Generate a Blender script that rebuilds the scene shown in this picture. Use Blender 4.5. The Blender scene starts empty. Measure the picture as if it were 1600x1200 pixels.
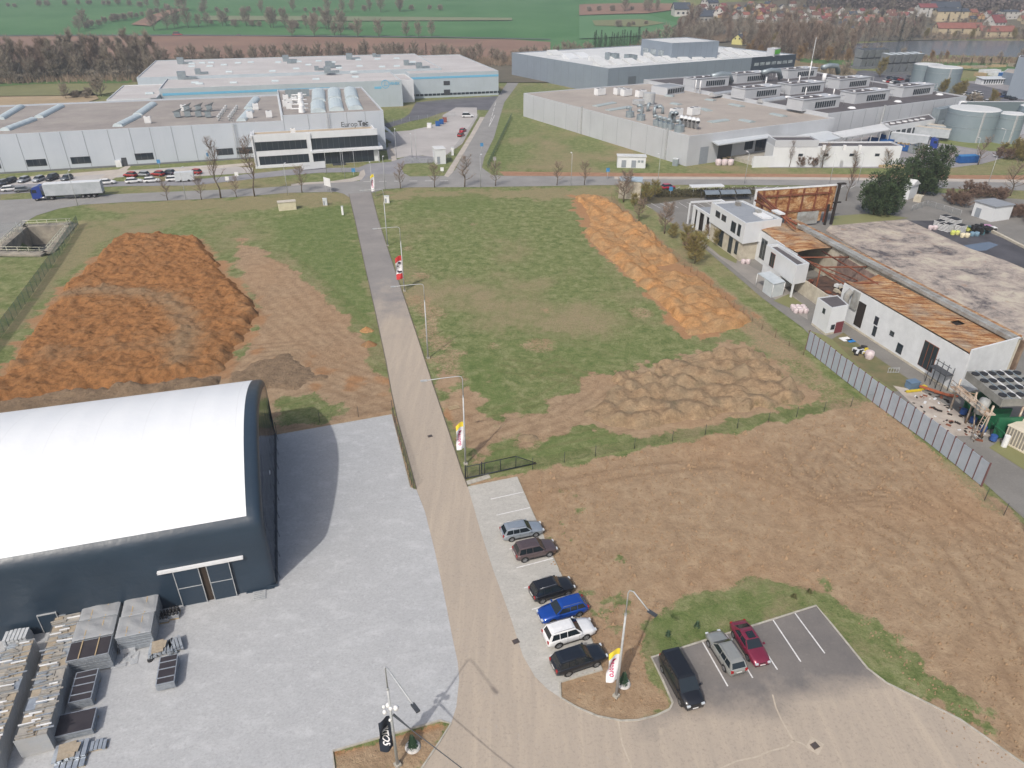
import bpy, bmesh, math, random
import numpy as np
from mathutils import Vector, Matrix
random.seed(7)
rng = np.random.default_rng(7)
SC = bpy.context.scene
COL = SC.collection
R = math.radians
# ------------------------------------------------------------------ camera
F_PX, PITCH, CAM_H, ROLL = 1115.465, 0.524404, 52.1334, 0.0035764   # measured for the 1600 px wide photo
cam = bpy.data.cameras.new("camera"); co = bpy.data.objects.new("camera", cam); COL.objects.link(co)
cam.sensor_width = 36.0; cam.lens = F_PX / 1600 * 36.0
cam.clip_start = 0.5; cam.clip_end = 9000
FW = Vector((0, math.cos(PITCH), -math.sin(PITCH)))
UP0 = Vector((0, math.sin(PITCH), math.cos(PITCH))); RT0 = Vector((1, 0, 0))
RT = RT0*math.cos(ROLL) + UP0*math.sin(ROLL); UPV = -RT0*math.sin(ROLL) + UP0*math.cos(ROLL)
m = Matrix((RT, UPV, -FW)).transposed().to_4x4(); m.translation = (0, 0, CAM_H)
co.matrix_world = m
SC.camera = co
# ------------------------------------------------------------------ sky, sun, exposure
SUN_EL, SUN_AZ = R(46), math.atan2(-0.447, -0.894)      # azimuth of the sun measured clockwise from +Y
w = bpy.data.worlds.new("World"); SC.world = w; w.use_nodes = True
nt = w.node_tree; bg = nt.nodes["Background"]
sk = nt.nodes.new("ShaderNodeTexSky"); sk.sky_type = 'NISHITA'; sk.sun_disc = False
sk.sun_elevation = SUN_EL; sk.sun_rotation = SUN_AZ; sk.air_density = 1.1; sk.dust_density = 5.0; sk.ozone_density = 1.0
nt.links.new(sk.outputs[0], bg.inputs[0]); bg.inputs[1].default_value = 0.135
sl = bpy.data.lights.new("sun", 'SUN'); sl.energy = 3.2; sl.angle = R(1.0); sl.color = (1.0, 0.95, 0.88)
so = bpy.data.objects.new("sun", sl); COL.objects.link(so)
sd = Vector((math.sin(SUN_AZ)*math.cos(SUN_EL), math.cos(SUN_AZ)*math.cos(SUN_EL), math.sin(SUN_EL)))
so.rotation_euler = (-sd).to_track_quat('-Z', 'Y').to_euler(); so.location = (0, -50, 120)
SC.view_settings.view_transform = 'Standard'; SC.view_settings.look = 'None'
SC.view_settings.exposure = 0.0; SC.view_settings.gamma = 1.0
SC.cycles.max_bounces = 5; SC.cycles.diffuse_bounces = 2; SC.cycles.glossy_bounces = 2
SC.cycles.volume_bounces = 0
# ------------------------------------------------------------------ measuring helpers
def T(x, y):                       # height of the land: flat, rising to the hills far away
    mm = 0.05 + 0.075*min(1, max(0, (x-60)/200)); d = y - (690 + 30*math.sin(x/300))
    return max(0.0, mm*(d + math.sqrt(d*d+60))*0.5 - 0.1)
def ray(px, py): return FW*F_PX + RT*(px-800) - UPV*(py-600)
def G(px, py, z=0.0):              # point of the level z seen at photo pixel
    d = ray(px, py); t = (CAM_H-z)/-d.z; return Vector((d.x*t, d.y*t, z))
def GT(px, py):                    # point of the terrain seen at photo pixel
    d = ray(px, py); s = 400/d.y; 
    if d.z < 0:
        g = G(px, py)
        if g.y < 440: return g
    for i in range(4000):
        X = d*s; z = CAM_H + X.z
        if z <= T(X.x, X.y): break
        s += 2.0/d.y
    return Vector((d.x*s, d.y*s, T(d.x*s, d.y*s)))
class Fr:                          # a vertical facade frame: s along, t into the building, z up
    def __init__(s, a, b=None, yaw=None):
        s.o = Vector((a[0], a[1], 0))
        if b is not None: u = Vector((b[0]-a[0], b[1]-a[1], 0)); s.L = u.length; s.u = u.normalized()
        else: s.u = Vector((math.cos(yaw), math.sin(yaw), 0)); s.L = 0
        s.v = Vector((-s.u.y, s.u.x, 0))
    def P(s, a, t, z=0.0): q = s.o + s.u*a + s.v*t; return Vector((q.x, q.y, z))
    def F(s, px, py, t=0.0):       # (s, z) on the facade
        d = ray(px, py); k = ((s.o + s.v*t).dot(s.v))/d.dot(s.v); X = d*k; return ((X-s.o).dot(s.u), X.z+CAM_H)
    def E(s, px, py, a=0.0):       # (t, z) on the end wall s=a
        d = ray(px, py); k = ((s.o + s.u*a).dot(s.u))/d.dot(s.u); X = d*k; return ((X-s.o).dot(s.v), X.z+CAM_H)
    def R(s, px, py, z=0.0):       # (s, t) on the level z
        X = G(px, py, z) - s.o; return (X.dot(s.u), X.dot(s.v))
    @property
    def yaw(s): return math.atan2(s.u.y, s.u.x)
# ------------------------------------------------------------------ materials
def lin(c): c /= 255; return c/12.92 if c <= 0.04045 else ((c+0.055)/1.055)**2.4
KA = 0.86
def alb(c, k=None): k = KA if k is None else k; return tuple(min(0.85, lin(v)*k) for v in c) + (1,)
class NT:
    def __init__(s, name):
        s.m = bpy.data.materials.new(name); s.m.use_nodes = True; s.t = s.m.node_tree
        s.b = s.t.nodes["Principled BSDF"]; s.N = s.t.nodes; s.Lk = s.t.links.new
    def n(s, ty, **kw):
        q = s.N.new("ShaderNode"+ty)
        for k, v in kw.items():
            if hasattr(q, k): setattr(q, k, v)
            else: q.inputs[k.replace('_', ' ')].default_value = v
        return q
    def noise(s, vec, scale, detail=4, rough=0.6, dist=0.0):
        q = s.n('TexNoise', Scale=scale, Detail=detail, Roughness=rough, Distortion=dist); s.Lk(vec, q.inputs['Vector']); return q.outputs['Fac']
    def ramp(s, fac, stops):
        q = s.n('ValToRGB'); e = q.color_ramp.elements
        while len(e) > 1: e.remove(e[-1])
        e[0].position = stops[0][0]; e[0].color = stops[0][1]
        for p, c in stops[1:]: x = e.new(p); x.color = c
        s.Lk(fac, q.inputs[0]); return q.outputs[0]
    def mix(s, f, a, b, mode='MIX'):
        q = s.n('Mix', data_type='RGBA', blend_type=mode)
        for i, v in ((0, f), (6, a), (7, b)):
            if hasattr(v, 'links') or isinstance(v, bpy.types.NodeSocket): s.Lk(v, q.inputs[i])
            else: q.inputs[i].default_value = v
        return q.outputs[2]
    def math(s, op, a, b=0.0, c=0.0, clamp=False):
        q = s.n('Math', operation=op, use_clamp=clamp)
        for i, v in enumerate((a, b, c)):
            if isinstance(v, bpy.types.NodeSocket): s.Lk(v, q.inputs[i])
            else: q.inputs[i].default_value = v
        return q.outputs[0]
    def pos(s): return s.n('NewGeometry').outputs['Position']
    def obj(s): return s.n('TexCoord').outputs['Object']
    def mapped(s, vec, scale=(1, 1, 1), rot=(0, 0, 0)):
        q = s.n('Mapping'); q.inputs['Scale'].default_value = scale; q.inputs['Rotation'].default_value = rot
        s.Lk(vec, q.inputs['Vector']); return q.outputs[0]
    def bump(s, h, strength=0.3, dist=0.1):
        q = s.n('Bump', Strength=strength, Distance=dist); s.Lk(h, q.inputs['Height']); s.Lk(q.outputs[0], s.b.inputs['Normal'])
    def col(s, c): s.Lk(c, s.b.inputs['Base Color'])
    def set(s, **kw):
        for k, v in kw.items(): s.b.inputs[k.replace('_', ' ')].default_value = v
BLK = (0, 0, 0, 1); WHT = (1, 1, 1, 1)
_mc = {}
def M(name, c, c2=None, scale=1.0, rough=0.75, metal=0.0, bump=0.0, world=False, spec=None, coat=0.0, lo=0.35, hi=0.65, stretch=None, k=None):
    """plain surface whose colour wanders between c and c2 (photo values of sunlit surfaces)"""
    if name in _mc: return _mc[name]
    q = NT(name); q.set(Roughness=rough, Metallic=metal)
    if spec is not None: q.set(Specular_IOR_Level=spec)
    if coat: q.set(Coat_Weight=coat, Coat_Roughness=0.05)
    v = q.pos() if world else q.obj()
    if stretch: v = q.mapped(v, stretch)
    if c2 is None: c2 = tuple(x*0.9 for x in c)
    f = q.noise(v, scale, 5, 0.65)
    q.col(q.ramp(f, [(lo, alb(c, k)), (hi, alb(c2, k))]))
    if bump: q.bump(q.noise(v, scale*4, 4), bump, 0.05)
    _mc[name] = q.m; return q.m
# ------------------------------------------------------------------ mesh builder
class MB:
    def __init__(s): s.v = []; s.f = []; s.mi = []; s.sm = []
    def add(s, vs, fs, mi=0, sm=False):
        b = len(s.v); s.v += [tuple(p) for p in vs]
        s.f += [tuple(b+i for i in f) for f in fs]; s.mi += [mi]*len(fs); s.sm += [sm]*len(fs); return s
    def quad(s, a, b, c, d, mi=0): return s.add([a, b, c, d], [(0, 1, 2, 3)], mi)
    def box(s, c, size, yaw=0.0, mi=0):          # c = centre
        x, y, z = size[0]/2, size[1]/2, size[2]/2; ca, sa = math.cos(yaw), math.sin(yaw)
        vs = [(c[0]+ca*a*x-sa*b*y, c[1]+sa*a*x+ca*b*y, c[2]+e*z) for e in (-1, 1) for b in (-1, 1) for a in (-1, 1)]
        return s.add(vs, [(0, 2, 3, 1), (4, 5, 7, 6), (0, 1, 5, 4), (2, 6, 7, 3), (0, 4, 6, 2), (1, 3, 7, 5)], mi)
    def fbox(s, fr, s0, s1, t0, t1, z0, z1, mi=0):   # box in a frame
        q = [fr.P(a, t, z) for z in (z0, z1) for t in (t0, t1) for a in (s0, s1)]
        return s.add(q, [(0, 2, 3, 1), (4, 5, 7, 6), (0, 1, 5, 4), (2, 6, 7, 3), (0, 4, 6, 2), (1, 3, 7, 5)], mi)
    def prism(s, poly, z0, z1, mi=0, top=True, mit=None):
        n = len(poly); a = sum(poly[i][0]*poly[(i+1) % n][1]-poly[(i+1) % n][0]*poly[i][1] for i in range(n))
        if a < 0: poly = poly[::-1]
        z0f = z0 if callable(z0) else (lambda x, y: z0); z1f = z1 if callable(z1) else (lambda x, y: z1)
        vs = [(p[0], p[1], z0f(p[0], p[1])) for p in poly]+[(p[0], p[1], z1f(p[0], p[1])) for p in poly]
        s.add(vs, [(i, (i+1) % n, n+(i+1) % n, n+i) for i in range(n)], mi)
        if top: s.add(vs[n:], [tuple(range(n))], mi if mit is None else mit)
        return s
    def tube(s, pts, r, n=6, mi=0, sm=True, cap=True):
        if not hasattr(r, '__len__'): r = [r]*len(pts)
        P = [Vector(p) for p in pts]; rings = []
        for i, p in enumerate(P):
            d = (P[min(i+1, len(P)-1)]-P[max(i-1, 0)]).normalized()
            a = d.orthogonal().normalized() if i == 0 else (pa - d*pa.dot(d)).normalized()
            pa = a; b = d.cross(a)
            rings.append([p+(a*math.cos(2*math.pi*k/n)+b*math.sin(2*math.pi*k/n))*r[i] for k in range(n)])
        vs = [q for g in rings for q in g]; fs = []
        for i in range(len(P)-1):
            for k in range(n): fs.append((i*n+k, i*n+(k+1) % n, (i+1)*n+(k+1) % n, (i+1)*n+k))
        if cap: fs += [tuple(range(n))[::-1], tuple((len(P)-1)*n+k for k in range(n))]
        return s.add(vs, fs, mi, sm)
    def cyl(s, c, r, z0, z1, n=16, mi=0, r1=None, sm=True, mit=None):
        r1 = r if r1 is None else r1
        a = [(c[0]+r*math.cos(2*math.pi*k/n), c[1]+r*math.sin(2*math.pi*k/n), z0) for k in range(n)]
        b = [(c[0]+r1*math.cos(2*math.pi*k/n), c[1]+r1*math.sin(2*math.pi*k/n), z1) for k in range(n)]
        s.add(a+b, [(k, (k+1) % n, n+(k+1) % n, n+k) for k in range(n)], mi, sm)
        s.add(b, [tuple(range(n))], mi if mit is None else mit); s.add(a, [tuple(range(n))[::-1]], mi); return s
    def build(s, name, mats, parent=None, loc=None, **tags):
        me = bpy.data.meshes.new(name); me.from_pydata(s.v, [], s.f)
        if not isinstance(mats, (list, tuple)): mats = [mats]
        for x in mats: me.materials.append(x)
        me.polygons.foreach_set('material_index', s.mi); me.polygons.foreach_set('use_smooth', s.sm); me.update()
        o = bpy.data.objects.new(name, me); COL.objects.link(o)
        if loc is not None: o.location = loc
        if parent is not None:
            o.parent = parent
            if 'world' not in tags: pass
        tg(o, **{k: v for k, v in tags.items() if k != 'world'}); return o
def tg(o, label=None, cat=None, group=None, kind=None):
    if label: o['label'] = label
    if cat: o['category'] = cat
    if group: o['group'] = group
    if kind: o['kind'] = kind
    return o
def thing(name, label, cat, loc=(0, 0, 0), yaw=0.0, group=None):
    o = bpy.data.objects.new(name, None); COL.objects.link(o); o.location = loc; o.rotation_euler = (0, 0, yaw)
    o.empty_display_size = 0.5; return tg(o, label, cat, group)
def copy_tree(o, parent=None, **tags):
    c = o.copy(); COL.objects.link(c)
    if parent is not None: c.parent = parent
    for ch in list(o.children): copy_tree(ch, c)
    tg(c, **tags); return c
class Loc:      # lets world coordinate parts sit under an Empty at loc/yaw: build in world space, then store locally
    def __init__(s, o): s.o = o; s.m = (Matrix.Translation(o.location) @ o.rotation_euler.to_matrix().to_4x4()).inverted()
def wpart(mb, name, mats, parent, label=None, kind=None, top=None):
    """mesh given in world coordinates, stored relative to its parent chain"""
    mt = Matrix.Identity(4); p = parent; ch = []
    while p is not None: ch.append(p); p = p.parent
    for q in ch[::-1]: mt = mt @ q.matrix_basis
    inv = mt.inverted(); mb.v = [tuple(inv @ Vector(v)) for v in mb.v]
    o = mb.build(name, mats, parent); tg(o, label, None, None, kind); return o
# ------------------------------------------------------------------ numpy noise
def _h(ix, iy, seed):
    n = (ix*374761393 + iy*668265263 + seed*1442695041) & 0xFFFFFFFF
    n = ((n ^ (n >> 13))*1274126177) & 0xFFFFFFFF; return ((n ^ (n >> 16)) & 0xFFFF)/65535.0
def vnoise(x, y, seed=0):
    ix = np.floor(x).astype(np.int64); iy = np.floor(y).astype(np.int64); fx = x-ix; fy = y-iy
    fx = fx*fx*(3-2*fx); fy = fy*fy*(3-2*fy)
    a = _h(ix, iy, seed); b = _h(ix+1, iy, seed); c = _h(ix, iy+1, seed); d = _h(ix+1, iy+1, seed)
    return (a*(1-fx)+b*fx)*(1-fy)+(c*(1-fx)+d*fx)*fy
def fbm(x, y, o=4, seed=0):
    r = 0; a = 0.5
    for i in range(o): r = r+a*vnoise(x, y, seed+i); x = x*2.03; y = y*2.03; a *= 0.5
    return r/(1-0.5**o)
def sdist(X, Y, poly):           # signed distance to a polygon, positive inside
    d = np.full(X.shape, 1e9); ins = np.zeros(X.shape, bool); n = len(poly)
    for i in range(n):
        ax, ay = poly[i][0], poly[i][1]; bx, by = poly[(i+1) % n][0], poly[(i+1) % n][1]
        ex, ey = bx-ax, by-ay; t = np.clip(((X-ax)*ex+(Y-ay)*ey)/max(1e-9, ex*ex+ey*ey), 0, 1)
        d = np.minimum(d, np.hypot(X-ax-t*ex, Y-ay-t*ey))
        c = ((ay > Y) != (by > Y)); xx = (bx-ax)*(Y-ay)/((by-ay) if by != ay else 1e-9)+ax
        ins ^= (c & (X < xx))
    return np.where(ins, d, -d)
def ldist(X, Y, pts):            # distance to a polyline
    d = np.full(X.shape, 1e9)
    for (ax, ay), (bx, by) in zip(pts[:-1], pts[1:]):
        ex, ey = bx-ax, by-ay; t = np.clip(((X-ax)*ex+(Y-ay)*ey)/max(1e-9, ex*ex+ey*ey), 0, 1)
        d = np.minimum(d, np.hypot(X-ax-t*ex, Y-ay-t*ey))
    return d
def W(pts, z=0.0): return [tuple(G(x, y, z))[:2] for x, y in pts]
def ss(x, a, b): t = np.clip((x-a)/(b-a), 0, 1); return t*t*(3-2*t)
# ================================================================== GROUND
def axis(segs):
    r = []
    for a, b, st in segs: r += list(np.arange(a, b, st))
    return np.array(r+[segs[-1][1]])
gx = axis([(-3000, -600, 200), (-600, -240, 40), (-240, -110, 6), (-110, -52, 1.4), (-52, 66, 0.36), (66, 110, 1.4), (110, 240, 6), (240, 600, 40), (600, 3000, 200)])
gy = axis([(-60, 28, 4), (28, 110, 0.36), (110, 200, 0.8), (200, 300, 3), (300, 600, 12), (600, 900, 20), (900, 3400, 100)])
GX, GY = np.meshgrid(gx, gy)
tz = np.vectorize(T)(GX, GY)
n1 = fbm(GX*0.35, GY*0.35, 5, 11)-0.5; n2 = fbm(GX*1.1, GY*1.1, 4, 21)-0.5; n3 = fbm(GX*0.08, GY*0.08, 3, 31)-0.5
def region(poly, soft=0.6, amp=3.0): d = sdist(GX, GY, W(poly)); return ss(d + n1*amp*2 + n2*amp*0.6, -soft, soft)
soil = np.zeros(GX.shape); dry = np.clip(0.42+n3*1.5+n1*0.6, 0, 1); orange = np.clip(0.15+n3, 0, 1)*0.5; track = np.zeros(GX.shape); lush = np.zeros(GX.shape)
def mx(a, b): return np.maximum(a, b)
FIELD = [(780, 742), (840, 733), (1000, 702), (1100, 682), (1240, 655), (1372, 628), (1450, 690), (1540, 770), (1700, 900), (1900, 1300), (1560, 1300), (1420, 1080), (1290, 930), (1200, 905), (1080, 935), (1010, 975), (1030, 1100), (960, 1130), (870, 1090), (890, 1000), (800, 745)]
soil = mx(soil, region(FIELD, 0.7, 1.6))
soil = mx(soil, region([(690, 575), (735, 610), (770, 660), (850, 640), (930, 585), (975, 575), (940, 640), (880, 672), (800, 690), (735, 730), (700, 650)], 1.2, 3.5)*0.92)
soil = mx(soil, region([(372, 372), (430, 402), (500, 455), (560, 520), (582, 575), (612, 600), (620, 660), (430, 684), (300, 700), (0, 720), (-300, 760), (-300, 640), (0, 600), (300, 600), (345, 585), (400, 520), (400, 470), (360, 400)], 1.0, 2.5)*0.95)
soil = mx(soil, region([(652, 500), (665, 470), (700, 500), (720, 560), (745, 590), (720, 640), (690, 600)], 2.0, 5.0)*0.55)
soil = mx(soil, region([(430, 672), (612, 640), (645, 760), (655, 775), (640, 770), (608, 655), (430, 690)], 0.3, 0.5))
soil = mx(soil, region([(520, 1172), (690, 1125), (705, 1132), (640, 1230), (520, 1230)], 0.3, 0.6)*0.8)
soil = mx(soil, region([(1275, 948), (1300, 930), (1400, 1040), (1500, 1110), (1600, 1180), (1700, 1250), (1650, 1250), (1500, 1130), (1420, 1090)], 0.5, 2.0)*0.55)
soil = mx(soil, region([(830, 735), (730, 752), (735, 762), (812, 748)], 0.3, 0.4)*0.9)
for cx, cy, r in ((575, 395, 2), (636, 388, 2.2), (660, 430, 2.5), (645, 470, 3), (670, 485, 3.5), (855, 487, 1.8), (770, 540, 2), (842, 540, 3.5), (1000, 487, 3.6), (690, 250, 2), (1040, 590, 3), (820, 690, 2.6), (575, 375, 1.8), (738, 350, 1.5), (1150, 570, 2)):
    c = G(cx, cy); soil = mx(soil, 0.52*ss(r*.8-np.hypot(GX-c.x, (GY-c.y))+n1*3, -1.2, 1.2))
# scattered tufts in the soil field
soil = soil*(1-0.75*region([(870, 770), (905, 800), (940, 880), (960, 960), (930, 940), (890, 850)], 1.0, 6.0)*ss(n1+n2, -0.02, 0.25))
soil = soil*(1-0.9*region([(1370, 628), (1300, 600), (1270, 560), (1330, 560), (1560, 800), (1540, 790), (1440, 690)], 0.8, 1.5))
soil = soil*(1-0.8*region([(432, 628), (520, 615), (530, 655), (432, 675)], 0.8, 3.0))
soil = soil*(1-0.85*region([(1275, 945), (1290, 925), (1370, 960), (1420, 1010), (1500, 1080), (1590, 1160), (1620, 1200), (1500, 1125), (1355, 1045), (1300, 977)], 0.8, 3.0))
# dry straw verges
D1 = ldist(GX, GY, W([(945, 310), (1020, 380), (1100, 440), (1190, 520), (1260, 590), (1330, 640), (1400, 690), (1530, 800)]))
dry = mx(dry, 0.95*ss(3.2-D1+n1*3, -1, 1)); lush = lush*(1-ss(3-D1, 0, 1)); soil = mx(soil, 0.46*ss(2.8-D1+n1*3, -1, 1))
dry = mx(dry, 0.8*region([(150, 318), (545, 300), (548, 318), (400, 328), (160, 332)], 1.0, 5.0)); dry = mx(dry, 0.85*region([(600, 300), (960, 292), (940, 315), (700, 308), (610, 318)], 1, 5.0))
dry = mx(dry, 0.8*region([(120, 345), (180, 360), (60, 480), (0, 560), (0, 520)], 1.0, 4))
def lushp(poly, a=0.8, amp=5): 
    global lush, dry
    q = region(poly, 1.0, amp)*a; lush = mx(lush, q); dry = dry*(1-q*0.8)
lushp([(430, 340), (545, 320), (570, 430), (590, 530), (540, 500), (470, 400)]); lushp([(20, 330), (120, 325), (130, 340), (60, 350)], .6, 1)
lushp([(700, 560), (760, 560), (800, 640), (720, 620)], .9, 6); lushp([(740, 690), (900, 670), (1000, 690), (760, 735), (730, 715)], .7, 6)
lushp([(1010, 965), (1090, 930), (1200, 905), (1280, 925), (1270, 945), (1020, 1020)], .7, 5); lushp([(1220, 560), (1330, 620), (1260, 650), (1050, 690), (1280, 630)], .7, 5)
lushp([(640, 310), (760, 305), (760, 330), (650, 330)], .6, 6); lushp([(800, 520), (1000, 530), (960, 600), (830, 570)], .5, 8); lushp([(830, 1), (1, 1)][:0] or [(770, 190), (800, 185), (790, 270), (760, 265)], .5, 3)
lushp([(1040, 560), (1160, 545), (1200, 570), (1100, 575)], .5, 4)
# fairy rings of darker grass
for cx, cy, r in ((670, 372, 7), (690, 318, 4), (745, 300, 4), (780, 470, 6), (830, 475, 4.5), (820, 490, 3.6), (745, 455, 5), (700, 410, 4), (880, 420, 4), (1010, 508, 3.2), (860, 340, 5), (600, 405, 3), (500, 470, 3), (930, 455, 3.5), (740, 510, 4), (790, 515, 4.5)):
    c = G(cx, cy); rr = np.hypot(GX-c.x, GY-c.y)+n1*1.6; lush = mx(lush, 0.5*np.exp(-((rr-r)/0.35)**2)*ss(n3+n1+0.3, 0.0, 0.3))
for pl, cl in (([(2, 588), (85, 462), (155, 398), (200, 366), (315, 372), (372, 445), (410, 494), (385, 530), (345, 590), (0, 640), (-140, 660)], 1), ([(893, 307), (935, 306), (1000, 350), (1064, 412), (1100, 430), (1178, 502), (1100, 525), (1070, 525), (1020, 470), (925, 380), (912, 350)], 1), ([(885, 655), (940, 588), (1060, 560), (1160, 538), (1215, 572), (1270, 624), (1100, 660), (1005, 678)], 0)):
    d_ = sdist(GX, GY, W(pl)); f_ = ss(d_+n1*5+n2*3, -1.6, .4)*.9; soil = mx(soil, f_); orange = mx(orange, cl*f_*.8)
# wheel tracks
def tracks(pts, offs, wd=0.22, a=1.0):
    global track
    P = W(pts); 
    for o in offs:
        Q = []
        for i in range(len(P)):
            j = min(i+1, len(P)-1); k = max(i-1, 0); dx, dy = P[j][0]-P[k][0], P[j][1]-P[k][1]; L = math.hypot(dx, dy)
            Q.append((P[i][0]-dy/L*o, P[i][1]+dx/L*o))
        d = ldist(GX, GY, Q); track = mx(track, a*np.exp(-(d/wd)**2)*(0.55+0.9*np.clip(n2+0.3, 0, 1)))
off8 = [-4.2, -2.4, -0.6, 1.2, 3.0, 4.6]
tracks([(395, 450), (450, 500), (510, 545), (580, 580)], off8, .3, .6); tracks([(380, 390), (440, 420), (520, 500), (570, 560)], [-2, -.2, 1.6, 3.4, 5], .3, .55)
tracks([(345, 590), (400, 555), (460, 550), (500, 575), (600, 610)], off8, .3, .8); tracks([(420, 640), (520, 610), (610, 640)], [-2, 0, 2], .3, .6)
tracks([(700, 690), (780, 660), (860, 640), (920, 600)], [-5, -3.4, -1.7, 0, 1.8, 3.6], .28, .55); tracks([(780, 575), (850, 585), (930, 600)], [-1, 1, 3], .25, .7)
tracks([(820, 590), (870, 560), (910, 590)], [-1, 1], .22, .7); tracks([(730, 720), (860, 690), (1000, 660)], [-1, .8], .25, .6)
tracks([(860, 760), (980, 735), (1120, 722), (1230, 750)], [-1, .8], .3, .7)
tracks([(1200, 720), (1270, 750), (1290, 700), (1390, 760), (1590, 880)], [-1, .9, 3], .26, .75)
tracks([(1180, 720), (1210, 740), (1290, 770), (1340, 765)], [-2, -1, 0, 1], .22, .7); tracks([(1380, 690), (1480, 800), (1590, 960), (1650, 1100)], [-3, -1, 1], .25, .6)
tracks([(1290, 730), (1310, 760), (1340, 775), (1400, 780)], [-1.6, -.6, .4, 1.4], .2, .9); tracks([(1230, 700), (1250, 740), (1310, 790), (1420, 850)], [-.9, .9], .25, .9)
orange = mx(orange, 0.8*region([(385, 540), (440, 560), (600, 560), (615, 610), (560, 600), (430, 600)], 1.5, 4)*ss(n1, 0, .2)); orange = mx(orange, .9*region([(520, 1172), (690, 1125), (705, 1132), (690, 1138), (520, 1182)], .3, .3))
orange = mx(orange, .7*region([(695, 640), (725, 690), (722, 735), (700, 690)], .6, 1.5))
# relief: small lumps and ruts in bare soil
near = (GX > -110) & (GX < 110) & (GY < 200)
tz = tz + np.where(near, soil*(n2*0.05+n1*0.10)-track*soil*0.05 - 0.04*soil, 0)
# pit of the concrete basin
PIT = W([(12, 391), (72, 392), (104, 352), (40, 354)])
pc = sdist(GX, GY, W([(-2, 396), (71, 397), (108, 348), (38, 351)])); tz = np.where(pc > -1.0, -4.6, tz)
ny, nx = GX.shape
V = np.stack([GX, GY, tz], -1).reshape(-1, 3)
idx = np.arange(ny*nx).reshape(ny, nx)
FQ = np.stack([idx[:-1, :-1], idx[:-1, 1:], idx[1:, 1:], idx[1:, :-1]], -1).reshape(-1, 4)
def grid_mesh(name, V, FQ, mats, attrs, smooth=True, **tags):
    me = bpy.data.meshes.new(name); me.vertices.add(len(V)); me.vertices.foreach_set('co', V.astype(np.float32).ravel())
    nf = len(FQ); me.loops.add(nf*4); me.loops.foreach_set('vertex_index', FQ.astype(np.int32).ravel())
    me.polygons.add(nf); me.polygons.foreach_set('loop_start', np.arange(0, nf*4, 4, dtype=np.int32))
    me.polygons.foreach_set('loop_total', np.full(nf, 4, np.int32)); me.polygons.foreach_set('use_smooth', np.full(nf, smooth, bool))
    for x in mats: me.materials.append(x)
    me.update(calc_edges=True); me.validate()
    for an, arr in attrs.items():
        a = me.color_attributes.new(an, 'FLOAT_COLOR', 'POINT'); a.data.foreach_set('color', arr.astype(np.float32).ravel())
    o = bpy.data.objects.new(name, me); COL.objects.link(o); return tg(o, **tags)
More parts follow.
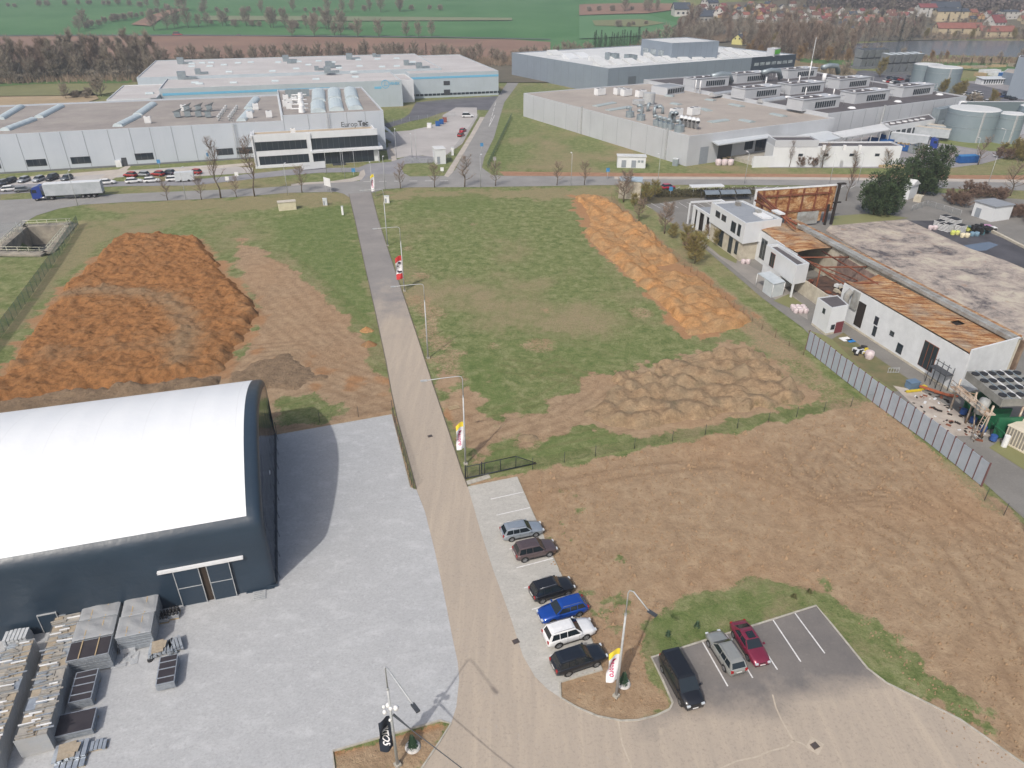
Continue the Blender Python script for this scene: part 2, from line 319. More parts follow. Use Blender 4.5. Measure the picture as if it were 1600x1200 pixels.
def ground_material():
    q = NT('ground'); P = q.pos(); at = q.n('VertexColor', layer_name='mask'); sp = q.n('SeparateColor'); q.Lk(at.outputs[0], sp.inputs[0])
    at2 = q.n('VertexColor', layer_name='mask2'); sp2 = q.n('SeparateColor'); q.Lk(at2.outputs[0], sp2.inputs[0])
    soil, dry, org = sp.outputs[0], sp.outputs[1], sp.outputs[2]; trk, lsh, far = sp2.outputs[0], sp2.outputs[1], sp2.outputs[2]
    nA = q.noise(P, 0.22, 6, 0.7); nB = q.noise(P, 1.6, 6, 0.75); nC = q.noise(P, 3.6, 5, 0.8); nD = q.noise(P, 12, 3, 0.7); nE = q.noise(P, 0.55, 7, 0.8, 0.4)
    g1 = q.ramp(nE, [(0.38, alb((98, 114, 66))), (0.5, alb((124, 134, 86))), (0.62, alb((154, 155, 114)))])
    g1 = q.mix(q.math('MULTIPLY', q.math('SUBTRACT', nC, 0.5), 3.0, clamp=True), g1, alb((150, 152, 108))); g1 = q.mix(q.math('MULTIPLY', q.math('SUBTRACT', 0.46, nC), 4.0, clamp=True), g1, alb((74, 96, 48)))
    dr = q.ramp(nC, [(0.3, alb((140, 130, 100))), (0.7, alb((176, 158, 128)))])
    lu = q.ramp(nC, [(0.3, alb((80, 104, 52))), (0.7, alb((116, 136, 78)))])
    df = q.math('ADD', dry, q.math('MULTIPLY', q.math('SUBTRACT', nB, 0.5), 1.6)); df = q.math('SUBTRACT', df, 0.30); df = q.math('MULTIPLY', df, 1.35, clamp=True)
    g = q.mix(df, g1, dr)
    lf = q.math('MULTIPLY', lsh, q.math('ADD', q.math('MULTIPLY', nC, 5.0), -2.0, clamp=True), clamp=True); g = q.mix(lf, g, lu)
    g = q.mix(q.math('MULTIPLY', q.math('SUBTRACT', nD, 0.35), 0.7, clamp=True), g, alb((70, 76, 48)))
    s1 = q.ramp(nE, [(0.36, alb((150, 128, 104))), (0.5, alb((167, 144, 118))), (0.64, alb((184, 162, 134)))])
    s1 = q.mix(q.math('MULTIPLY', q.math('SUBTRACT', nC, 0.56), 6.0, clamp=True), s1, alb((130, 106, 82))); s1 = q.mix(q.math('MULTIPLY', q.math('SUBTRACT', 0.40, nC), 5.0, clamp=True), s1, alb((200, 180, 154)))
    s1 = q.mix(q.math('MULTIPLY', q.math('SUBTRACT', nA, 0.5), 2.2, clamp=True), s1, alb((166, 140, 112)))
    s1 = q.mix(org, s1, q.ramp(nB, [(0.3, alb((158, 112, 74))), (0.7, alb((182, 138, 98)))]))
    s1 = q.mix(q.math('MULTIPLY', trk, 0.65), s1, alb((124, 100, 78)))
    sf = q.math('ADD', soil, q.math('ADD', q.math('MULTIPLY', q.math('SUBTRACT', nC, 0.5), 1.3), q.math('MULTIPLY', q.math('SUBTRACT', nB, 0.5), 1.1))); sf = q.math('MULTIPLY', q.math('SUBTRACT', sf, 0.34), 3.2, clamp=True)
    c = q.mix(sf, g, s1)
    c = q.mix(q.math('MULTIPLY', q.math('MULTIPLY', trk, 0.7), q.math('SUBTRACT', 1.0, sf)), c, alb((112, 104, 72)))
    fg = q.ramp(q.noise(P, 0.012, 4, 0.6), [(0.35, alb((72, 118, 72))), (0.7, alb((92, 132, 88)))])
    c = q.mix(far, c, fg)
    q.col(c); q.set(Roughness=0.95, Specular_IOR_Level=0.15)
    h = q.math('ADD', q.math('MULTIPLY', nB, 0.6), q.math('MULTIPLY', nC, 0.5)); q.bump(h, 0.7, 0.4)
    return q.m
farg = ss(GY, 560, 600)*(GX < 190)
mask = np.stack([soil, dry, orange, np.ones_like(soil)], -1).reshape(-1, 4)
mask2 = np.stack([track, lush, farg, np.ones_like(soil)], -1).reshape(-1, 4)
GMAT = ground_material()
grid_mesh('ground', V, FQ, [GMAT], {'mask': mask, 'mask2': mask2}, kind='structure')
# ------------------------------------------------------------------ flat sheets
def tri_ngon(bm, pts, z): return bm.faces.new([bm.verts.new((p[0], p[1], z)) for p in pts])
def sheet(name, pts, mat, z, kind='structure', world=None, **tags):
    P = world if world else W(pts)
    bm = bmesh.new(); n = len(P)
    a = sum(P[i][0]*P[(i+1) % n][1]-P[(i+1) % n][0]*P[i][1] for i in range(n))
    if a < 0: P = P[::-1]
    f = tri_ngon(bm, P, z); bm.normal_update(); bmesh.ops.triangulate(bm, faces=[f])
    me = bpy.data.meshes.new(name); bm.to_mesh(me); bm.free(); me.materials.append(mat)
    o = bpy.data.objects.new(name, me); COL.objects.link(o); return tg(o, kind=kind, **tags)
def tsheet(name, pts, mat, dz, kind='structure'):      # sheet that follows the far terrain
    P = [GT(x, y) for x, y in pts]; bm = bmesh.new(); f = tri_ngon(bm, P, 0); bm.normal_update()
    if f.normal.z < 0: f.normal_flip()
    ys = [p.y for p in P]; xs = [p.x for p in P]
    for y in np.arange(600, 3200, 20):
        if min(ys) < y < max(ys): bmesh.ops.bisect_plane(bm, geom=bm.verts[:]+bm.edges[:]+bm.faces[:], plane_co=(0, y, 0), plane_no=(0, 1, 0))
    for x in np.arange(-1500, 1500, 60):
        if min(xs) < x < max(xs) and max(ys) > 560: bmesh.ops.bisect_plane(bm, geom=bm.verts[:]+bm.edges[:]+bm.faces[:], plane_co=(x, 0, 0), plane_no=(1, 0, 0))
    bmesh.ops.triangulate(bm, faces=bm.faces[:])
    for v in bm.verts: v.co.z = T(v.co.x, v.co.y)+dz
    me = bpy.data.meshes.new(name); bm.to_mesh(me); bm.free(); me.materials.append(mat)
    o = bpy.data.objects.new(name, me); COL.objects.link(o); return tg(o, kind=kind)
SV = Vector((-0.256, 0.967, 0))       # direction of the site road
def asphalt(name, base, dark, dusty=None, plane=None, x0=None, amt=1.0):
    q = NT(name); P = q.pos(); nA = q.noise(P, 0.15, 5, 0.65); nC = q.noise(P, 2.2, 6, 0.75); nD = q.noise(P, 9, 3, 0.75)
    c = q.ramp(nA, [(0.3, alb(dark)), (0.7, alb(base))])
    if dusty:
        dn = q.n('VectorMath', operation='DOT_PRODUCT'); q.Lk(P, dn.inputs[0]); dn.inputs[1].default_value = (plane[0], plane[1], 0)
        d = q.math('ADD', q.math('MULTIPLY', q.math('SUBTRACT', dn.outputs['Value'], plane[2]), plane[3]), q.math('MULTIPLY', q.math('SUBTRACT', nA, 0.5), 2.2))
        if x0 is not None:
            sx_ = q.n('SeparateXYZ'); q.Lk(P, sx_.inputs[0]); d = q.math('MAXIMUM', d, q.math('SUBTRACT', q.math('MULTIPLY', q.math('SUBTRACT', x0, sx_.outputs[0]), 0.35), 0.5))
        d = q.math('MULTIPLY', q.math('ADD', d, 0.5, clamp=True), amt)
        sv = q.mapped(P, (1.0, 0.09, 1), (0, 0, math.atan2(0.256, 0.967)*-1))
        st = q.noise(sv, 0.9, 5, 0.7, 0.6); dc = q.ramp(st, [(0.32, alb((172, 161, 148))), (0.5, alb((178, 166, 152))), (0.68, alb((187, 174, 158)))])
        c = q.mix(d, c, dc)
    nF = q.noise(P, 4.5, 4, 0.8); c = q.mix(q.math('MULTIPLY', q.math('SUBTRACT', nF, 0.52), 2.0, clamp=True), c, alb(tuple(v*0.82 for v in dark)))
    c = q.mix(q.math('MULTIPLY', q.math('SUBTRACT', nC, 0.56), 2.5, clamp=True), c, alb(tuple(min(255, v*1.15) for v in base)))
    q.col(c); q.set(Roughness=0.9, Specular_IOR_Level=0.25); q.bump(nD, 0.15, 0.02); return q.m
A_MAIN = asphalt('asphalt', (156, 155, 153), (138, 137, 136)); A_DARK = asphalt('asphalt_dark', (118, 118, 124), (92, 93, 100))
A_LANE = asphalt('asphalt_lane', (140, 138, 134), (120, 118, 115))
A_NEAR = asphalt('site_asphalt', (152, 148, 145), (134, 131, 130), True, (-SV.x, -SV.y, -118, 0.05))
# lot: cleaner asphalt, dusty towards the lower left
a_, b_ = G(1051, 1100), G(1355, 1050); e = (b_-a_).normalized(); nn = Vector((e.y, -e.x, 0))
A_LOT = asphalt('parking_asphalt', (134, 129, 125), (112, 109, 108), True, (nn.x, nn.y, nn.dot(a_)+1.0, 0.3), x0=G(1040, 1120).x)
def pavers(name, base, dark, sc, yaw, lines=0.5):
    q = NT(name); P = q.mapped(q.pos(), (1, 1, 1), (0, 0, -yaw)); br = q.n('TexBrick', Scale=sc, Mortar_Size=0.035)
    br.inputs['Color1'].default_value = alb(base); br.inputs['Color2'].default_value = alb(tuple(v*0.94 for v in base)); br.inputs['Mortar'].default_value = alb(tuple(v*lines+dark[i]*(1-lines) for i, v in enumerate(base)))
    q.Lk(P, br.inputs['Vector']); nA = q.noise(q.pos(), 0.12, 6, 0.7); nB = q.noise(q.pos(), 0.9, 6, 0.75)
    st = q.noise(q.mapped(q.pos(), (0.3, 0.5, 1), (0, 0, -yaw-0.5)), 1.2, 5, .7)
    c = q.mix(q.math('MULTIPLY', q.math('SUBTRACT', nA, 0.42), 1.6, clamp=True), br.outputs[0], alb(dark))
    c = q.mix(q.math('MULTIPLY', q.math('SUBTRACT', st, 0.5), 2.6, clamp=True), c, alb(tuple(min(255, v*1.1) for v in base)))
    c = q.mix(q.math('MULTIPLY', q.math('SUBTRACT', nB, 0.57), 2.2, clamp=True), c, alb(tuple(v*0.86 for v in dark)))
    nG = q.noise(q.pos(), 5.0, 4, 0.8); nH = q.noise(q.pos(), 2.0, 6, 0.8)
    c = q.mix(q.math('MULTIPLY', q.math('SUBTRACT', nG, 0.5), 2.2, clamp=True), c, alb(tuple(v*0.82 for v in dark))); c = q.mix(q.math('MULTIPLY', q.math('SUBTRACT', nH, 0.56), 5.0, clamp=True), c, alb(tuple(min(255, v*1.1) for v in base)))
    q.col(c); q.set(Roughness=0.85, Specular_IOR_Level=0.3); q.bump(nG, 0.25, 0.04); return q.m
YAW = math.atan2(0.256, 0.967)
P_YARD = pavers('yard_paving', (186, 188, 190), (170, 172, 175), 2.2, YAW)
P_PARK = pavers('parking_paving', (190, 188, 182), (172, 170, 165), 2.0, YAW+0.02)
M_KERB = M('kerb_concrete', (190, 186, 176), (160, 156, 146), 2.0, 0.9, world=True)
M_LINE = M('road_paint', (232, 232, 232), (205, 205, 205), 3.0, 0.7, world=True)
SOILM = M('bare_soil', (168, 140, 116), (148, 118, 96), 0.4, 0.95, world=True)
LEFT_EDGE = [(545, 303), (556, 350), (570, 415), (588, 495), (603, 565), (612, 615), (622, 660), (636, 710), (651, 765), (664, 800), (679, 860), (693, 925), (707.5, 1000), (715, 1034), (717.5, 1062), (713, 1105), (704.7, 1131), (688, 1158), (657, 1204), (640, 1240)]
RIGHT_EDGE = [(580, 300), (590, 340), (603, 380), (622, 437), (650, 520), (676, 600), (699, 668), (722, 738), (731, 761), (752, 834), (770, 889), (797, 963), (817, 1025), (836, 1058), (855, 1077), (876, 1091), (901, 1106), (934, 1120), (970, 1127), (997, 1126), (1025, 1119), (1046, 1109), (1051, 1099)]
sheet('main_road', [(-700, 372), (-400, 352), (-150, 328), (0, 313), (42, 311), (161, 304.5), (283, 299), (397, 294.6), (460, 290), (565, 282.5), (580, 272), (634, 272), (640, 276), (697, 275), (711, 266), (752, 262), (769, 273.5), (788, 275), (1000, 276), (1250, 277), (1400, 278.5), (1600, 281), (1900, 287), (1900, 305), (1600, 298), (1400, 292.5), (1250, 290), (1100, 289), (945, 289.5), (750, 292.5), (640, 293), (600, 296), (577, 303), (577, 308), (545, 308), (537, 303), (525, 300), (450, 301.5), (397, 306), (312, 311.6), (198, 316), (130, 320), (93, 326), (57, 337), (40, 347), (26, 365), (-60, 420), (-500, 470)], A_MAIN, 0.05)
sheet('site_road', LEFT_EDGE+[(600, 1300), (1100, 1300), (1700, 1300), (1640, 1222), (1600, 1195), (1500, 1125), (1420, 1085), (1400, 1100), (1200, 1130), (1052, 1120)]+RIGHT_EDGE[::-1], A_NEAR, 0.054)
sheet('parking_lot', [(1018, 1028), (1096, 1003), (1206, 969), (1275, 947), (1300, 977), (1355, 1045), (1385, 1068), (1420, 1085), (1500, 1125), (1450, 1215), (1200, 1215), (1000, 1185), (900, 1160), (878, 1112), (877, 1093), (901, 1107), (934, 1121), (970, 1128), (997, 1127), (1025, 1120), (1046, 1110), (1051, 1099), (1036, 1065)], A_LOT, 0.060)
YARD = [(432, 680), (612, 648), (641, 762), (651, 766), (664, 800), (679, 860), (693, 925), (707.5, 1000), (715, 1034), (717.5, 1062), (713, 1105), (704.7, 1131), (688, 1126), (520, 1174), (526, 1230), (300, 1300), (-900, 1400), (-1200, 1200), (-500, 1000), (-60, 900), (100, 780)]
sheet('paved_yard', YARD, P_YARD, 0.058)
sheet('parking_bays', [(731, 761), (808, 745.5), (828, 792), (840, 818), (874, 893), (895, 948), (924, 1000), (941, 1047), (875, 1066.6), (876, 1091), (855, 1077), (836, 1058), (817, 1025), (797, 963), (770, 889), (752, 834)], P_PARK, 0.058)
def stripe(mb, a, b, wd, z=0.064):
    A, B = G(*a), G(*b); d = (B-A).normalized(); n = Vector((-d.y, d.x, 0))*wd/2
    mb.quad(*[(p.x, p.y, z) for p in (A-n, B-n, B+n, A+n)])
mb = MB()
for x0, y0, x1, y1 in ((766.6, 780.6, 818.6, 769.2), (775.7, 805.6, 828.7, 793.6), (786, 832, 839, 819), (795.9, 858.6, 851, 845), (807, 887.9, 864, 873), (818.6, 919.4, 876, 904), (831, 952.9, 889, 937), (844.6, 989, 904, 972), (859, 1025, 920, 1008), (1097.5, 1003.5, 1137, 1073), (1134.5, 992, 1176, 1060), (1171, 980.5, 1214.5, 1047), (1207.5, 969, 1251, 1034.5), (1241.5, 958, 1288.5, 1021.5)):
    stripe(mb, (x0, y0), (x1, y1), 0.125, 0.0645)
mb.build('bay_markings', M_LINE, kind='structure')
def kerb(pts, name='kerb', wd=0.16, h=0.12, mat=None):
    P = [G(*p) for p in pts]; mb = MB(); L = []; Rr = []
    for i, p in enumerate(P):
        d = (P[min(i+1, len(P)-1)]-P[max(i-1, 0)]).normalized(); n = Vector((-d.y, d.x, 0))*wd/2; L.append(p+n); Rr.append(p-n)
    k = len(P); vs = [(p.x, p.y, -0.05) for p in L]+[(p.x, p.y, h) for p in L]+[(p.x, p.y, h) for p in Rr]+[(p.x, p.y, -0.05) for p in Rr]; fs = []
    for i in range(k-1):
        for j in range(3): fs.append((j*k+i, j*k+i+1, (j+1)*k+i+1, (j+1)*k+i))
    fs += [(0, k, 2*k, 3*k), (k-1, 4*k-1, 3*k-1, 2*k-1)]
    mb.add(vs, fs); return mb.build(name, mat or M_KERB, kind='structure')
kerb([(875, 1066.6), (876, 1091), (901, 1106), (934, 1120), (970, 1127), (997, 1126), (1025, 1119), (1046, 1109), (1051, 1099), (1036, 1065), (1018, 1028), (1096, 1003), (1206, 969), (1275, 947), (1300, 977), (1355, 1045), (1385, 1068), (1420, 1085), (1500, 1125), (1600, 1195), (1650, 1235)])
kerb([(731, 761), (808, 745.5), (828, 792), (874, 893), (924, 1000), (941, 1047), (875, 1066.6)], wd=0.1, h=0.08)
kerb([(526, 1230), (520, 1174), (688, 1126), (704.7, 1131), (688, 1158), (657, 1204), (640, 1240)], wd=0.14)
kerb([(432, 680), (612, 648), (641, 762), (651, 766)], wd=0.1, h=0.08)
kerb(RIGHT_EDGE[:9], wd=0.12, h=0.09, mat=M('edge_stone', (120, 112, 98), (95, 90, 78), 2.0, world=True)); kerb(LEFT_EDGE[:9], wd=0.12, h=0.09, mat=_mc['edge_stone'])
kerb([(729, 755), (765, 744)], wd=0.7, h=0.06)
# sealed cracks and the drain covers
M_SEAL = M('crack_sealant', (196, 184, 168), (178, 166, 150), 3.0, world=True); M_IRON = M('cast_iron', (100, 84, 78), (80, 70, 66), 4.0, world=True)
mb = MB()
for pl in ([(966, 1128), (969, 1145), (972, 1163), (980, 1183), (988, 1204)], [(1207, 1086), (1212, 1106), (1222, 1128), (1240, 1158)], [(1240, 1158), (1228, 1168), (1200, 1175), (1180, 1184), (1150, 1190), (1120, 1204)], [(1240, 1158), (1252, 1162), (1262, 1168)]):
    for a, b in zip(pl[:-1], pl[1:]): stripe(mb, a, b, 0.13, 0.066)
mb.build('crack_seal', M_SEAL, kind='structure')
# ------------------------------------------------------------------ mid-distance sheets
M_WALK = M('walkway_concrete', (196, 188, 178), (176, 168, 160), 0.3, world=True); M_APRON = M('light_paving', (190, 186, 184), (172, 168, 166), 0.08, world=True)
SOILM2 = M('roadside_soil', (170, 132, 104), (150, 112, 86), 0.5, world=True)
sheet('roadside_soil', [(780, 268), (1000, 270.5), (1250, 272), (1600, 274), (1900, 279), (1900, 287), (1600, 281), (1250, 277), (1000, 276), (788, 275)], SOILM2, 0.03)
sheet('sidewalk', [(960, 276), (1250, 277), (1400, 278.5), (1600, 281), (1900, 287), (1900, 292), (1600, 285.5), (1400, 282.5), (1250, 281), (960, 280)], M_WALK, 0.056)
sheet('sidewalk', [(455, 288), (475, 285.5), (520, 283), (548, 279), (560, 275), (563, 268), (569, 265), (571, 273), (565, 281), (550, 284), (480, 288.5), (455, 290.5)], M_WALK, 0.056)
sheet('side_road', [(708, 272), (730, 229), (744, 205), (757, 183), (772, 160), (800, 118), (822, 96), (836, 96), (810, 130), (788, 160), (781, 183), (772, 215), (757, 245), (753, 262), (769, 275), (769, 280), (706, 280)], A_MAIN, 0.046)
sheet('sidewalk', [(694, 275), (711, 248), (735, 210), (750, 183), (757, 183), (742, 210), (722, 244), (707, 270), (700, 277)], M_WALK, 0.052)
A_EUR = asphalt('factory_drive', (154, 154, 158), (134, 134, 140))
sheet('factory_drive', [(-300, 345), (0, 312), (0, 290), (130, 284), (285, 283), (420, 268.5), (470, 263), (560, 262), (575, 256), (610, 253), (640, 243), (668, 244), (678, 246), (676, 254), (634, 256), (627, 262), (631, 271), (645, 278), (640, 282), (560, 290), (566, 270), (558, 269), (500, 270), (430, 276), (300, 290), (190, 291), (150, 293), (60, 300), (0, 304), (-300, 338)], A_EUR, 0.040)
sheet('car_park', [(-300, 300), (0, 280), (60, 277), (190, 267), (330, 258), (395, 262), (395, 270), (300, 276), (200, 276), (100, 284), (0, 300), (-300, 330)], M_APRON, 0.034)
sheet('truck_yard', [(600, 207), (640, 204), (668, 198), (690, 190), (692, 180), (712, 168), (745, 168), (746, 183), (722, 225), (690, 247), (660, 243), (633, 245), (607, 250), (604, 232), (612, 222), (598, 214)], M_APRON, 0.036)
sheet('venex_drive', [(590, 196), (628, 186), (640, 178), (650, 160), (690, 156), (780, 150), (770, 172), (712, 172), (690, 176), (668, 184), (640, 190), (600, 202)], A_DARK, 0.032)
sheet('walkway', [(606, 224), (612, 224), (620, 250), (612, 252)], M_WALK, 0.044); sheet('walkway', [(0, 280), (60, 275), (185, 265), (200, 258), (206, 258), (198, 266), (210, 268), (300, 262), (395, 254), (395, 258), (300, 267), (190, 272), (170, 284), (150, 284), (165, 272), (60, 280), (0, 286)], M_WALK, 0.038)
mb = MB()
for a, b in (((15, 256-0), (15, 256)),): pass
for i in range(6): stripe(mb, (568+i*24, 284-0.3*i), (580+i*24, 283.8-0.3*i), 0.25, 0.062)
for i in range(5): stripe(mb, (764+i*2.2, 198-i*8), (766+i*2.2, 192-i*8), 0.2, 0.062)
stripe(mb, (765, 196), (773, 180), 0.2, 0.062)
mb.build('road_markings', M_LINE, kind='structure')
F_GRASS2 = M('yard_grass', (128, 134, 84), (110, 120, 68), 0.2, world=True)
# land of the ruin and its access lane
sheet('access_lane', [(1000, 312), (1040, 300), (1160, 293), (1330, 290), (1700, 320), (1700, 900), (1560, 775), (1480, 703), (1400, 640), (1300, 560), (1255, 513), (1190, 465), (1120, 405), (1080, 370), (1030, 335)], A_LANE, 0.042)
sheet('factory_yard', [(1200, 262), (1400, 263), (1490, 262), (1535, 256), (1600, 238), (1900, 200), (1900, 160), (1600, 120), (1480, 130), (1380, 180), (1300, 220)], asphalt('yard_asphalt', (160, 158, 160), (140, 138, 142)), 0.030)
sheet('car_park', [(1290, 116), (1350, 110), (1420, 116), (1500, 126), (1700, 170), (1700, 215), (1600, 196), (1500, 165), (1400, 150)], A_DARK, 0.036); sheet('meadow', [(1452, 221), (1490, 216), (1640, 230), (1640, 240), (1545, 236)], F_GRASS2, 0.04)
# water, fields
q = NT('lake_water'); q.set(Base_Color=(0.10, 0.13, 0.16, 1), Roughness=0.18, Specular_IOR_Level=0.6); q.bump(q.noise(q.pos(), 0.4, 3), 0.25, 0.3)
sheet('lake', [(1310, 82), (1340, 68), (1420, 64), (1500, 62), (1640, 62), (1900, 62), (1900, 90), (1600, 90), (1480, 86), (1400, 88), (1330, 90)], q.m, 0.05)
F_PLOUGH = M('ploughed_soil', (150, 118, 98), (132, 104, 88), 0.02, world=True); F_GREEN = M('meadow_green', (92, 122, 66), (76, 108, 56), 0.03, world=True)
F_OLIVE = M('meadow_olive', (134, 134, 92), (118, 120, 80), 0.05, world=True); F_STRAW = M('straw_grass', (178, 158, 128), (156, 138, 110), 0.05, world=True); F_SCRUB = M('scrub_floor', (112, 104, 88), (96, 92, 76), 0.05, world=True)
F_CROP = M('young_crop', (72, 120, 74), (90, 132, 88), 0.004, world=True, rough=.95)
tsheet('ploughed_field', [(-400, 60), (0, 57.5), (300, 56.5), (700, 61), (800, 62), (860, 66), (860, 110), (700, 112), (260, 110), (0, 108), (-400, 120)], F_PLOUGH, 0.25)
tsheet('scrub_ground', [(-400, 100), (0, 98), (300, 92), (700, 95), (930, 96), (930, 130), (250, 128), (-400, 140)], F_SCRUB, 0.35)
tsheet('meadow', [(-400, 130), (0, 128), (140, 121), (225, 123), (205, 140), (150, 150), (0, 152), (-400, 170)], F_OLIVE, 0.3)
tsheet('meadow', [(-400, 128), (0, 126), (140, 119), (225, 121), (200, 131), (60, 132), (0, 136), (-400, 146)], F_GREEN, 0.4)
tsheet('straw_verge', [(-400, 170), (0, 151), (95, 150), (140, 140), (155, 155), (90, 175), (0, 175), (-400, 190)], F_STRAW, 0.3)
tsheet('field_strip', [(330, 26), (560, 27), (800, 29), (800, 33), (560, 34), (310, 33)], M('fallow_strip', (130, 138, 104), (120, 128, 96), .02, world=True), 0.8)
tsheet('field_track', [(205, 40), (235, 25), (270, 15), (290, 15), (262, 25), (235, 42)], F_PLOUGH, 0.9)
tsheet('country_road', [(-400, 58.6), (0, 56.2), (300, 55.6), (700, 58.5), (860, 62), (860, 63), (700, 59.6), (300, 56.6), (0, 57.3), (-400, 59.6)], A_DARK, 0.6)
tsheet('ploughed_field', [(905, 8), (1000, 6), (1060, 7), (1085, 12), (1010, 22), (905, 25)], F_PLOUGH, 0.8)
tsheet('meadow', [(905, 26), (1010, 24), (1060, 38), (1030, 56), (905, 62)], F_CROP, 0.8)
tsheet('field_strip', [(925, 34), (1000, 32), (1040, 38), (1000, 44), (930, 42)], M('fallow_strip2', (128, 132, 90), (118, 120, 84), .02, world=True), 1.2)
tsheet('hill_ground', [(1090, 8), (1200, 2), (1240, -20), (2000, -25), (2000, 60), (1600, 60), (1290, 66), (1180, 64), (1100, 70), (1050, 60), (1060, 30)], F_SCRUB, 0.35)
tsheet('straw_verge', [(1280, 90), (1400, 92), (1600, 97), (1900, 104), (1900, 108), (1600, 101), (1400, 96), (1280, 95)], F_STRAW, 0.5)
tsheet('meadow', [(1250, 92), (1400, 96), (1600, 100), (1900, 106), (1900, 135), (1600, 117), (1450, 106), (1300, 102), (1250, 98)], F_GREEN, 0.45)
tsheet('scrub_ground', [(930, 96), (1010, 70), (1100, 66), (1290, 62), (1320, 92), (1290, 96), (1240, 130), (1160, 100)], F_SCRUB, 0.35)
tsheet('straw_verge', [(1240, 95), (1300, 98), (1340, 112), (1330, 128), (1280, 128), (1240, 112)], M('rough_ground', (150, 130, 100), (120, 108, 80), .1, world=True), 0.4)
# ================================================================== SOIL HEAPS
def heap_material(name, base, alt, dark, bumpy=0.6):
    q = NT(name); P = q.pos(); at = q.n('VertexColor', layer_name='mix'); sp = q.n('SeparateColor'); q.Lk(at.outputs[0], sp.inputs[0])
    nB = q.noise(P, 0.9, 7, 0.8); nC = q.noise(P, 3.4, 5, 0.8)
    a = q.ramp(nB, [(0.36, alb(dark)), (0.5, alb(base)), (0.63, alb(tuple(min(255, v*1.12) for v in base)))])
    b = q.ramp(nB, [(0.28, alb(tuple(v*0.8 for v in alt))), (0.7, alb(alt))])
    f = q.math('ADD', sp.outputs[0], q.math('MULTIPLY', q.math('SUBTRACT', nC, 0.5), 0.9), clamp=True)
    c = q.mix(f, a, b); c = q.mix(q.math('MULTIPLY', sp.outputs[1], q.math('MULTIPLY', nC, 1.3), clamp=True), c, alb((88, 104, 58)))
    c = q.mix(q.math('MULTIPLY', q.math('SUBTRACT', nC, 0.55), 4.0, clamp=True), c, alb(tuple(v*0.74 for v in dark))); c = q.mix(q.math('MULTIPLY', q.math('SUBTRACT', 0.42, nC), 4.0, clamp=True), c, alb(tuple(min(255, v*1.16) for v in base)))
    q.col(c); q.set(Roughness=0.95, Specular_IOR_Level=0.1); q.bump(q.math('ADD', nB, nC), bumpy, 0.7); return q.m
def heap(name, label, cat, poly, mat, top=0.8, edge=2.0, bumps=(), rough=0.35, step=0.33, mixf=None, lumps=1.0, group=None, wob=1.2, seed=1):
    P = W(poly) if not callable(poly) else poly(); xs = [p[0] for p in P]; ys = [p[1] for p in P]
    ax = np.arange(min(xs)-2, max(xs)+2, step); ay = np.arange(min(ys)-2, max(ys)+2, step); X, Y = np.meshgrid(ax, ay)
    a = fbm(X*0.5, Y*0.5, 4, seed+5)-0.5; b = fbm(X*1.6, Y*1.6, 4, seed+9)-0.5
    d = sdist(X, Y, P)+a*wob*2; z = np.zeros(X.shape)
    for (cx, cy, r, h) in bumps:
        k = np.hypot(X-cx, Y-cy)*(1+a*0.9+b*.5)/r; z = np.maximum(z, h*(1-np.clip(k, 0, 1)**1.05))
    e = ss(d, 0, edge); c3 = fbm(X*3.4, Y*3.4, 3, seed+2)-.5; z = e*(top+z) + e*(a*rough*2.0+b*rough*1.4*lumps+c3*.3) - 0.25*(1-e)
    keep = z > -0.18; ny, nx = X.shape; idx = np.arange(ny*nx).reshape(ny, nx)
    k = keep[:-1, :-1] | keep[:-1, 1:] | keep[1:, :-1] | keep[1:, 1:]
    FQ = np.stack([idx[:-1, :-1], idx[:-1, 1:], idx[1:, 1:], idx[1:, :-1]], -1)[k]
    mx_ = mixf(X, Y, z, a, b) if mixf else np.clip(0.5+a*2, 0, 1); gr = mixf(X, Y, z, a, b, True) if mixf else X*0
    attr = np.stack([mx_, gr, X*0, X*0+1], -1).reshape(-1, 4)
    V = np.stack([X, Y, z], -1).reshape(-1, 3); used = np.unique(FQ); rm = np.full(len(V), -1); rm[used] = np.arange(len(used))
    return grid_mesh(name, V[used], rm[FQ], [mat], {'mix': attr[used]}, label=label, cat=cat, group=group)
H_OR = heap_material('orange_earth', (163, 117, 76), (168, 142, 112), (128, 92, 62)); H_YE = heap_material('ochre_earth', (202, 152, 102), (204, 168, 126), (172, 126, 82), 0.7)
H_BR = heap_material('brown_earth', (188, 160, 128), (192, 170, 140), (156, 128, 100), 0.8); H_GR = heap_material('grey_brown_earth', (162, 140, 116), (172, 148, 122), (132, 112, 92), 0.8)
def rows(a, b, n, side, m, r, h, jit=0.4):
    """dumped loads: n bumps from a to b, m rows stepping by side"""
    o = []
    A, B, S = G(*a), G(*b), G(*side)
    for j in range(m):
        for i in range(n):
            p = A+(B-A)*((i+0.5*(j % 2))/max(1, n-1)) + (S-A)*(j/max(1, m-1))
            o.append((p.x+random.uniform(-jit, jit)*r, p.y+random.uniform(-jit, jit)*r, r*random.uniform(.85, 1.15), h*random.uniform(.8, 1.2)))
    return o
ORP = [(2, 588), (20, 560), (60, 505), (85, 462), (120, 432), (155, 398), (175, 376), (200, 368), (255, 366), (315, 374), (345, 415), (372, 445), (402, 478), (408, 494), (385, 530), (345, 585), (300, 596), (200, 610), (100, 618), (0, 640), (-120, 660), (-140, 630), (-60, 600)]
bl = []
for y in range(380, 600, 16):
    for x in range(-60, 400, 34): 
        g = G(x+random.uniform(-9, 9)+(y % 32)*0.5, y+random.uniform(-4, 4)); bl.append((g.x, g.y, random.uniform(1.2, 2.6), random.uniform(.15, .6)))
c0 = G(250, 475); 
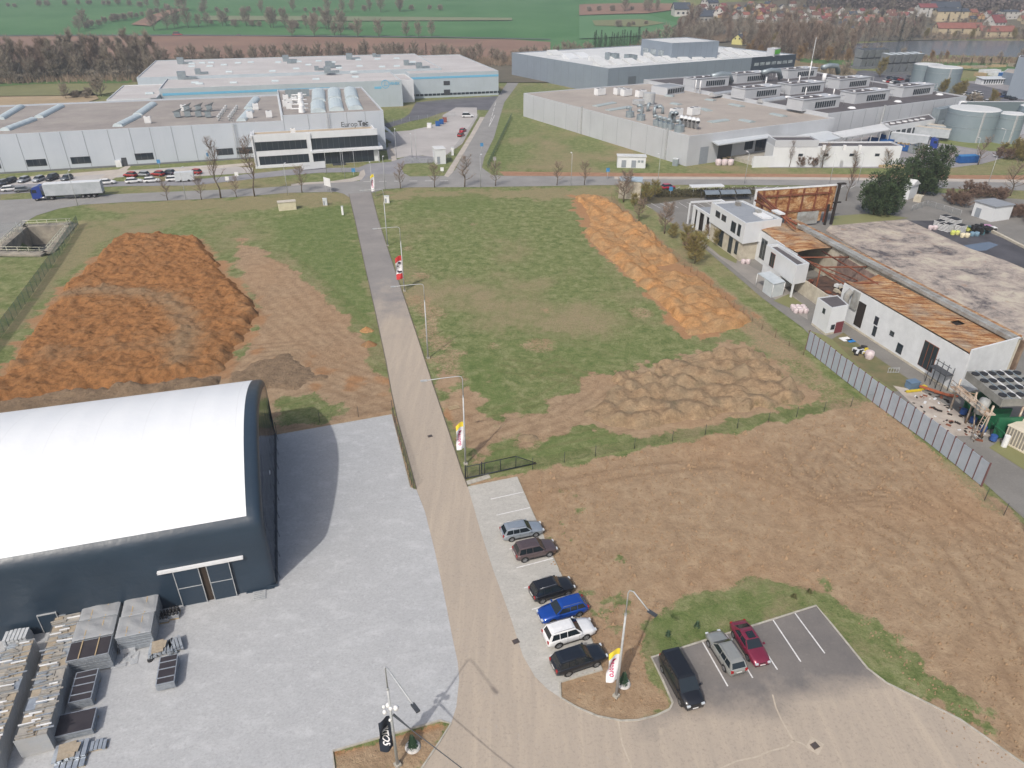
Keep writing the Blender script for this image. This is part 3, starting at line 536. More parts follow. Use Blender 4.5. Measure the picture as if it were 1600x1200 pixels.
def orange_mix(X, Y, z, a, b, green=False):
    if green: return X*0
    # a paler grey-brown band crosses the heap and bends down its right side
    d = ldist(X, Y, W([(70, 470), (150, 462), (230, 466), (275, 482), (300, 520), (285, 570)])); d2 = ldist(X, Y, W([(20, 575), (100, 560), (200, 545), (260, 550)]))
    return np.clip(0.9*np.exp(-(d/2.6)**2)+0.35*np.exp(-(d2/3)**2)+a*0.9-0.05+0.35*ss(X, c0.x+12, c0.x+22), 0, 1)
heap('soil_heap', 'huge heap of orange clay with a paler band across, behind the white roofed hall', 'soil heap', ORP, H_OR, 1.1, 2.4, bl, 0.62, 0.3, orange_mix, seed=3)
gl = []
for x in range(-100, 360, 22):
    g = G(x, 622-0.06*x+random.uniform(-5, 5)); gl.append((g.x, g.y, random.uniform(1.8, 2.6), random.uniform(.5, 1.0)))
heap('soil_heap', 'long grey brown ridge of stripped soil between the orange heap and the hall', 'soil heap', [(-200, 670), (0, 625), (100, 612), (200, 604), (300, 592), (350, 584), (352, 600), (300, 626), (180, 650), (0, 680), (-200, 740)], H_GR, 0.5, 1.6, gl, 0.35, 0.33, seed=14)
heap('soil_heap', 'low rutted mound of grey brown soil at the right end of the ridge', 'soil heap', [(350, 582), (400, 560), (450, 552), (490, 566), (520, 590), (470, 612), (400, 614), (352, 604)], H_GR, 0.25, 2.0, (), 0.22, 0.33, seed=24)
up = rows((905, 322), (1040, 408), 11, (965, 300), 3, 2.6, 1.15)
heap('soil_heap', 'narrow far row of dumped ochre sand beside the ruin fence', 'soil heap', [(893, 307), (910, 303), (935, 306), (965, 322), (1000, 350), (1040, 382), (1062, 410), (1040, 417), (1022, 419), (1000, 400), (975, 380), (945, 360), (920, 352), (915, 330)], H_YE, 0.35, 1.2, rows((905, 315), (1040, 405), 12, (925, 308), 2, 2.4, 1.2), 0.2, 0.26, wob=.8, seed=33)
heap('soil_heap', 'wider row of dumped ochre sand reaching nearest to the brown dumps', 'soil heap', [(912, 360), (925, 350), (950, 360), (1000, 392), (1035, 424), (1070, 428), (1095, 432), (1125, 455), (1175, 502), (1165, 512), (1100, 523), (1075, 524), (1050, 500), (1025, 470), (985, 435), (950, 405), (925, 380)], H_YE, 0.4, 1.3, rows((925, 362), (1080, 508), 12, (965, 360), 2, 2.5, 1.2)+rows((1045, 440), (1150, 500), 7, (1030, 455), 3, 2.6, 1.1), 0.22, 0.26, wob=.8, seed=43)
BRP = [(905, 640), (885, 655), (960, 608), (940, 590), (980, 578), (1010, 585), (1020, 568), (1060, 562), (1100, 552), (1160, 540), (1190, 550), (1210, 575), (1240, 600), (1266, 622), (1240, 632), (1160, 645), (1100, 658), (1040, 668), (1005, 675), (960, 668), (920, 660)]
bb = []
for j in range(6):
    for i in range(11):
        x = 950+i*30+(j%2)*14+random.uniform(-9, 9); y = 570+j*18+random.uniform(-7, 7)-i*2.0; g = G(x, y); bb.append((g.x, g.y, random.uniform(1.7, 2.6), random.uniform(.9, 1.7)))
heap('soil_heap', 'broad field of rounded brown earth dumps with sprouting weeds', 'soil heap', BRP, H_BR, 0.35, 1.5, bb, 0.3, 0.26, lambda X, Y, z, a, b, green=False: (ss(0.9-z, 0, .5)*ss(b, .08, .3)*0.55*ss(X, G(980, 620).x, G(1040, 620).x)) if green else np.clip(.5+a*2, 0, 1), seed=53)
for i, (x, y, rw, lab, mt) in enumerate(((573, 517, 1.7, 'small orange cone of clay beside the site road, the farther of two', H_YE), (577, 539, 1.8, 'small reddish cone of clay beside the site road, the nearer of two', H_OR), (825, 684, 1.9, 'small brown earth pile on the grass north of the gate', H_BR), (1150, 650, 1.2, 'tiny pile of soil at the edge of the brown field', H_BR))):
    g = G(x, y); pl = [(g.x+rw*1.25*math.cos(k*.7854), g.y+rw*.9*math.sin(k*.7854)) for k in range(8)]
    heap('soil_pile', lab, 'soil pile', (lambda pl=pl: pl), mt, 0.1, rw*1.0, [(g.x, g.y, rw, .9 if i < 2 else .4)], 0.12, 0.22, wob=.3, seed=60+i)
# loose stones scattered over the bare earth (too many to count)
mb = MB(); pf = W(FIELD)
for i in range(9000):
    x = random.uniform(3, 62); y = random.uniform(30, 96)
    mb_r = random.uniform(.03, .085)*(1+(y-30)/70)*(2 if i % 23 == 0 else 1)
    mb.add([(x-mb_r, y-mb_r*.7, 0), (x+mb_r, y-mb_r*.6, 0), (x+mb_r*.8, y+mb_r, 0), (x-mb_r*.6, y+mb_r, 0), (x+mb_r*.1, y, mb_r*1.2+.08)], [(0, 1, 4), (1, 2, 4), (2, 3, 4), (3, 0, 4)])
xs = np.array([v[0] for v in mb.v[4::5]]); ys = np.array([v[1] for v in mb.v[4::5]]); ok = sdist(xs, ys, pf) > 0.6
keepf = [f for i, f in enumerate(mb.f) if ok[i//4]]; mb.f = keepf; mb.mi = [0]*len(keepf); mb.sm = [False]*len(keepf)
mb.build('loose_clods', M('clods', (172, 146, 116), (142, 116, 90), 1.5, world=True), kind='stuff')
# ================================================================== common metals and paints
WHITE = M('white_paint', (236, 238, 240), (224, 226, 228), 0.8, 0.5); GALV = M('galvanised_steel', (194, 197, 198), (172, 176, 180), 2.0, 0.5, 0.1); DGREY = M('dark_grey_metal', (74, 78, 84), (60, 64, 70), 2.0, 0.5)
BLACK = M('black_rubber', (42, 42, 44), (34, 34, 36), 3.0, 0.8); WOOD = M('pale_wood', (190, 170, 136), (166, 146, 116), 3.0, 0.8, stretch=(1, 6, 1)); CARD = M('cardboard', (176, 164, 146), (154, 142, 124), 3.0, 0.85)
def glassy(name, c, rough=0.08): 
    if name in _mc: return _mc[name]
    q = NT(name); q.set(Base_Color=alb(c), Roughness=rough, Specular_IOR_Level=0.7); _mc[name] = q.m; return q.m
GLASS = glassy('dark_glass', (44, 54, 62)); RED = M('red_paint', (170, 50, 45), (150, 40, 40), 1.0, 0.5)
# ================================================================== STORAGE HALL
HF = Fr((-22.9, 50.4), yaw=math.atan2(0.2809, 0.9597)); HD = 27.7; HL = 66.0
def membrane(name, c, c2, rough, bump):
    q = NT(name); v = q.obj(); f = q.noise(v, 0.15, 4); sx_ = q.n('SeparateXYZ'); q.Lk(v, sx_.inputs[0]); ln = q.math('LESS_THAN', q.math('FRACT', q.math('DIVIDE', sx_.outputs[0], 4.4)), 0.022); q.col(q.mix(q.math('MULTIPLY', ln, .16), q.ramp(f, [(0.3, alb(c, .86)), (0.7, alb(c2, .86))]), alb(tuple(x*.8 for x in c), .86))); q.set(Roughness=rough)
    q.bump(q.math('ADD', q.noise(q.mapped(v, (0.25, 0.25, 0.6)), 0.6, 3), q.math('MULTIPLY', q.noise(v, 2.0, 2), 0.15)), bump, 0.3); return q.m
M_ROOFW = membrane('white_membrane', (244, 247, 250), (238, 242, 246), 0.55, 0.25); M_SIDE = membrane('slate_membrane', (50, 66, 82), (44, 58, 72), 0.38, 0.45); M_GAB = membrane('gable_membrane', (44, 56, 70), (40, 50, 62), 0.12, 0.35)
prof = [(0, 0), (0, 2.0), (0, 4.5), (0.0, 6.6), (0.03, 7.3), (0.14, 7.85), (0.36, 8.3), (0.75, 8.65)]
arc = [(0.75+(HD/2-0.75)*k/12, 8.65+3.35*math.sin(k/12*math.pi/2)**0.92*1.0) for k in range(1, 13)]
half = prof+arc; full = half+[(HD-t, z) for t, z in half[::-1][1:]]
hall = thing('storage_hall', 'huge arched storage hall with white membrane roof and dark slate blue sides', 'storage hall', HF.P(-HL/2, HD/2), HF.yaw)
def skin(i0, i1, s0, s1, n, sag=0.0, off=0.0):
    mb = MB(); vs = []; K = i1-i0+1
    for j in range(n+1):
        s_ = s0+(s1-s0)*j/n; q = (1-abs(math.sin(j/n*math.pi*(abs(s1-s0)/4.4))))*sag
        for i in range(i0, i1+1):
            t, z = full[i]; tt = (t-HD/2)*(1+off/HD)+HD/2; vs.append(HF.P(s_, tt, z+(q if z > 8.7 else 0)+(off if z > 8.2 else 0)))
    fs = [(j*K+i, (j+1)*K+i, (j+1)*K+i+1, j*K+i+1) for j in range(n) for i in range(K-1)]
    return mb.add(vs, fs, 0, True)
n_ = len(full)
wpart(skin(7, n_-8, -HL, -1.35, 150, 0.05), 'roof', M_ROOFW, hall)
wpart(skin(0, 7, -HL, -1.35, 90), 'side_wall', M_SIDE, hall); wpart(skin(n_-8, n_-1, -HL, -1.35, 90), 'side_wall', M_SIDE, hall)
mb = MB(); K = n_; vs = []        # rounded dark rim and gable
rim = [(-1.35, 1.0, 0.0), (-0.8, 1.0, 0.02), (-0.45, .99, -0.02), (-0.2, .975, -0.15), (-0.05, .95, -0.4), (0, .925, -0.75)]
for s_, sc, dz in rim:
    for t, z in full: vs.append(HF.P(s_+0.0, (t-HD/2)*(1-(1-sc)*0.35)+HD/2, z+(dz*ss(z, 0, 8.6) if z > 0 else 0)))
mb.add(vs, [(j*K+i, (j+1)*K+i, (j+1)*K+i+1, j*K+i+1) for j in range(len(rim)-1) for i in range(K-1)], 0, True)
wpart(mb, 'rim', M_SIDE, hall)
mb = MB(); g_ = [((t-HD/2)*(1-(1-.925)*0.35)+HD/2, z+(-0.75*ss(z, 0, 8.6) if z > 0 else 0)) for t, z in full]
NV = 14; vs = []; cols = np.linspace(g_[0][0], g_[-1][0], 29)
top = [np.interp(c, [a for a, b in g_][3:-3], [b for a, b in g_][3:-3]) for c in cols]
for c, tz_ in zip(cols, top):
    for k in range(NV+1): z = tz_*k/NV; vs.append(HF.P(0.0-0.10*math.sin(k/NV*math.pi)-0.12*math.sin(c*1.15)**2*math.sin(k/NV*math.pi), c, z))
mb.add(vs, [(i*(NV+1)+k, (i+1)*(NV+1)+k, (i+1)*(NV+1)+k+1, i*(NV+1)+k+1) for i in range(28) for k in range(NV)], 0, True)
gw = wpart(mb, 'gable_wall', M_GAB, hall)
wpart(MB().fbox(HF, 0.02, 0.1, 12.4, 12.9, 4.6, 4.8), 'wall_lamp', WHITE, hall)
mb = MB(); mb.fbox(HF, -0.02, 0.12, 0.2, HD-0.2, 0, 0.25)
for k in range(9): mb.tube([HF.P(0.05, 1+k*3.1, 2.6), HF.P(0.35, 1+k*3.1, 0.1)], 0.025, 4)
wpart(mb, 'base_frame', DGREY, hall)
d0, d1 = HF.F(277, 934, 0)[0], HF.F(372, 928, 0)[0]
sA, zA = HF.F(245, 894, -0.2); sB, zB = HF.F(380, 872, -0.2)
wpart(MB().fbox(HF, sA, sB, -0.35, -0.03, 4.55, 4.78), 'door_track', WHITE, hall)
for nm, a, b in (('left', HF.F(288, 941)[0]-.15, HF.F(325, 936)[0]), ('right', HF.F(336, 934)[0], HF.F(369, 929)[0]+.15)):
    dr = wpart(MB().fbox(HF, a, b, -0.22, -0.12, 0.05, 4.5), 'sliding_door', M_SIDE, hall)
    mb = MB(); mb.fbox(HF, a, b, -0.26, -0.223, 2.3, 2.37)
    for e0, e1 in ((a, a+.07), (b-.07, b)): mb.fbox(HF, e0, e1, -0.26, -0.223, 0.05, 4.5)
    mb.fbox(HF, a+.07, b-.07, -0.26, -0.223, 4.43, 4.5); mb.fbox(HF, a+.07, b-.07, -0.26, -0.223, 0.05, .11); wpart(mb, 'door_frame', GALV, dr)
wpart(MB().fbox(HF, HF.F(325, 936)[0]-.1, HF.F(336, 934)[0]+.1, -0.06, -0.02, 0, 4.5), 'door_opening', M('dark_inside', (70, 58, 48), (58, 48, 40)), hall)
a, b = HF.F(79, 996)[0]-.2, HF.F(102, 990)[0]
ed = wpart(MB().fbox(HF, a, b, -0.1, -0.02, 0.05, 2.2), 'service_door', M_SIDE, hall)
mb = MB(); mb.fbox(HF, a-.06, a, -0.14, -0.01, 0, 2.28); mb.fbox(HF, b, b+.06, -0.14, -0.01, 0, 2.28); mb.fbox(HF, a, b, -0.14, -0.01, 2.2, 2.28); wpart(mb, 'door_frame', GALV, ed)
wpart(MB().fbox(HF, -0.9, 0.15, -0.05, -0.02, 0, .4).fbox(HF, -2.8, -.2, -0.2, -0.06, .0, .16), 'base_strip', M_SIDE, hall)
# small pallet by the hall corner
t = thing('pallet', 'grey slatted pallet lying at the hall corner by the sliding doors', 'pallet', HF.P(-1.6, -0.75), HF.yaw)
mb = MB()
for k in range(5): mb.box((0, -0.5+k*0.25, 0.12), (1.2, 0.16, 0.03))
for k in (-0.5, 0, 0.5): mb.box((k, 0, 0.06), (0.1, 1.1, 0.09))
mb.build('deck', GALV, t)
# ================================================================== PARKED CARS
TYRE = M('tyre', (38, 38, 40), (30, 30, 32), 3, 0.85); RIM = M('alloy', (170, 172, 176), (140, 142, 146), 3, 0.3, 0.7); LAMP = glassy('headlight_glass', (205, 212, 218), 0.1); TAIL = glassy('tail_light_glass', (165, 30, 30), 0.15); TRIM = M('black_trim', (48, 48, 50), (40, 40, 42), 2, 0.6); PLATE = M('number_plate', (225, 226, 226), (215, 215, 215))
CGL = glassy('car_glass', (36, 44, 50), 0.04)
def carpaint(name, c, metal=0.3):
    if name in _mc: return _mc[name]
    q = NT(name); v = q.obj(); f = q.noise(v, 3.0, 3); q.col(q.ramp(f, [(0.3, alb(c)), (0.7, alb(tuple(x*0.95 for x in c)))])); q.set(Roughness=0.28, Metallic=metal, Coat_Weight=0.6, Coat_Roughness=0.06); _mc[name] = q.m; return q.m
# stations: x from the tail (-0.5) to the nose (0.5) of the length; belt = shoulder height, w = half width share
CARS = {
 'estate': dict(L=4.6, Wd=1.80, H=1.48, belt=[(-.5, .80, .84), (-.485, .92, .90), (-.40, .96, .98), (-.2, .96, 1.0), (.0, .95, 1.0), (.17, .94, 1.0), (.24, .92, 1.0), (.40, .80, .96), (.47, .70, .86), (.5, .56, .72)], cab=(-.49, -.40, .075, .22), wb=2.65, r=.32, clr=.20),
 'suv': dict(L=4.5, Wd=1.84, H=1.68, belt=[(-.5, .88, .86), (-.485, 1.0, .93), (-.40, 1.06, .99), (-.2, 1.05, 1.0), (.0, 1.04, 1.0), (.17, 1.03, 1.0), (.25, 1.01, 1.0), (.40, .92, .96), (.475, .82, .86), (.5, .66, .74)], cab=(-.485, -.41, .07, .225), wb=2.66, r=.36, clr=.26),
 'sedan': dict(L=4.55, Wd=1.74, H=1.42, belt=[(-.5, .78, .84), (-.485, .90, .90), (-.40, .95, .97), (-.3, .93, 1.0), (.0, .92, 1.0), (.17, .91, 1.0), (.23, .90, 1.0), (.40, .80, .96), (.475, .70, .86), (.5, .54, .74)], cab=(-.42, -.22, .05, .215), wb=2.55, r=.31, clr=.18),
 'hatch': dict(L=4.0, Wd=1.72, H=1.46, belt=[(-.5, .80, .86), (-.485, .92, .92), (-.40, .95, .98), (-.2, .94, 1.0), (.0, .93, 1.0), (.2, .92, 1.0), (.27, .90, 1.0), (.40, .82, .96), (.475, .70, .86), (.5, .56, .74)], cab=(-.48, -.36, .08, .26), wb=2.5, r=.31, clr=.18),
 'van': dict(L=5.1, Wd=1.93, H=1.90, belt=[(-.5, .95, .90), (-.49, 1.08, .95), (-.40, 1.12, .99), (-.2, 1.12, 1.0), (.0, 1.12, 1.0), (.2, 1.12, 1.0), (.30, 1.10, 1.0), (.42, 1.0, .95), (.48, .86, .86), (.5, .66, .74)], cab=(-.495, -.455, .13, .305), wb=3.3, r=.34, clr=.2)}
def make_car(name, label, kind, paint, loc, yaw, group, L=None, H=None, rails=False, sunroof=None, detail=True, cat='car', tailc=TAIL):
    c = dict(CARS[kind]); Lx = L or c['L']; Wd = c['Wd']; H = H or c['H']; hw = Wd/2
    root = thing(name, label, cat, loc, yaw, group)
    st = c['belt']; rings = []; zb = c['clr']
    wbx = (c['wb']/Lx/2+0.01)
    for x, zt, wf in st:
        w_ = hw*wf; low = zb+(0.10 if abs(x) > .48 else 0)
        rings.append([(x*Lx, 0, low), (x*Lx, w_*.86, low), (x*Lx, w_*.97, low+.1), (x*Lx, w_, (low+zt)*.5), (x*Lx, w_*.985, zt-.16), (x*Lx, w_*.93, zt-.03), (x*Lx, w_*.6, zt+.015), (x*Lx, 0, zt+.03)])
    mb = MB(); full = [[*r, *[(p[0], -p[1], p[2]) for p in r[::-1][1:-1]]] for r in rings]; n = len(full[0])
    vs = [p for r in full for p in r]; fs = []
    for i in range(len(full)-1):
        for k in range(n): fs.append((i*n+k, (i+1)*n+k, (i+1)*n+(k+1) % n, i*n+(k+1) % n))
    fs += [tuple(range(n)), tuple((len(full)-1)*n+k for k in range(n))[::-1]]
    mb.add(vs, fs, 0, True); body = mb.build('body', [paint], root)
    # cabin
    a, b, cf, d = [v*Lx for v in c['cab']]; zt = lambda x: float(np.interp(x/Lx, [q_[0] for q_ in st], [q_[1] for q_ in st]))
    wr = hw*(.72 if kind != 'van' else .80); wm = hw*.93; rz = H
    prof = [(a, zt(a)-.03, wm*.93), (b, rz-.07, wr), (b+.12*Lx*.5, rz, wr*.97), ((b+cf)/2, rz+.02, wr), (cf-.04*Lx, rz-.01, wr*.98), (cf, rz-.07, wr), (d, zt(d)-.03, wm*.97)]
    zbt = lambda x: zt(x)-.04; mb = MB(); vs = []; K = len(prof)
    for x, z, w_ in prof:
        wb_ = wm if 0 < prof.index((x, z, w_)) < K-1 else w_
        inn = 1 < prof.index((x, z, w_)) < K-2; dz_ = .07 if inn else 0
        vs += [(x, wb_, zbt(x)), (x, w_*1.005, z-dz_), (x, w_*.9, z), (x, 0, z+dz_*.4), (x, -w_*.9, z), (x, -w_*1.005, z-dz_), (x, -wb_, zbt(x))]
    fs = [(i*7+k, i*7+k+1, (i+1)*7+k+1, (i+1)*7+k) for i in range(K-1) for k in range(6)]
    mb.add(vs, fs, 0, False); mb.build('roof', [paint], body)
    # glass: windscreen, rear window, side windows as thin proud panes
    def pane(name, q4, parent=body, off=.012, mat=CGL):
        P = [Vector(p) for p in q4]; nn = (P[1]-P[0]).cross(P[3]-P[0]).normalized()
        cen = sum(P, Vector())/4; 
        if nn.dot(cen-Vector((0, 0, .6))) < 0: nn = -nn
        A = [p+nn*off for p in P]; B = [p-nn*.02 for p in P]; m_ = MB(); m_.add(A+B, [(0, 1, 2, 3), (7, 6, 5, 4)]+[(i, (i+1) % 4, 4+(i+1) % 4, 4+i) for i in range(4)]); return m_.build(name, mat, parent)
    def lerp(p, q_, t): return tuple(p[i]+(q_[i]-p[i])*t for i in range(3))
    def shrink(q4, u0, u1, v0, v1):
        A, B, C_, D = q4; bot0, bot1 = lerp(A, B, u0), lerp(A, B, u1); top0, top1 = lerp(D, C_, u0), lerp(D, C_, u1)
        return [lerp(bot0, top0, v0), lerp(bot1, top1, v0), lerp(bot1, top1, v1), lerp(bot0, top0, v1)]
    V_ = lambda i, k: vs[i*7+k]
    pane('windscreen', shrink([V_(6, 1), V_(6, 5), V_(5, 5), V_(5, 1)], .03, .97, .10, .97))
    pane('rear_window', shrink([V_(0, 1), V_(0, 5), V_(1, 5), V_(1, 1)], .08, .92, .22, .92))
    for sg in (1, -1):
        xs = [b+.02*Lx, (b+cf)/2-.055*Lx, cf-.015*Lx]
        if kind in ('estate', 'suv', 'van'): segs = [(b+.02*Lx, b+.14*Lx), (b+.155*Lx, (b+cf)/2+.055*Lx), ((b+cf)/2+.07*Lx, cf-.005*Lx)]
        else: segs = [(b+.02*Lx, (b+cf)/2-.01*Lx), ((b+cf)/2+.01*Lx, cf-.005*Lx)]
        for i, (x0, x1) in enumerate(segs):
            z0, z1 = zbt(x0)+.05, rz-.115; yb, yt = wm+.0, wr*1.012
            lo = lambda z: yb+(yt-yb)*((z-zbt(x0))/(rz-.07-zbt(x0)))
            f = (d-cf)*.62 if i == len(segs)-1 else 0; bk = (a-b)*(.55 if kind != 'sedan' else .45) if i == 0 else 0
            pane('side_window', [(x0+bk, sg*lo(z0), z0), (x1+f, sg*lo(z0), z0), (x1, sg*lo(z1), z1), (x0, sg*lo(z1), z1)], off=.014)
    # wheels
    for sx in (1, -1):
        for sy in (1, -1):
            x = sx*c['wb']/2-(.03 if kind != 'van' else -.05); r = c['r']
            ar = MB(); ring = [(x+(r+.055)*math.cos(k*math.pi/12), sy*(hw*.985+.012), r+(r+.055)*math.sin(k*math.pi/12)) for k in range(-2, 15)]
            ar.add(ring+[(p[0], sy*(hw*.80), p[2]) for p in ring], [tuple(range(17)), tuple(range(17, 34))]+[(i, i+1, i+18, i+17) for i in range(16)]); ar.build('wheel_arch', TRIM, body)
            def disc(y0, y1, rr, mat, nm, par, nn=18):
                m_ = MB(); A = [(x+rr*math.cos(2*math.pi*k/nn), sy*y0, r+rr*math.sin(2*math.pi*k/nn)) for k in range(nn)]; B = [(p[0], sy*y1, p[2]) for p in A]
                m_.add(A+B, [tuple(range(nn)), tuple(range(nn, 2*nn))]+[(k, (k+1) % nn, nn+(k+1) % nn, nn+k) for k in range(nn)]); return m_.build(nm, mat, par)
            tw = disc(hw*.78, hw*.985+.03, r, TYRE, 'wheel', root); 
            m_ = MB(); m_.add([(x+.07*math.cos(k*math.pi/4), sy*(hw*.985+.042), r+.07*math.sin(k*math.pi/4)) for k in range(8)], [tuple(range(8))])
            for k in range(5):
                th = 2*math.pi*k/5+.3; u_ = (math.cos(th), math.sin(th)); p_ = (-u_[1]*.045, u_[0]*.045)
                m_.add([(x+p_[0]*1.2, sy*(hw*.985+.04), r+p_[1]*1.2), (x-p_[0]*1.2, sy*(hw*.985+.04), r-p_[1]*1.2), (x+u_[0]*r*.66-p_[0]*1.6, sy*(hw*.985+.036), r+u_[1]*r*.66-p_[1]*1.6), (x+u_[0]*r*.66+p_[0]*1.6, sy*(hw*.985+.036), r+u_[1]*r*.66+p_[1]*1.6)], [(0, 1, 2, 3)])
            rg = [(x+rr*math.cos(2*math.pi*k/18), sy*(hw*.985+.038), r+rr*math.sin(2*math.pi*k/18)) for rr in (r*.58, r*.68) for k in range(18)]
            m_.add(rg, [(k, (k+1) % 18, 18+(k+1) % 18, 18+k) for k in range(18)]); m_.build('rim', RIM, tw)
    nz = float(st[-2][1]); tz_ = float(st[1][1])
    for sy in (1, -1):
        m_ = MB(); m_.box((.475*Lx, sy*hw*.66, nz-.10), (.07*Lx, hw*.30, .13)); o = m_.build('headlight', LAMP, body)
        m_ = MB(); m_.box((-.487*Lx, sy*hw*.74, tz_-.14), (.035*Lx, hw*.26, .26 if kind != 'van' else .5)); m_.build('tail_light', tailc, body)
        m_ = MB(); m_.box((cf+(d-cf)*.55, sy*(hw+.07), zt(d)+.09), (.16, .17, .13)); m_.build('mirror', paint, body)
        if rails: m_ = MB(); m_.tube([(b+.1*Lx*.5, sy*wr*.9, rz+.0), (b+.1*Lx*.6, sy*wr*.92, rz+.07), (cf-.05*Lx, sy*wr*.92, rz+.07), (cf-.03*Lx, sy*wr*.9, rz)], .022, 5); m_.build('roof_rail', RIM, body)
    MB().box((.497*Lx, 0, nz-.13), (.02, hw*.62, .13)).build('grille', TRIM, body); MB().box((.502*Lx, 0, .42), (.02, .5, .11)).build('number_plate', PLATE, body)
    MB().box((-.502*Lx, 0, tz_-.28), (.02, .5, .11)).build('number_plate', PLATE, body); MB().box((.492*Lx, 0, .30), (.05, hw*1.5, .12)).build('bumper_grille', TRIM, body)
    if sunroof: MB().box(((b+cf)/2+.05*Lx, 0, rz+.03), (.16*Lx, wr*1.1, .03)).build('sunroof', sunroof, body)
    m_ = MB()
    for sy in (1, -1):     # door gaps
        for x in ((b+cf)/2+.06*Lx, cf+.06*Lx if kind != 'van' else cf+.04*Lx, b+.14*Lx): m_.box((x, sy*(hw*.992), (zb+zt(x))*.5), (.018, .012, zt(x)-zb-.22))
        m_.box((0, sy*(hw*.99), zb+.07), (c['wb']-2*c['r']-.15, .02, .12))
    m_.build('door_gap', TRIM, body); return root
def wheels_to_pose(rear, front, side, Wd):
    A, B = G(*rear), G(*front); d = (B-A).normalized(); n = Vector((-d.y, d.x, 0))
    if n.dot(Vector(side)) < 0: n = -n
    c = (A+B)/2+n*(Wd/2-.08); return (c.x, c.y, 0.066), math.atan2(d.y, d.x)
G1 = 'cars in the block paved bays'; G2 = 'cars in the asphalt car park'
UPS = (-0.256, 0.967, 0); RTS = (0.95, 0.3, 0)
for nm, lab, kind, pn, pc, me_, rr, ff, sd_, gp, kw in (
 ('parked_car', 'silver estate car parked farthest from the camera in the paved bays', 'estate', 'silver_car_paint', (176, 186, 196), .5, (801, 846.6), (836.5, 839.5), UPS, G1, dict(L=4.5, rails=True)),
 ('parked_car', 'brownish grey SUV beside the silver estate in the paved bays', 'suv', 'taupe_car_paint', (104, 90, 92), .4, (821, 879), (858, 870.6), UPS, G1, dict(L=4.4, rails=False)),
 ('parked_car', 'small boxy black SUV with silver roof rails next to the blue estate', 'suv', 'black_car_paint', (34, 36, 42), .2, (848.8, 943), (886, 931.7), UPS, G1, dict(L=4.25, rails=True)),
 ('parked_car', 'bright blue estate car parked nose towards the site road', 'estate', 'blue_car_paint', (24, 78, 172), .3, (903, 964), (864.5, 975.3), UPS, G1, dict(L=4.66, rails=True)),
 ('parked_car', 'white SUV with dark windows beside the blue estate', 'suv', 'white_car_paint', (236, 238, 240), .0, (873, 1013), (915.8, 1000), UPS, G1, dict(L=4.7, rails=True)),
 ('parked_car', 'large dark blue black SUV nearest to the flag lamp post', 'suv', 'navy_car_paint', (38, 44, 54), .3, (887, 1057.5), (933, 1042), UPS, G1, dict(L=4.85, H=1.7)),
 ('parked_van', 'long black passenger van parked beside the kerb of the soil island', 'van', 'black_car_paint', (34, 36, 42), .2, (1034.6, 1050), (1062, 1101), RTS, G2, dict(cat='van')),
 ('parked_car', 'old silver estate car with its tail to the road, beside the red saloon', 'estate', 'dull_silver_car_paint', (172, 174, 170), .4, (1132.5, 1051), (1105.5, 1008), RTS, G2, dict(L=4.5, rails=True)),
 ('parked_car', 'dark red saloon car with an open tinted sunroof', 'sedan', 'crimson_car_paint', (138, 46, 72), .3, (1145.5, 996), (1168.6, 1033.2), RTS, G2, dict(sunroof=CGL))):
    lc, yw = wheels_to_pose(rr, ff, sd_, CARS[kind]['Wd']); make_car(nm, lab, kind, carpaint(pn, pc, me_), lc, yw, gp, **kw)
# ================================================================== LAMP POSTS, FLAGS
def text_mesh(body, size, bold=0.0, align='CENTER'):
    cu = bpy.data.curves.new('lettering', 'FONT'); cu.body = body; cu.size = size; cu.align_x = align; cu.align_y = 'CENTER'; cu.offset = bold; cu.extrude = 0.0; cu.resolution_u = 3
    o = bpy.data.objects.new('lettering', cu); COL.objects.link(o); bpy.context.view_layer.update()
    me = bpy.data.meshes.new_from_object(o.evaluated_get(bpy.context.evaluated_depsgraph_get())); bpy.data.objects.remove(o); return me
def text_obj(name, body, size, mat, parent, mtx, bold=0.0, bend=None, sx=1.0):
    me = text_mesh(body, size, bold); me.materials.clear(); me.materials.append(mat)
    for v in me.vertices:
        p = Vector((v.co.x*sx, v.co.y, 0)); 
        v.co = Vector(bend(p)) if bend else (mtx @ p)
    o = bpy.data.objects.new(name, me); COL.objects.link(o); o.parent = parent; return o
def lamp_post(label, base, arm_dir, arm_len=4.0, h=12.4, droop=0.0, flag=None, lean=0.0):
    g = G(*base); yaw = math.atan2(arm_dir[1], arm_dir[0]); root = thing('street_lamp', label, 'street lamp', (g.x, g.y, 0), yaw, 'tall lamp posts along the site road')
    MB().tube([(0, 0, 0), (0, 0, h*.78)], [.125, .08], 10).build('pole', GALV, root)
    MB().tube([(0, 0, h*.78), (0, 0, h-.45), (.12, 0, h-.12), (.45, 0, h)] + ([(arm_len*.5, 0, h+.02), (arm_len, 0, h-.02)] if not droop else [(arm_len, 0, h-droop)]), .052, 8).build('arm', GALV, root)
    MB().box((arm_len+.3, 0, h-droop-.02), (.75, .28, .12)).box((arm_len+.3, 0, h-droop-.09), (.5, .22, .04)).build('lamp_head', GALV if not droop else DGREY, root)
    MB().box((0, 0, .12), (.45, .45, .24)).build('footing', M_KERB, root)
    MB().cyl((0, 0), .10, h*.78-.1, h*.78+.12, 10).build('collar', GALV, root)
    return root
lamps = [((727.5, 725.5), 'lamp post nearest the black gate, with a white and yellow flag'), ((669, 560), 'bare lamp post beside the site road between the gate and the red flag'), ((632, 455), 'lamp post beside the site road carrying the red and white banner'), ((605.8, 384.2), 'lamp post beside the small white cabinet at the road mouth')]
WST = (-0.966, -0.256)
for b_, lab in lamps: lamp_post(lab, b_, WST, 4.1)
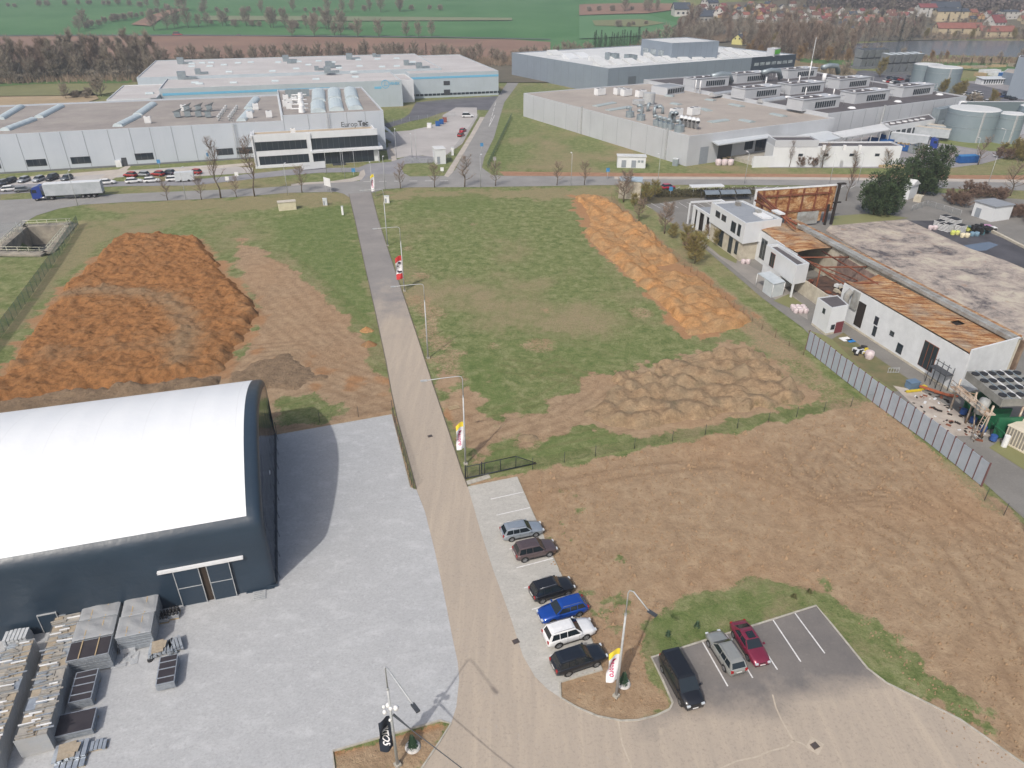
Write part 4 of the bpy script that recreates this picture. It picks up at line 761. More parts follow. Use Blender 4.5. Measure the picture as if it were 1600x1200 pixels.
lamp_post('lamp post standing on the soil island beside the parked cars', (962.6, 1088), (0.72, -0.69), 1.9, droop=.9)
rt = lamp_post('lamp post on the bottom soil strip with balloons and a black flag', (621.3, 1196), (0.62, -.78), 3.6, droop=.25, h=11.4)
# a cable running down from the balloons lamp
g = G(621.3, 1196)
tg(MB().tube([(g.x+.15, g.y, 6.1), (g.x+1.6, g.y-.9, 5.6), (g.x+5.2, g.y-3.2, 4.9), (g.x+9, g.y-5.6, 4.4)], [.10, .04, .035, .035], 6).build('overhead_cable', DGREY), 'thick black cable leaving the balloon lamp post to the lower right', 'cable')
BAL = M('white_balloon', (240, 240, 240), (230, 230, 232), 1, 0.4)
for dx, dy, dz, r in ((-.45, 0, 6.95, .13), (-.15, .1, 7.0, .18), (.05, -.05, 6.85, .16), (.4, .05, 6.75, .2), (-.4, -.1, 6.5, .17), (-.1, -.1, 5.6, .11)):
    bm = bmesh.new(); bmesh.ops.create_uvsphere(bm, u_segments=12, v_segments=8, radius=r)
    for v in bm.verts: v.co.z *= 1.18; v.co += Vector((g.x+dx, g.y+dy, dz))
    me = bpy.data.meshes.new('balloon'); bm.to_mesh(me); bm.free(); me.materials.append(BAL); o = bpy.data.objects.new('balloon', me); COL.objects.link(o)
    for p in me.polygons: p.use_smooth = True
    tg(o, 'white balloon tied to the lamp post above the black flag', 'balloon', 'white balloons on the lamp post')
def flag(label, base, z0, z1, wd, dirn, cols, letters=None, lcol=None, lsize=.7, taper=0.0, wave=.12):
    """cloth hanging from z1 to z0 beside a pole; dirn = direction it flies"""
    g = G(*base); yaw = math.atan2(dirn[1], dirn[0]); root = thing('flag', label, 'flag', (g.x, g.y, z0), yaw, None); H_ = z1-z0
    def S(u, v): # u 0..1 away from pole, v 0..1 up
        x = .12+u*wd*(1-taper*(1-v)*.3); y = wave*math.sin(u*4+v*5)+wave*.6*math.sin(v*9+u*2); z = v*H_-u*.35*(0.6+.8*v)+ (0.22*math.sin(u*3.1)*v); return (x, y*min(1, u*3), z)
    NU, NV = 10, 26
    for nm, v0, v1, mt in cols:
        m_ = MB(); vs = [S(i/NU, v0+(v1-v0)*j/NV) for i in range(NU+1) for j in range(NV+1)]
        m_.add(vs, [(i*(NV+1)+j, (i+1)*(NV+1)+j, (i+1)*(NV+1)+j+1, i*(NV+1)+j+1) for i in range(NU) for j in range(NV)], 0, True); m_.build(nm, mt, root)
    if letters:
        for sgn in (1, -1):
            def bend(p):
                v = .44-p.x/H_; u = .5-p.y/wd; q_ = Vector(S(u, v)); return (q_.x, q_.y+sgn*.02, q_.z)
            if sgn < 0 or True: text_obj('lettering', letters, lsize, lcol, root, None, .012, bend)
    return root
FW_ = M('flag_white', (238, 238, 242), (230, 230, 236)); FY = M('flag_yellow', (244, 222, 70), (240, 214, 60)); FP = M('flag_magenta', (200, 30, 110), (190, 30, 100)); FR_ = M('flag_red', (206, 60, 62), (196, 50, 54)); FN = M('flag_navy', (30, 40, 56), (26, 34, 48)); FD = M('flag_dark', (60, 50, 70), (54, 46, 60))
def flagY(label, base, z0, z1, dirn, wd=.9): return flag(label, base, z0, z1, wd, dirn, [('white_cloth', 0, .82, FW_), ('yellow_cloth', .82, 1, FY)], 'Autopro', FP, .6)
flagY('white flag with yellow top and magenta lettering on the lamp post at the black gate', (727.5, 725.5), 2.5, 6.2, (-0.93, -0.3))
flagY('white and yellow flag on the lamp post in the soil island beside the cars', (962.6, 1088), 2.2, 5.9, (-.95, -.2), .9)
flagY('small far white and yellow flag at the mouth of the site road', (587.5, 308), 1.8, 6.0, (-0.96, -0.26))
r_ = flag('red and white banner on the third lamp post up the site road', (632, 455), 2.6, 7.0, 1.15, (-0.96, -0.26), [('red_cloth', .78, 1, FR_), ('white_cloth', .24, .78, FW_), ('red_cloth', 0, .24, FR_)])
for sgn in (-1, 1): MB().box((.55, sgn*.14, 3.1), (.5, .02, .35)).box((.85, sgn*.16, 2.5), (.4, .02, .16)).box((.6, sgn*.16, 1.4), (.8, .02, .3)).build('dark_print', FD, r_)
flag('navy blue flag with white block letters below the balloons', (621.3, 1196), 2.5, 6.0, .85, (-.93, -.35), [('navy_cloth', 0, 1, FN)], 'AUTOS', FW_, .6, taper=-.6, wave=.2)
MB_ = MB().tube([(0, 0, 0), (0, 0, 6.3)], [.06, .04], 6).build('flag_pole', GALV, None, loc=tuple(G(587.5, 308))); tg(MB_, 'thin flag pole at the mouth of the site road', 'flag pole')
# concrete footed young plants
def planter(label, px, r, side=0):
    g = G(*px); t = thing('planted_tree', label, 'young tree', (g.x, g.y, 0)); MB().cyl((0, 0), r, 0.0, .16, 18, r1=r*.85).build('gravel_ring', M('white_gravel', (214, 212, 208), (190, 188, 184), 6), t)
    m_ = MB()
    for k in range(420):
        a_, h_ = random.uniform(0, 6.28), random.random()**1.3*1.2; rr = (1-h_/1.3)*.36*random.uniform(.3, 1); c_ = Vector((rr*math.cos(a_), rr*math.sin(a_), .15+h_)); d_ = Vector((math.cos(a_), math.sin(a_), .2))*.16; e_ = d_.cross(Vector((0, 0, 1)))*.3
        m_.add([c_-e_, c_+d_, c_+e_], [(0, 1, 2)])
    m_.build('crown', M('conifer_green', (72, 100, 72), (52, 78, 56), 5, k=.8), t); MB().tube([(0, 0, 0), (0, 0, 1.5)], [.04, .015], 5).build('trunk', M('bark', (110, 96, 82), (88, 76, 64), 4), t)
planter('tiny conifer in a white gravel ring beside the island lamp post', (974, 1068), .62); planter('tiny conifer in a white gravel ring beside the balloon lamp post', (645, 1167), .62)
for px, h_ in (((1043, 997), .9), ((1088, 983), .9), ((1240, 935), .6), ((1264, 928), .6)):
    g = G(*px); m_ = MB()
    for k in range(160):
        a_, hh = random.uniform(0, 6.28), random.random()*h_; rr = .3*(1-hh/h_*.8)*random.random()**.5; c_ = Vector((rr*math.cos(a_), rr*math.sin(a_), hh)); d_ = Vector((math.cos(a_)*.1, math.sin(a_)*.1, .12)); e_ = Vector((-math.sin(a_), math.cos(a_), 0))*.04; m_.add([c_-e_, c_+d_, c_+e_], [(0, 1, 2)])
    tg(m_.build('shrub', _mc['conifer_green'] if h_ > .7 else M('shrub_green', (96, 104, 62), (110, 100, 66), 4), None, loc=(g.x, g.y, 0)), 'small upright evergreen shrub in the grass above the asphalt car park' if h_ > .7 else 'small low shrub in the grass right of the red saloon', 'shrub', 'shrubs in the lot verge')
# ================================================================== FENCES, GATE
def mesh_mat(name, c, cell, fill=0.25):
    q = NT(name); q.set(Base_Color=alb(c), Roughness=.6); tc = q.n('TexCoord'); sp = q.n('SeparateXYZ'); q.Lk(tc.outputs['Object'], sp.inputs[0])
    q.m.blend_method = 'HASHED' if hasattr(q.m, 'blend_method') else None
    q.set(Alpha=fill); return q.m
MESHD = mesh_mat('dark_wire_mesh', (52, 58, 62), .05, .22); MESHG = mesh_mat('green_wire_mesh', (88, 124, 112), .05, .55); MESHP = mesh_mat('pale_wire_mesh', (150, 160, 165), .05, .18); MESHR = mesh_mat('rusty_wire_mesh', (120, 104, 88), .05, .12)
def fence(label, pts, h, post_mat, mesh_mt, sp=2.5, r=.035, rail=False, group=None, name='wire_fence', gap=.0):
    P = [G(*p) for p in pts]; root = thing(name, label, 'fence', (P[0].x, P[0].y, 0)); 
    for a, b in zip(P[:-1], P[1:]):
        d = b-a; n = max(1, round(d.length/sp))
        wpart(MB().quad((a.x, a.y, .05), (b.x, b.y, .05), (b.x, b.y, h-.03), (a.x, a.y, h-.03)), 'mesh_panel', mesh_mt, root)
        if rail: wpart(MB().tube([(a.x, a.y, h), (b.x, b.y, h)], .03, 5), 'rail', post_mat, root)
        for i in range(n + (1 if b is P[-1] else 0)):
            p = a+d*(i/n); wpart(MB().tube([(p.x, p.y, 0), (p.x, p.y, h+.06)], r, 5), 'post', post_mat, root)
    return root
PD = M('dark_post', (58, 62, 66), (50, 54, 58)); PG = M('green_post', (90, 120, 108), (78, 108, 96)); PR = M('rusty_post', (128, 98, 78), (104, 82, 66))
fence('dark mesh fence along the strip between the paved yard and the site road', [(614, 650), (622, 682), (634, 722), (643, 758), (647, 765)], 1.9, PD, MESHD, 1.6)
fence('low wire fence on dark posts between the hall end and the site road', [(432, 676), (500, 661), (560, 651), (613, 641)], 1.6, PD, MESHR, 4.2)
fence('thin wire fence from the gate to the white fence panels', [(832, 733), (930, 713), (1050, 690), (1200, 660), (1370, 628)], 1.6, PD, MESHR, 4.5)
fence('rusty wire fence along the dry verge beside the ruin lane', [(955, 312), (1000, 362), (1060, 410), (1120, 460), (1190, 515), (1255, 555)], 1.7, PR, MESHR, 3.0)
fence('thin fence on the verge below the last white panel', [(1538, 782), (1600, 830), (1680, 905)], 1.7, PD, MESHR, 3.5)
fence('green mesh fence running past the concrete basin', [(123, 352), (86, 410), (40, 475), (0, 530), (-60, 610)], 2.4, PG, MESHG, 2.6)
fence('thin pale fence at the left edge above the basin', [(-40, 366), (30, 363), (36, 366)], 2.4, M('pale_post', (180, 190, 190), (170, 180, 180)), MESHP, 4.0)
# black cantilever gate
ga, gb = G(727, 750), G(806, 733); gd = (gb-ga); gl = gd.length; gt = thing('sliding_gate', 'black steel sliding gate standing open on the grass beside the lamp post', 'gate', (ga.x, ga.y, 0), math.atan2(gd.y, gd.x))
GB = M('gate_black', (44, 50, 58), (38, 44, 50), 2, .5); m_ = MB(); H_ = 1.9; tail = 2.6
m_.tube([(0, 0, .25), (gl+tail, 0, .25)], .07, 6).tube([(0, 0, H_), (gl, 0, H_)], .05, 6).tube([(gl, 0, H_), (gl+tail, 0, .3)], .05, 6); m_.build('frame', GB, gt)
for x in (0, .25, gl*.28, gl*.38, gl*.69, gl): MB().tube([(x, 0, .25), (x, 0, H_)], .05, 5).build('upright', GB, gt)
MB().quad((.3, 0.01, .3), (gl, 0.01, .3), (gl, 0.01, H_-.05), (.3, 0.01, H_-.05)).add([(gl, .01, .3), (gl+tail, .01, .3), (gl, .01, H_)], [(0, 1, 2)]).build('mesh_infill', MESHD, gt)
for x in (.1, gl*.33): MB().box((x, .15, 1.0), (.12, .12, 2.0)).build('guide_post', GB, gt)
g = G(710, 639); m_ = MB()
for k in range(3): m_.box((0, k*.33, .05), (1.5, .22, .05))
m_.build('boards', WOOD, tg(thing('wood_pile', 'three pale boards lying on soil left of the gate lamp post', 'boards', (g.x, g.y, .02), .4)))
# ================================================================== STORED GOODS IN THE YARD
FILM = M('stretch_film', (166, 170, 176), (196, 198, 202), 1.5, 0.25, spec=.7); DARKP = M('dark_panel', (64, 60, 64), (54, 50, 56), 1.0, .5); ALU = M('aluminium', (196, 204, 212), (168, 176, 186), 2.5, .35, .5); FILM2 = M('dusty_film', (150, 148, 144), (178, 172, 162), 2.0, 0.35)
def place(px, yaw_off=0.0): g = G(*px); return (g.x, g.y, 0.06), YAW+yaw_off
def panel_stack(label, a, b, dep, h, kind, n=11, straps=2, along='x', group='stacks of formwork panels in the yard'):
    A, B = G(*a), G(*b); d = B-A; wd = d.length; yaw = math.atan2(d.y, d.x); root = thing('panel_stack', label, 'panel stack', (A.x, A.y, 0.06), yaw, group)
    MB().box((wd/2, dep*.2, .07), (wd, .12, .14)).box((wd/2, dep*.8, .07), (wd, .12, .14)).build('bearer', WOOD, root)
    dz = (h-.14)/n
    for k in range(n):
        z = .14+k*dz; jx, jy = random.uniform(-.03, .03), random.uniform(-.03, .03); m_ = MB()
        x0, x1, y0, y1 = jx, wd+jx, jy, dep+jy
        m_.box(((x0+x1)/2, (y0+y1)/2, z+dz*.36), (wd-.14, dep-.14, dz*.98), mi=0)
        for bx in ((x0+.04, (y0+y1)/2, .08, dep), (x1-.04, (y0+y1)/2, .08, dep)): m_.box((bx[0], bx[1], z+dz*.42), (bx[2], bx[3], dz*.55), mi=1)
        for by in (y0+.04, y1-.04): m_.box(((x0+x1)/2, by, z+dz*.421), (wd-.16, .08, dz*.53), mi=1)
        m_.build('panel', [DARKP, ALU], root)
    tp = MB()
    for k in range(straps):
        f = (k+1)/(straps+1)+(.02 if k else -.04)
        if along == 'x': tp.box((wd*f, dep/2, h+.02), (.09, dep, .03))
        else: tp.box((wd/2, dep*f, h+.02), (wd, .09, .03))
    tp.build('top_batten', WOOD if kind != 'rack' else ALU, root)
    if kind == 'film':
        m_ = MB(); NX, NY = 14, 10; vs = []
        for i in range(NX+1):
            for j in range(NY+1):
                u, v = i/NX, j/NY; ed = min(u, 1-u, v, 1-v); vs.append((-.05+u*(wd+.1), -.05+v*(dep+.1), h+.05+.04*math.sin(u*9+v*7)*ed*4-(.08 if ed == 0 else 0)))
        m_.add(vs, [(i*(NY+1)+j, (i+1)*(NY+1)+j, (i+1)*(NY+1)+j+1, i*(NY+1)+j+1) for i in range(NX) for j in range(NY)], 0, True)
        for s0, s1 in (((-.06, -.06), (-.06, dep+.06)), ((wd+.06, -.06), (wd+.06, dep+.06)), ((-.06, dep+.06), (wd+.06, dep+.06))):
            m_.quad((s0[0], s0[1], .1), (s1[0], s1[1], .1), (s1[0], s1[1], h), (s0[0], s0[1], h))
        m_.build('stretch_wrap', WRAP, root)
    return root
q = NT('clear_wrap'); q.set(Base_Color=alb((200, 204, 208)), Roughness=.2, Specular_IOR_Level=.8, Alpha=.6); q.bump(q.noise(q.obj(), 3, 4), .6, .1); WRAP = q.m
_lm = globals()
u_, v_ = HF.u, HF.v
def off_px(px, du, dv): g = G(*px); return Vector((g.x, g.y, 0))+u_*du+v_*dv
def stack_at(label, px, du, dv, wd, dep, h, kind, **k):
    A = off_px(px, du, dv); root = None; b = A+u_*wd
    # reuse the pixel version through world points
    root = panel_stack_w(label, A, b, dep, h, kind, **k); return root
_G = G
def panel_stack_w(label, A, B, dep, h, kind, **k):
    global G
    sv = G; G = lambda x, y=None: x
    try: 
        f = panel_stack; 
        class _P(tuple): pass
        G = lambda *a: Vector(a)
        return f(label, tuple(A), tuple(B), dep, h, kind, **k)
    finally: G = sv
stack_at('tall uncovered stack of dark panels, front of the left column', (113, 1058), 0, 0, 3.3, 2.0, 1.9, 'bare', n=11)
stack_at('film wrapped panel stack, middle of the left column', (113, 1058), 0.05, 2.2, 3.2, 2.1, 1.9, 'film', n=10)
stack_at('film wrapped panel stack, farthest of the left column against the hall', (113, 1058), 0.15, 4.5, 3.1, 2.3, 1.9, 'film', n=10)
stack_at('film wrapped panel stack, front of the right column', (190, 1022), 0, 0, 2.8, 2.3, 2.0, 'film', n=12)
stack_at('film wrapped panel stack, rear of the right column beneath the hall wall', (190, 1022), 0.05, 2.5, 2.8, 2.3, 1.9, 'film', n=11)
stack_at('narrow rack of dark panels lying in front of the uncovered stack', (112, 1112), 0, 0, 1.7, 3.0, 1.05, 'rack', n=9, straps=3, along='y')
stack_at('lone rack of dark panels standing farthest right in the yard', (247, 1083), 0, 0, 1.45, 2.9, .95, 'rack', n=8, straps=3, along='y')
stack_at('low stack of dark panels lying near the bottom of the yard', (86, 1163), 0, 0, 2.8, 2.0, .8, 'bare', n=6, straps=0)
# two long rows of wrapped pallet loads
def pallet_load(label, A, yaw, wd, dep, h, group, seedv):
    r_ = random.Random(seedv); root = thing('pallet_load', label, 'pallet load', (A.x, A.y, 0.06), yaw, group)
    MB().box((wd/2, dep/2, .06), (wd, dep*.9, .12)).build('pallet', WOOD, root)
    m_ = MB(); nz = 5; nx_ = 3
    for k in range(nz):
        z0 = .12+k*(h-.3)/nz; 
        for i in range(nx_):
            m_.box((wd*(i+.5)/nx_+r_.uniform(-.03, .03), dep/2+r_.uniform(-.04, .04), z0+(h-.3)/nz*.46), (wd/nx_*.94, dep*.9, (h-.3)/nz*.9), mi=r_.choice((0, 0, 1, 1, 2)))
    for i in range(6): m_.box((r_.uniform(.25, wd-.25), dep*(.12+.14*i), h-.15+r_.uniform(0, .06)), (r_.uniform(.5, 1.4), .11, .08), yaw=r_.uniform(-.06, .06), mi=r_.choice((1, 1, 2, 3)))
    m_.build('boxed_goods', [CARD, FILM2, ALU, WHITE], root)
    m_ = MB(); e = .05; c_ = [(-e, -e), (wd+e, -e), (wd+e, dep+e), (-e, dep+e)]
    for i in range(4):
        a, b = c_[i], c_[(i+1) % 4]; m_.quad((a[0], a[1], .1), (b[0], b[1], .1), (b[0], b[1], h-.12), (a[0], a[1], h-.12))
    m_.build('stretch_wrap', WRAP, root)
for row, (px, du, n, gp, side) in enumerate((((37, 1185), 0, 12, 'right row of wrapped pallet loads', 'right'), ((37, 1185), -3.0, 12, 'left row of wrapped pallet loads', 'left'))):
    base = off_px(px, du, 0 if row == 0 else -1.5)
    for i in range(n if row == 0 else 9):
        A = base+v_*(i*1.32)+u_*(i*-.03); pallet_load('film wrapped load of aluminium profiles and cartons in the %s long row' % side, A, HF.yaw+random.uniform(-.02, .02), 2.15 if row == 0 else 2.0, 1.22, 2.15+random.uniform(-.1, .12) - (.5 if row and i == 0 else 0) - .05*i*(row == 0), gp, 100*row+i)
def profile_bundle(label, px, wd, dep, h, yaw, wood=True, n=5, ends=ALU):
    g = G(*px); root = thing('profile_bundle', label, 'metal profiles', (g.x, g.y, .06), yaw)
    MB().box((0, -dep*.3, .05), (wd, .1, .1)).box((0, dep*.3, .05), (wd, .1, .1)).build('bearer', WOOD, root); m_ = MB()
    for k in range(n):
        for j in range(max(1, int(h/.16))): m_.box((-wd/2+(k+.5)*wd/n, random.uniform(-.1, .1), .12+j*.16+.07), (wd/n*.8, dep*random.uniform(.85, 1), .13))
    m_.build('profiles', ends, root)
    if wood: MB().box((-wd*.1, 0, .12+h), (wd*.5, dep*.9, .08), .1).box((wd*.1, .1, .2+h), (wd*.35, dep*.5, .06), -.1).build('cartons', CARD, root)
    return root
profile_bundle('jumbled bundle of aluminium profiles on cardboard, above the lone panel rack', (253, 1018), 1.9, 1.5, .55, YAW)
profile_bundle('second aluminium bundle lying close against the hall side bundle', (276, 1012), 1.1, 1.5, .5, YAW+.3, False, 4)
profile_bundle('bundle of aluminium channels with a cardboard sheet at the bottom of the yard', (113, 1178), 2.4, 1.5, .35, YAW, True, 6)
profile_bundle('small separate bundle of aluminium profiles, rightmost at the bottom of the yard', (152, 1168), 1.5, .9, .25, YAW, False, 5)
profile_bundle('flat aluminium profiles at the very bottom edge of the yard', (110, 1198), 2.2, .8, .2, YAW, False, 5)
profile_bundle('silver pallet of metal frames left of the long rows', (31, 1034), 1.9, 1.4, .9, YAW, False, 6, M('frosted_film', (206, 210, 214), (180, 186, 192), 3, .35))
profile_bundle('film covered pallet of metal frames standing by the hall wall left', (33, 1008), 1.9, 1.3, 1.4, YAW, False, 6, _mc['frosted_film'])
profile_bundle('dark edged pallet of frames cut off by the left picture edge', (2, 1044), 1.6, 1.8, 1.0, YAW, False, 6)
for px, lab in (((258, 968), 'black wrapped pallet of fittings against the hall, the left one'), ((274, 962), 'black wrapped pallet of fittings against the hall, the right one')):
    g = G(*px); root = thing('fittings_pallet', lab, 'pallet load', (g.x, g.y, .06), YAW); MB().box((0, 0, .06), (.85, 1.1, .12)).build('pallet', WOOD, root)
    m_ = MB()
    for k in range(9): m_.tube([(-.3+.3*(k % 3), -.35+.35*(k//3), .12), (-.3+.3*(k % 3), -.35+.35*(k//3), .75)], [.13, .11], 7)
    m_.build('black_rolls', TRIM, root); MB().box((0, -.3, .32), (.9, .5, .3)).build('film', WRAP, root)
g = off_px((190, 1022), -.9, -1.6); m_ = MB(); NX = 9
vs = [(g.x+u_.x*i*.3+v_.x*j*.35, g.y+u_.y*i*.3+v_.y*j*.35, .12+.16*abs(math.sin(i*1.7+j*2.1))*random.random()+(.5 if j > 4 else 0)) for i in range(NX) for j in range(7)]
m_.add(vs, [(i*7+j, (i+1)*7+j, (i+1)*7+j+1, i*7+j+1) for i in range(NX-1) for j in range(6) if (i+j*2) % 5], 0, True)
tg(m_.build('loose_film', WRAP), 'crumpled clear plastic film blown off the panel stacks', 'plastic film')
g = G(235, 1033); tg(MB().cyl((0, 0), .22, .0, .16, 10).tube([(0, 0, .16), (.1, .1, .5)], .03, 5).build('tool', TRIM, None, loc=(g.x, g.y, .06)), 'small black tool lying left of the lone panel rack', 'tool')
for px, lab in (((806, 1003), 'rusty square drain cover beside the paved bays'), ((1273, 1166), 'square drain cover in a concrete collar on the lower asphalt'), ((672, 682), 'round manhole cover in the middle of the site road')):
    g = G(*px); root = thing('drain_cover', lab, 'drain cover', (g.x, g.y, .062), YAW+.2)
    if px[0] == 1273: MB().box((0, 0, .004), (1.2, 1.0, .012), .4).build('concrete_collar', M_SEAL, root)
    MB().box((0, 0, .012), (.6, .5, .02)).build('frame', M_IRON, root); m_ = MB()
    for k in range(5): m_.box((0, -.16+k*.08, .026), (.44, .03, .012))
    m_.build('grate', DGREY, root)
# ================================================================== BIG BUILDINGS
def panelmat(name, c, c2=None, seam=6.0, yaw=0.0, k=None):   # sandwich panel facade with faint joints and weather
    if name in _mc: return _mc[name]
    q = NT(name); v = q.mapped(q.pos(), (1, 1, 1), (0, 0, -yaw)); f = q.noise(v, .15, 4); c2 = c2 or tuple(x*.95 for x in c)
    col_ = q.ramp(f, [(.3, alb(c, k)), (.7, alb(c2, k))]); w_ = q.n('TexBrick', Scale=1.0, Mortar_Size=.012); w_.inputs['Brick Width'].default_value = seam; w_.inputs['Row Height'].default_value = 1.0
    st = q.noise(q.mapped(q.pos(), (1.2, 1.2, .06)), 1.5, 3); col_ = q.mix(q.math('MULTIPLY', q.math('SUBTRACT', st, .55), 1.2, clamp=True), col_, alb(tuple(x*.9 for x in c2), k))
    q.col(col_); q.set(Roughness=.5, Specular_IOR_Level=.4); _mc[name] = q.m; return q.m
def roofmat(name, c, c2, sc=.12, yaw=0.3, joint=6.0, jc=.85):
    if name in _mc: return _mc[name]
    q = NT(name); P = q.pos(); n_1 = q.noise(P, sc, 6, .7); n_2 = q.noise(P, 1.5, 5, .75); v = q.mapped(P, (1, 1, 1), (0, 0, -yaw))
    br = q.n('TexBrick', Scale=1.0, Mortar_Size=.05); br.inputs['Brick Width'].default_value = joint*4; br.inputs['Row Height'].default_value = joint; q.Lk(v, br.inputs['Vector'])
    br.inputs['Color1'].default_value = WHT; br.inputs['Color2'].default_value = (.93, .93, .93, 1); br.inputs['Mortar'].default_value = (jc, jc, jc, 1)
    col_ = q.ramp(n_1, [(.32, alb(c)), (.68, alb(c2))]); col_ = q.mix(1.0, col_, br.outputs[0], 'MULTIPLY'); col_ = q.mix(q.math('MULTIPLY', q.math('SUBTRACT', n_2, .52), 2.4, clamp=True), col_, alb(tuple(x*.8 for x in c2)))
    q.col(col_); q.set(Roughness=.9, Specular_IOR_Level=.2); _mc[name] = q.m; return q.m
W_EUR = panelmat('europ_panels', (196, 204, 214), (188, 197, 208)); W_VEN = panelmat('pale_blue_panels', (186, 198, 206)); W_GRY = panelmat('blue_grey_panels', (140, 152, 166)); W_LGT = panelmat('light_grey_panels', (196, 200, 206)); W_BRT = panelmat('white_panels', (226, 230, 234)); W_DRK = panelmat('anthracite_panels', (62, 74, 88))
SEAM = M('panel_joint', (128, 136, 146), (120, 128, 138)); COPE = M('coping', (206, 212, 216), (194, 200, 206)); SKYL = M('polycarbonate', (206, 218, 222), (190, 204, 210), .6, .35); DUCT = M('duct_metal', (160, 172, 178), (142, 154, 162), 1.2, .4, .3)
R_EUR = roofmat('weathered_bitumen', (150, 144, 142), (172, 166, 160)); R_VEN = roofmat('pale_membrane_roof', (206, 204, 204), (190, 186, 186), .05, .3, 5, .9); R_BEI = roofmat('beige_gravel_roof', (184, 176, 168), (166, 158, 152), .08, .51, 7, .88); R_DRK = roofmat('dark_bitumen', (92, 90, 94), (108, 104, 106), .1, .51, 7, .8); R_WHT = roofmat('white_roof', (222, 224, 226), (206, 210, 212), .1); R_GRY = roofmat('grey_roof', (158, 164, 172), (146, 152, 160), .1)
def block(root, poly, h, wall, roof, par=.5, z0=0, inset=.35, wname='wall', rname='roof', rz=None):
    """walls with a parapet and a roof deck set inside it (world polygon)"""
    n = len(poly); a = sum(poly[i][0]*poly[(i+1) % n][1]-poly[(i+1) % n][0]*poly[i][1] for i in range(n)); P = [Vector((p[0], p[1], 0)) for p in (poly if a > 0 else poly[::-1])]
    I = []
    for i in range(n):
        d0 = (P[i]-P[i-1]).normalized(); d1 = (P[(i+1) % n]-P[i]).normalized(); n0 = Vector((-d0.y, d0.x, 0)); n1_ = Vector((-d1.y, d1.x, 0)); b = n0+n1_; I.append(P[i]+b*(inset/max(.3, 1+n0.dot(n1_))))
    vs = [(p.x, p.y, z0) for p in P]+[(p.x, p.y, h) for p in P]+[(p.x, p.y, h) for p in I]+[(p.x, p.y, h-par-.1) for p in I]
    fs = [(j*n+i, j*n+(i+1) % n, (j+1)*n+(i+1) % n, (j+1)*n+i) for j in range(3) for i in range(n)]
    m_ = MB(); m_.add(vs, fs, 0)
    for k in range(n, 2*n): m_.mi[k] = 1
    wl = wpart(m_, wname, [wall, COPE], root); m_ = MB(); m_.add([(p.x, p.y, h-par) for p in I], [tuple(range(n))]); rf = wpart(m_, rname, roof, root); return wl, rf
def rect(fr, s0, s1, t0, t1): return [tuple(fr.P(s, t))[:2] for s, t in ((s0, t0), (s1, t0), (s1, t1), (s0, t1))]
def seams(root, fr, ss_, t, z0, z1, name='panel_joints', wd=.12):
    m_ = MB()
    for s_ in ss_: m_.fbox(fr, s_-wd/2, s_+wd/2, t-.03, t+.01, z0, z1)
    return wpart(m_, name, SEAM, root)
def window(root, fr, s0, s1, z0, z1, t=0, n=1, name='window', glass=GLASS, frame=None):
    m_ = MB(); m_.fbox(fr, s0, s1, t-.05, t+.01, z0, z1); w_ = wpart(m_, name, frame or DGREY, root); m_ = MB(); d = (s1-s0)/n
    for i in range(n): m_.fbox(fr, s0+i*d+.07, s0+(i+1)*d-.07, t-.075, t-.053, z0+.08, z1-.08)
    wpart(m_, 'pane', glass, w_); return w_
def barrel(root, A, B, wd, z, h=.7, mat=None, name='skylight', ribs=True):
    """arched roof light along A-B (world xy)"""
    A = Vector((A[0], A[1], 0)); B = Vector((B[0], B[1], 0)); d = (B-A).normalized(); n = Vector((-d.y, d.x, 0)); L = (B-A).length; K = 7; NS = max(2, int(L/1.6)); m_ = MB(); vs = []
    for i in range(NS+1):
        for k in range(K+1):
            a = math.pi*k/K; p = A+d*(L*i/NS)-n*(wd/2*math.cos(a)); vs.append((p.x, p.y, z+.25+h*math.sin(a)*(1 if i % 2 == 0 or not ribs else .93)))
    m_.add(vs, [(i*(K+1)+k, (i+1)*(K+1)+k, (i+1)*(K+1)+k+1, i*(K+1)+k+1) for i in range(NS) for k in range(K)], 0); m_.add([vs[k] for k in range(K+1)], [tuple(range(K+1))]); m_.add(vs[-K-1:], [tuple(range(K+1))])
    c = (A+B)/2; m_.box((c.x, c.y, z+.12), (L+.3, wd+.2, .26), math.atan2(d.y, d.x)); return wpart(m_, name, mat or SKYL, root)
def hvac(root, P, z, size, yaw, fans=2, name='air_unit', mat=None):
    m_ = MB(); m_.box((P[0], P[1], z+.25+size[2]/2), size, yaw); m_.box((P[0], P[1], z+.12), (size[0]*.9, size[1]*.7, .24), yaw); o = wpart(m_, name, mat or WHITE, root)
    m_ = MB(); ca, sa = math.cos(yaw), math.sin(yaw)
    for k in range(fans):
        f = (k+.5)/fans-.5; m_.cyl((P[0]+ca*f*size[0], P[1]+sa*f*size[0]), min(size[0]/fans, size[1])*.36, z+.25+size[2], z+.31+size[2], 12)
    wpart(m_, 'fan', DGREY, o); return o
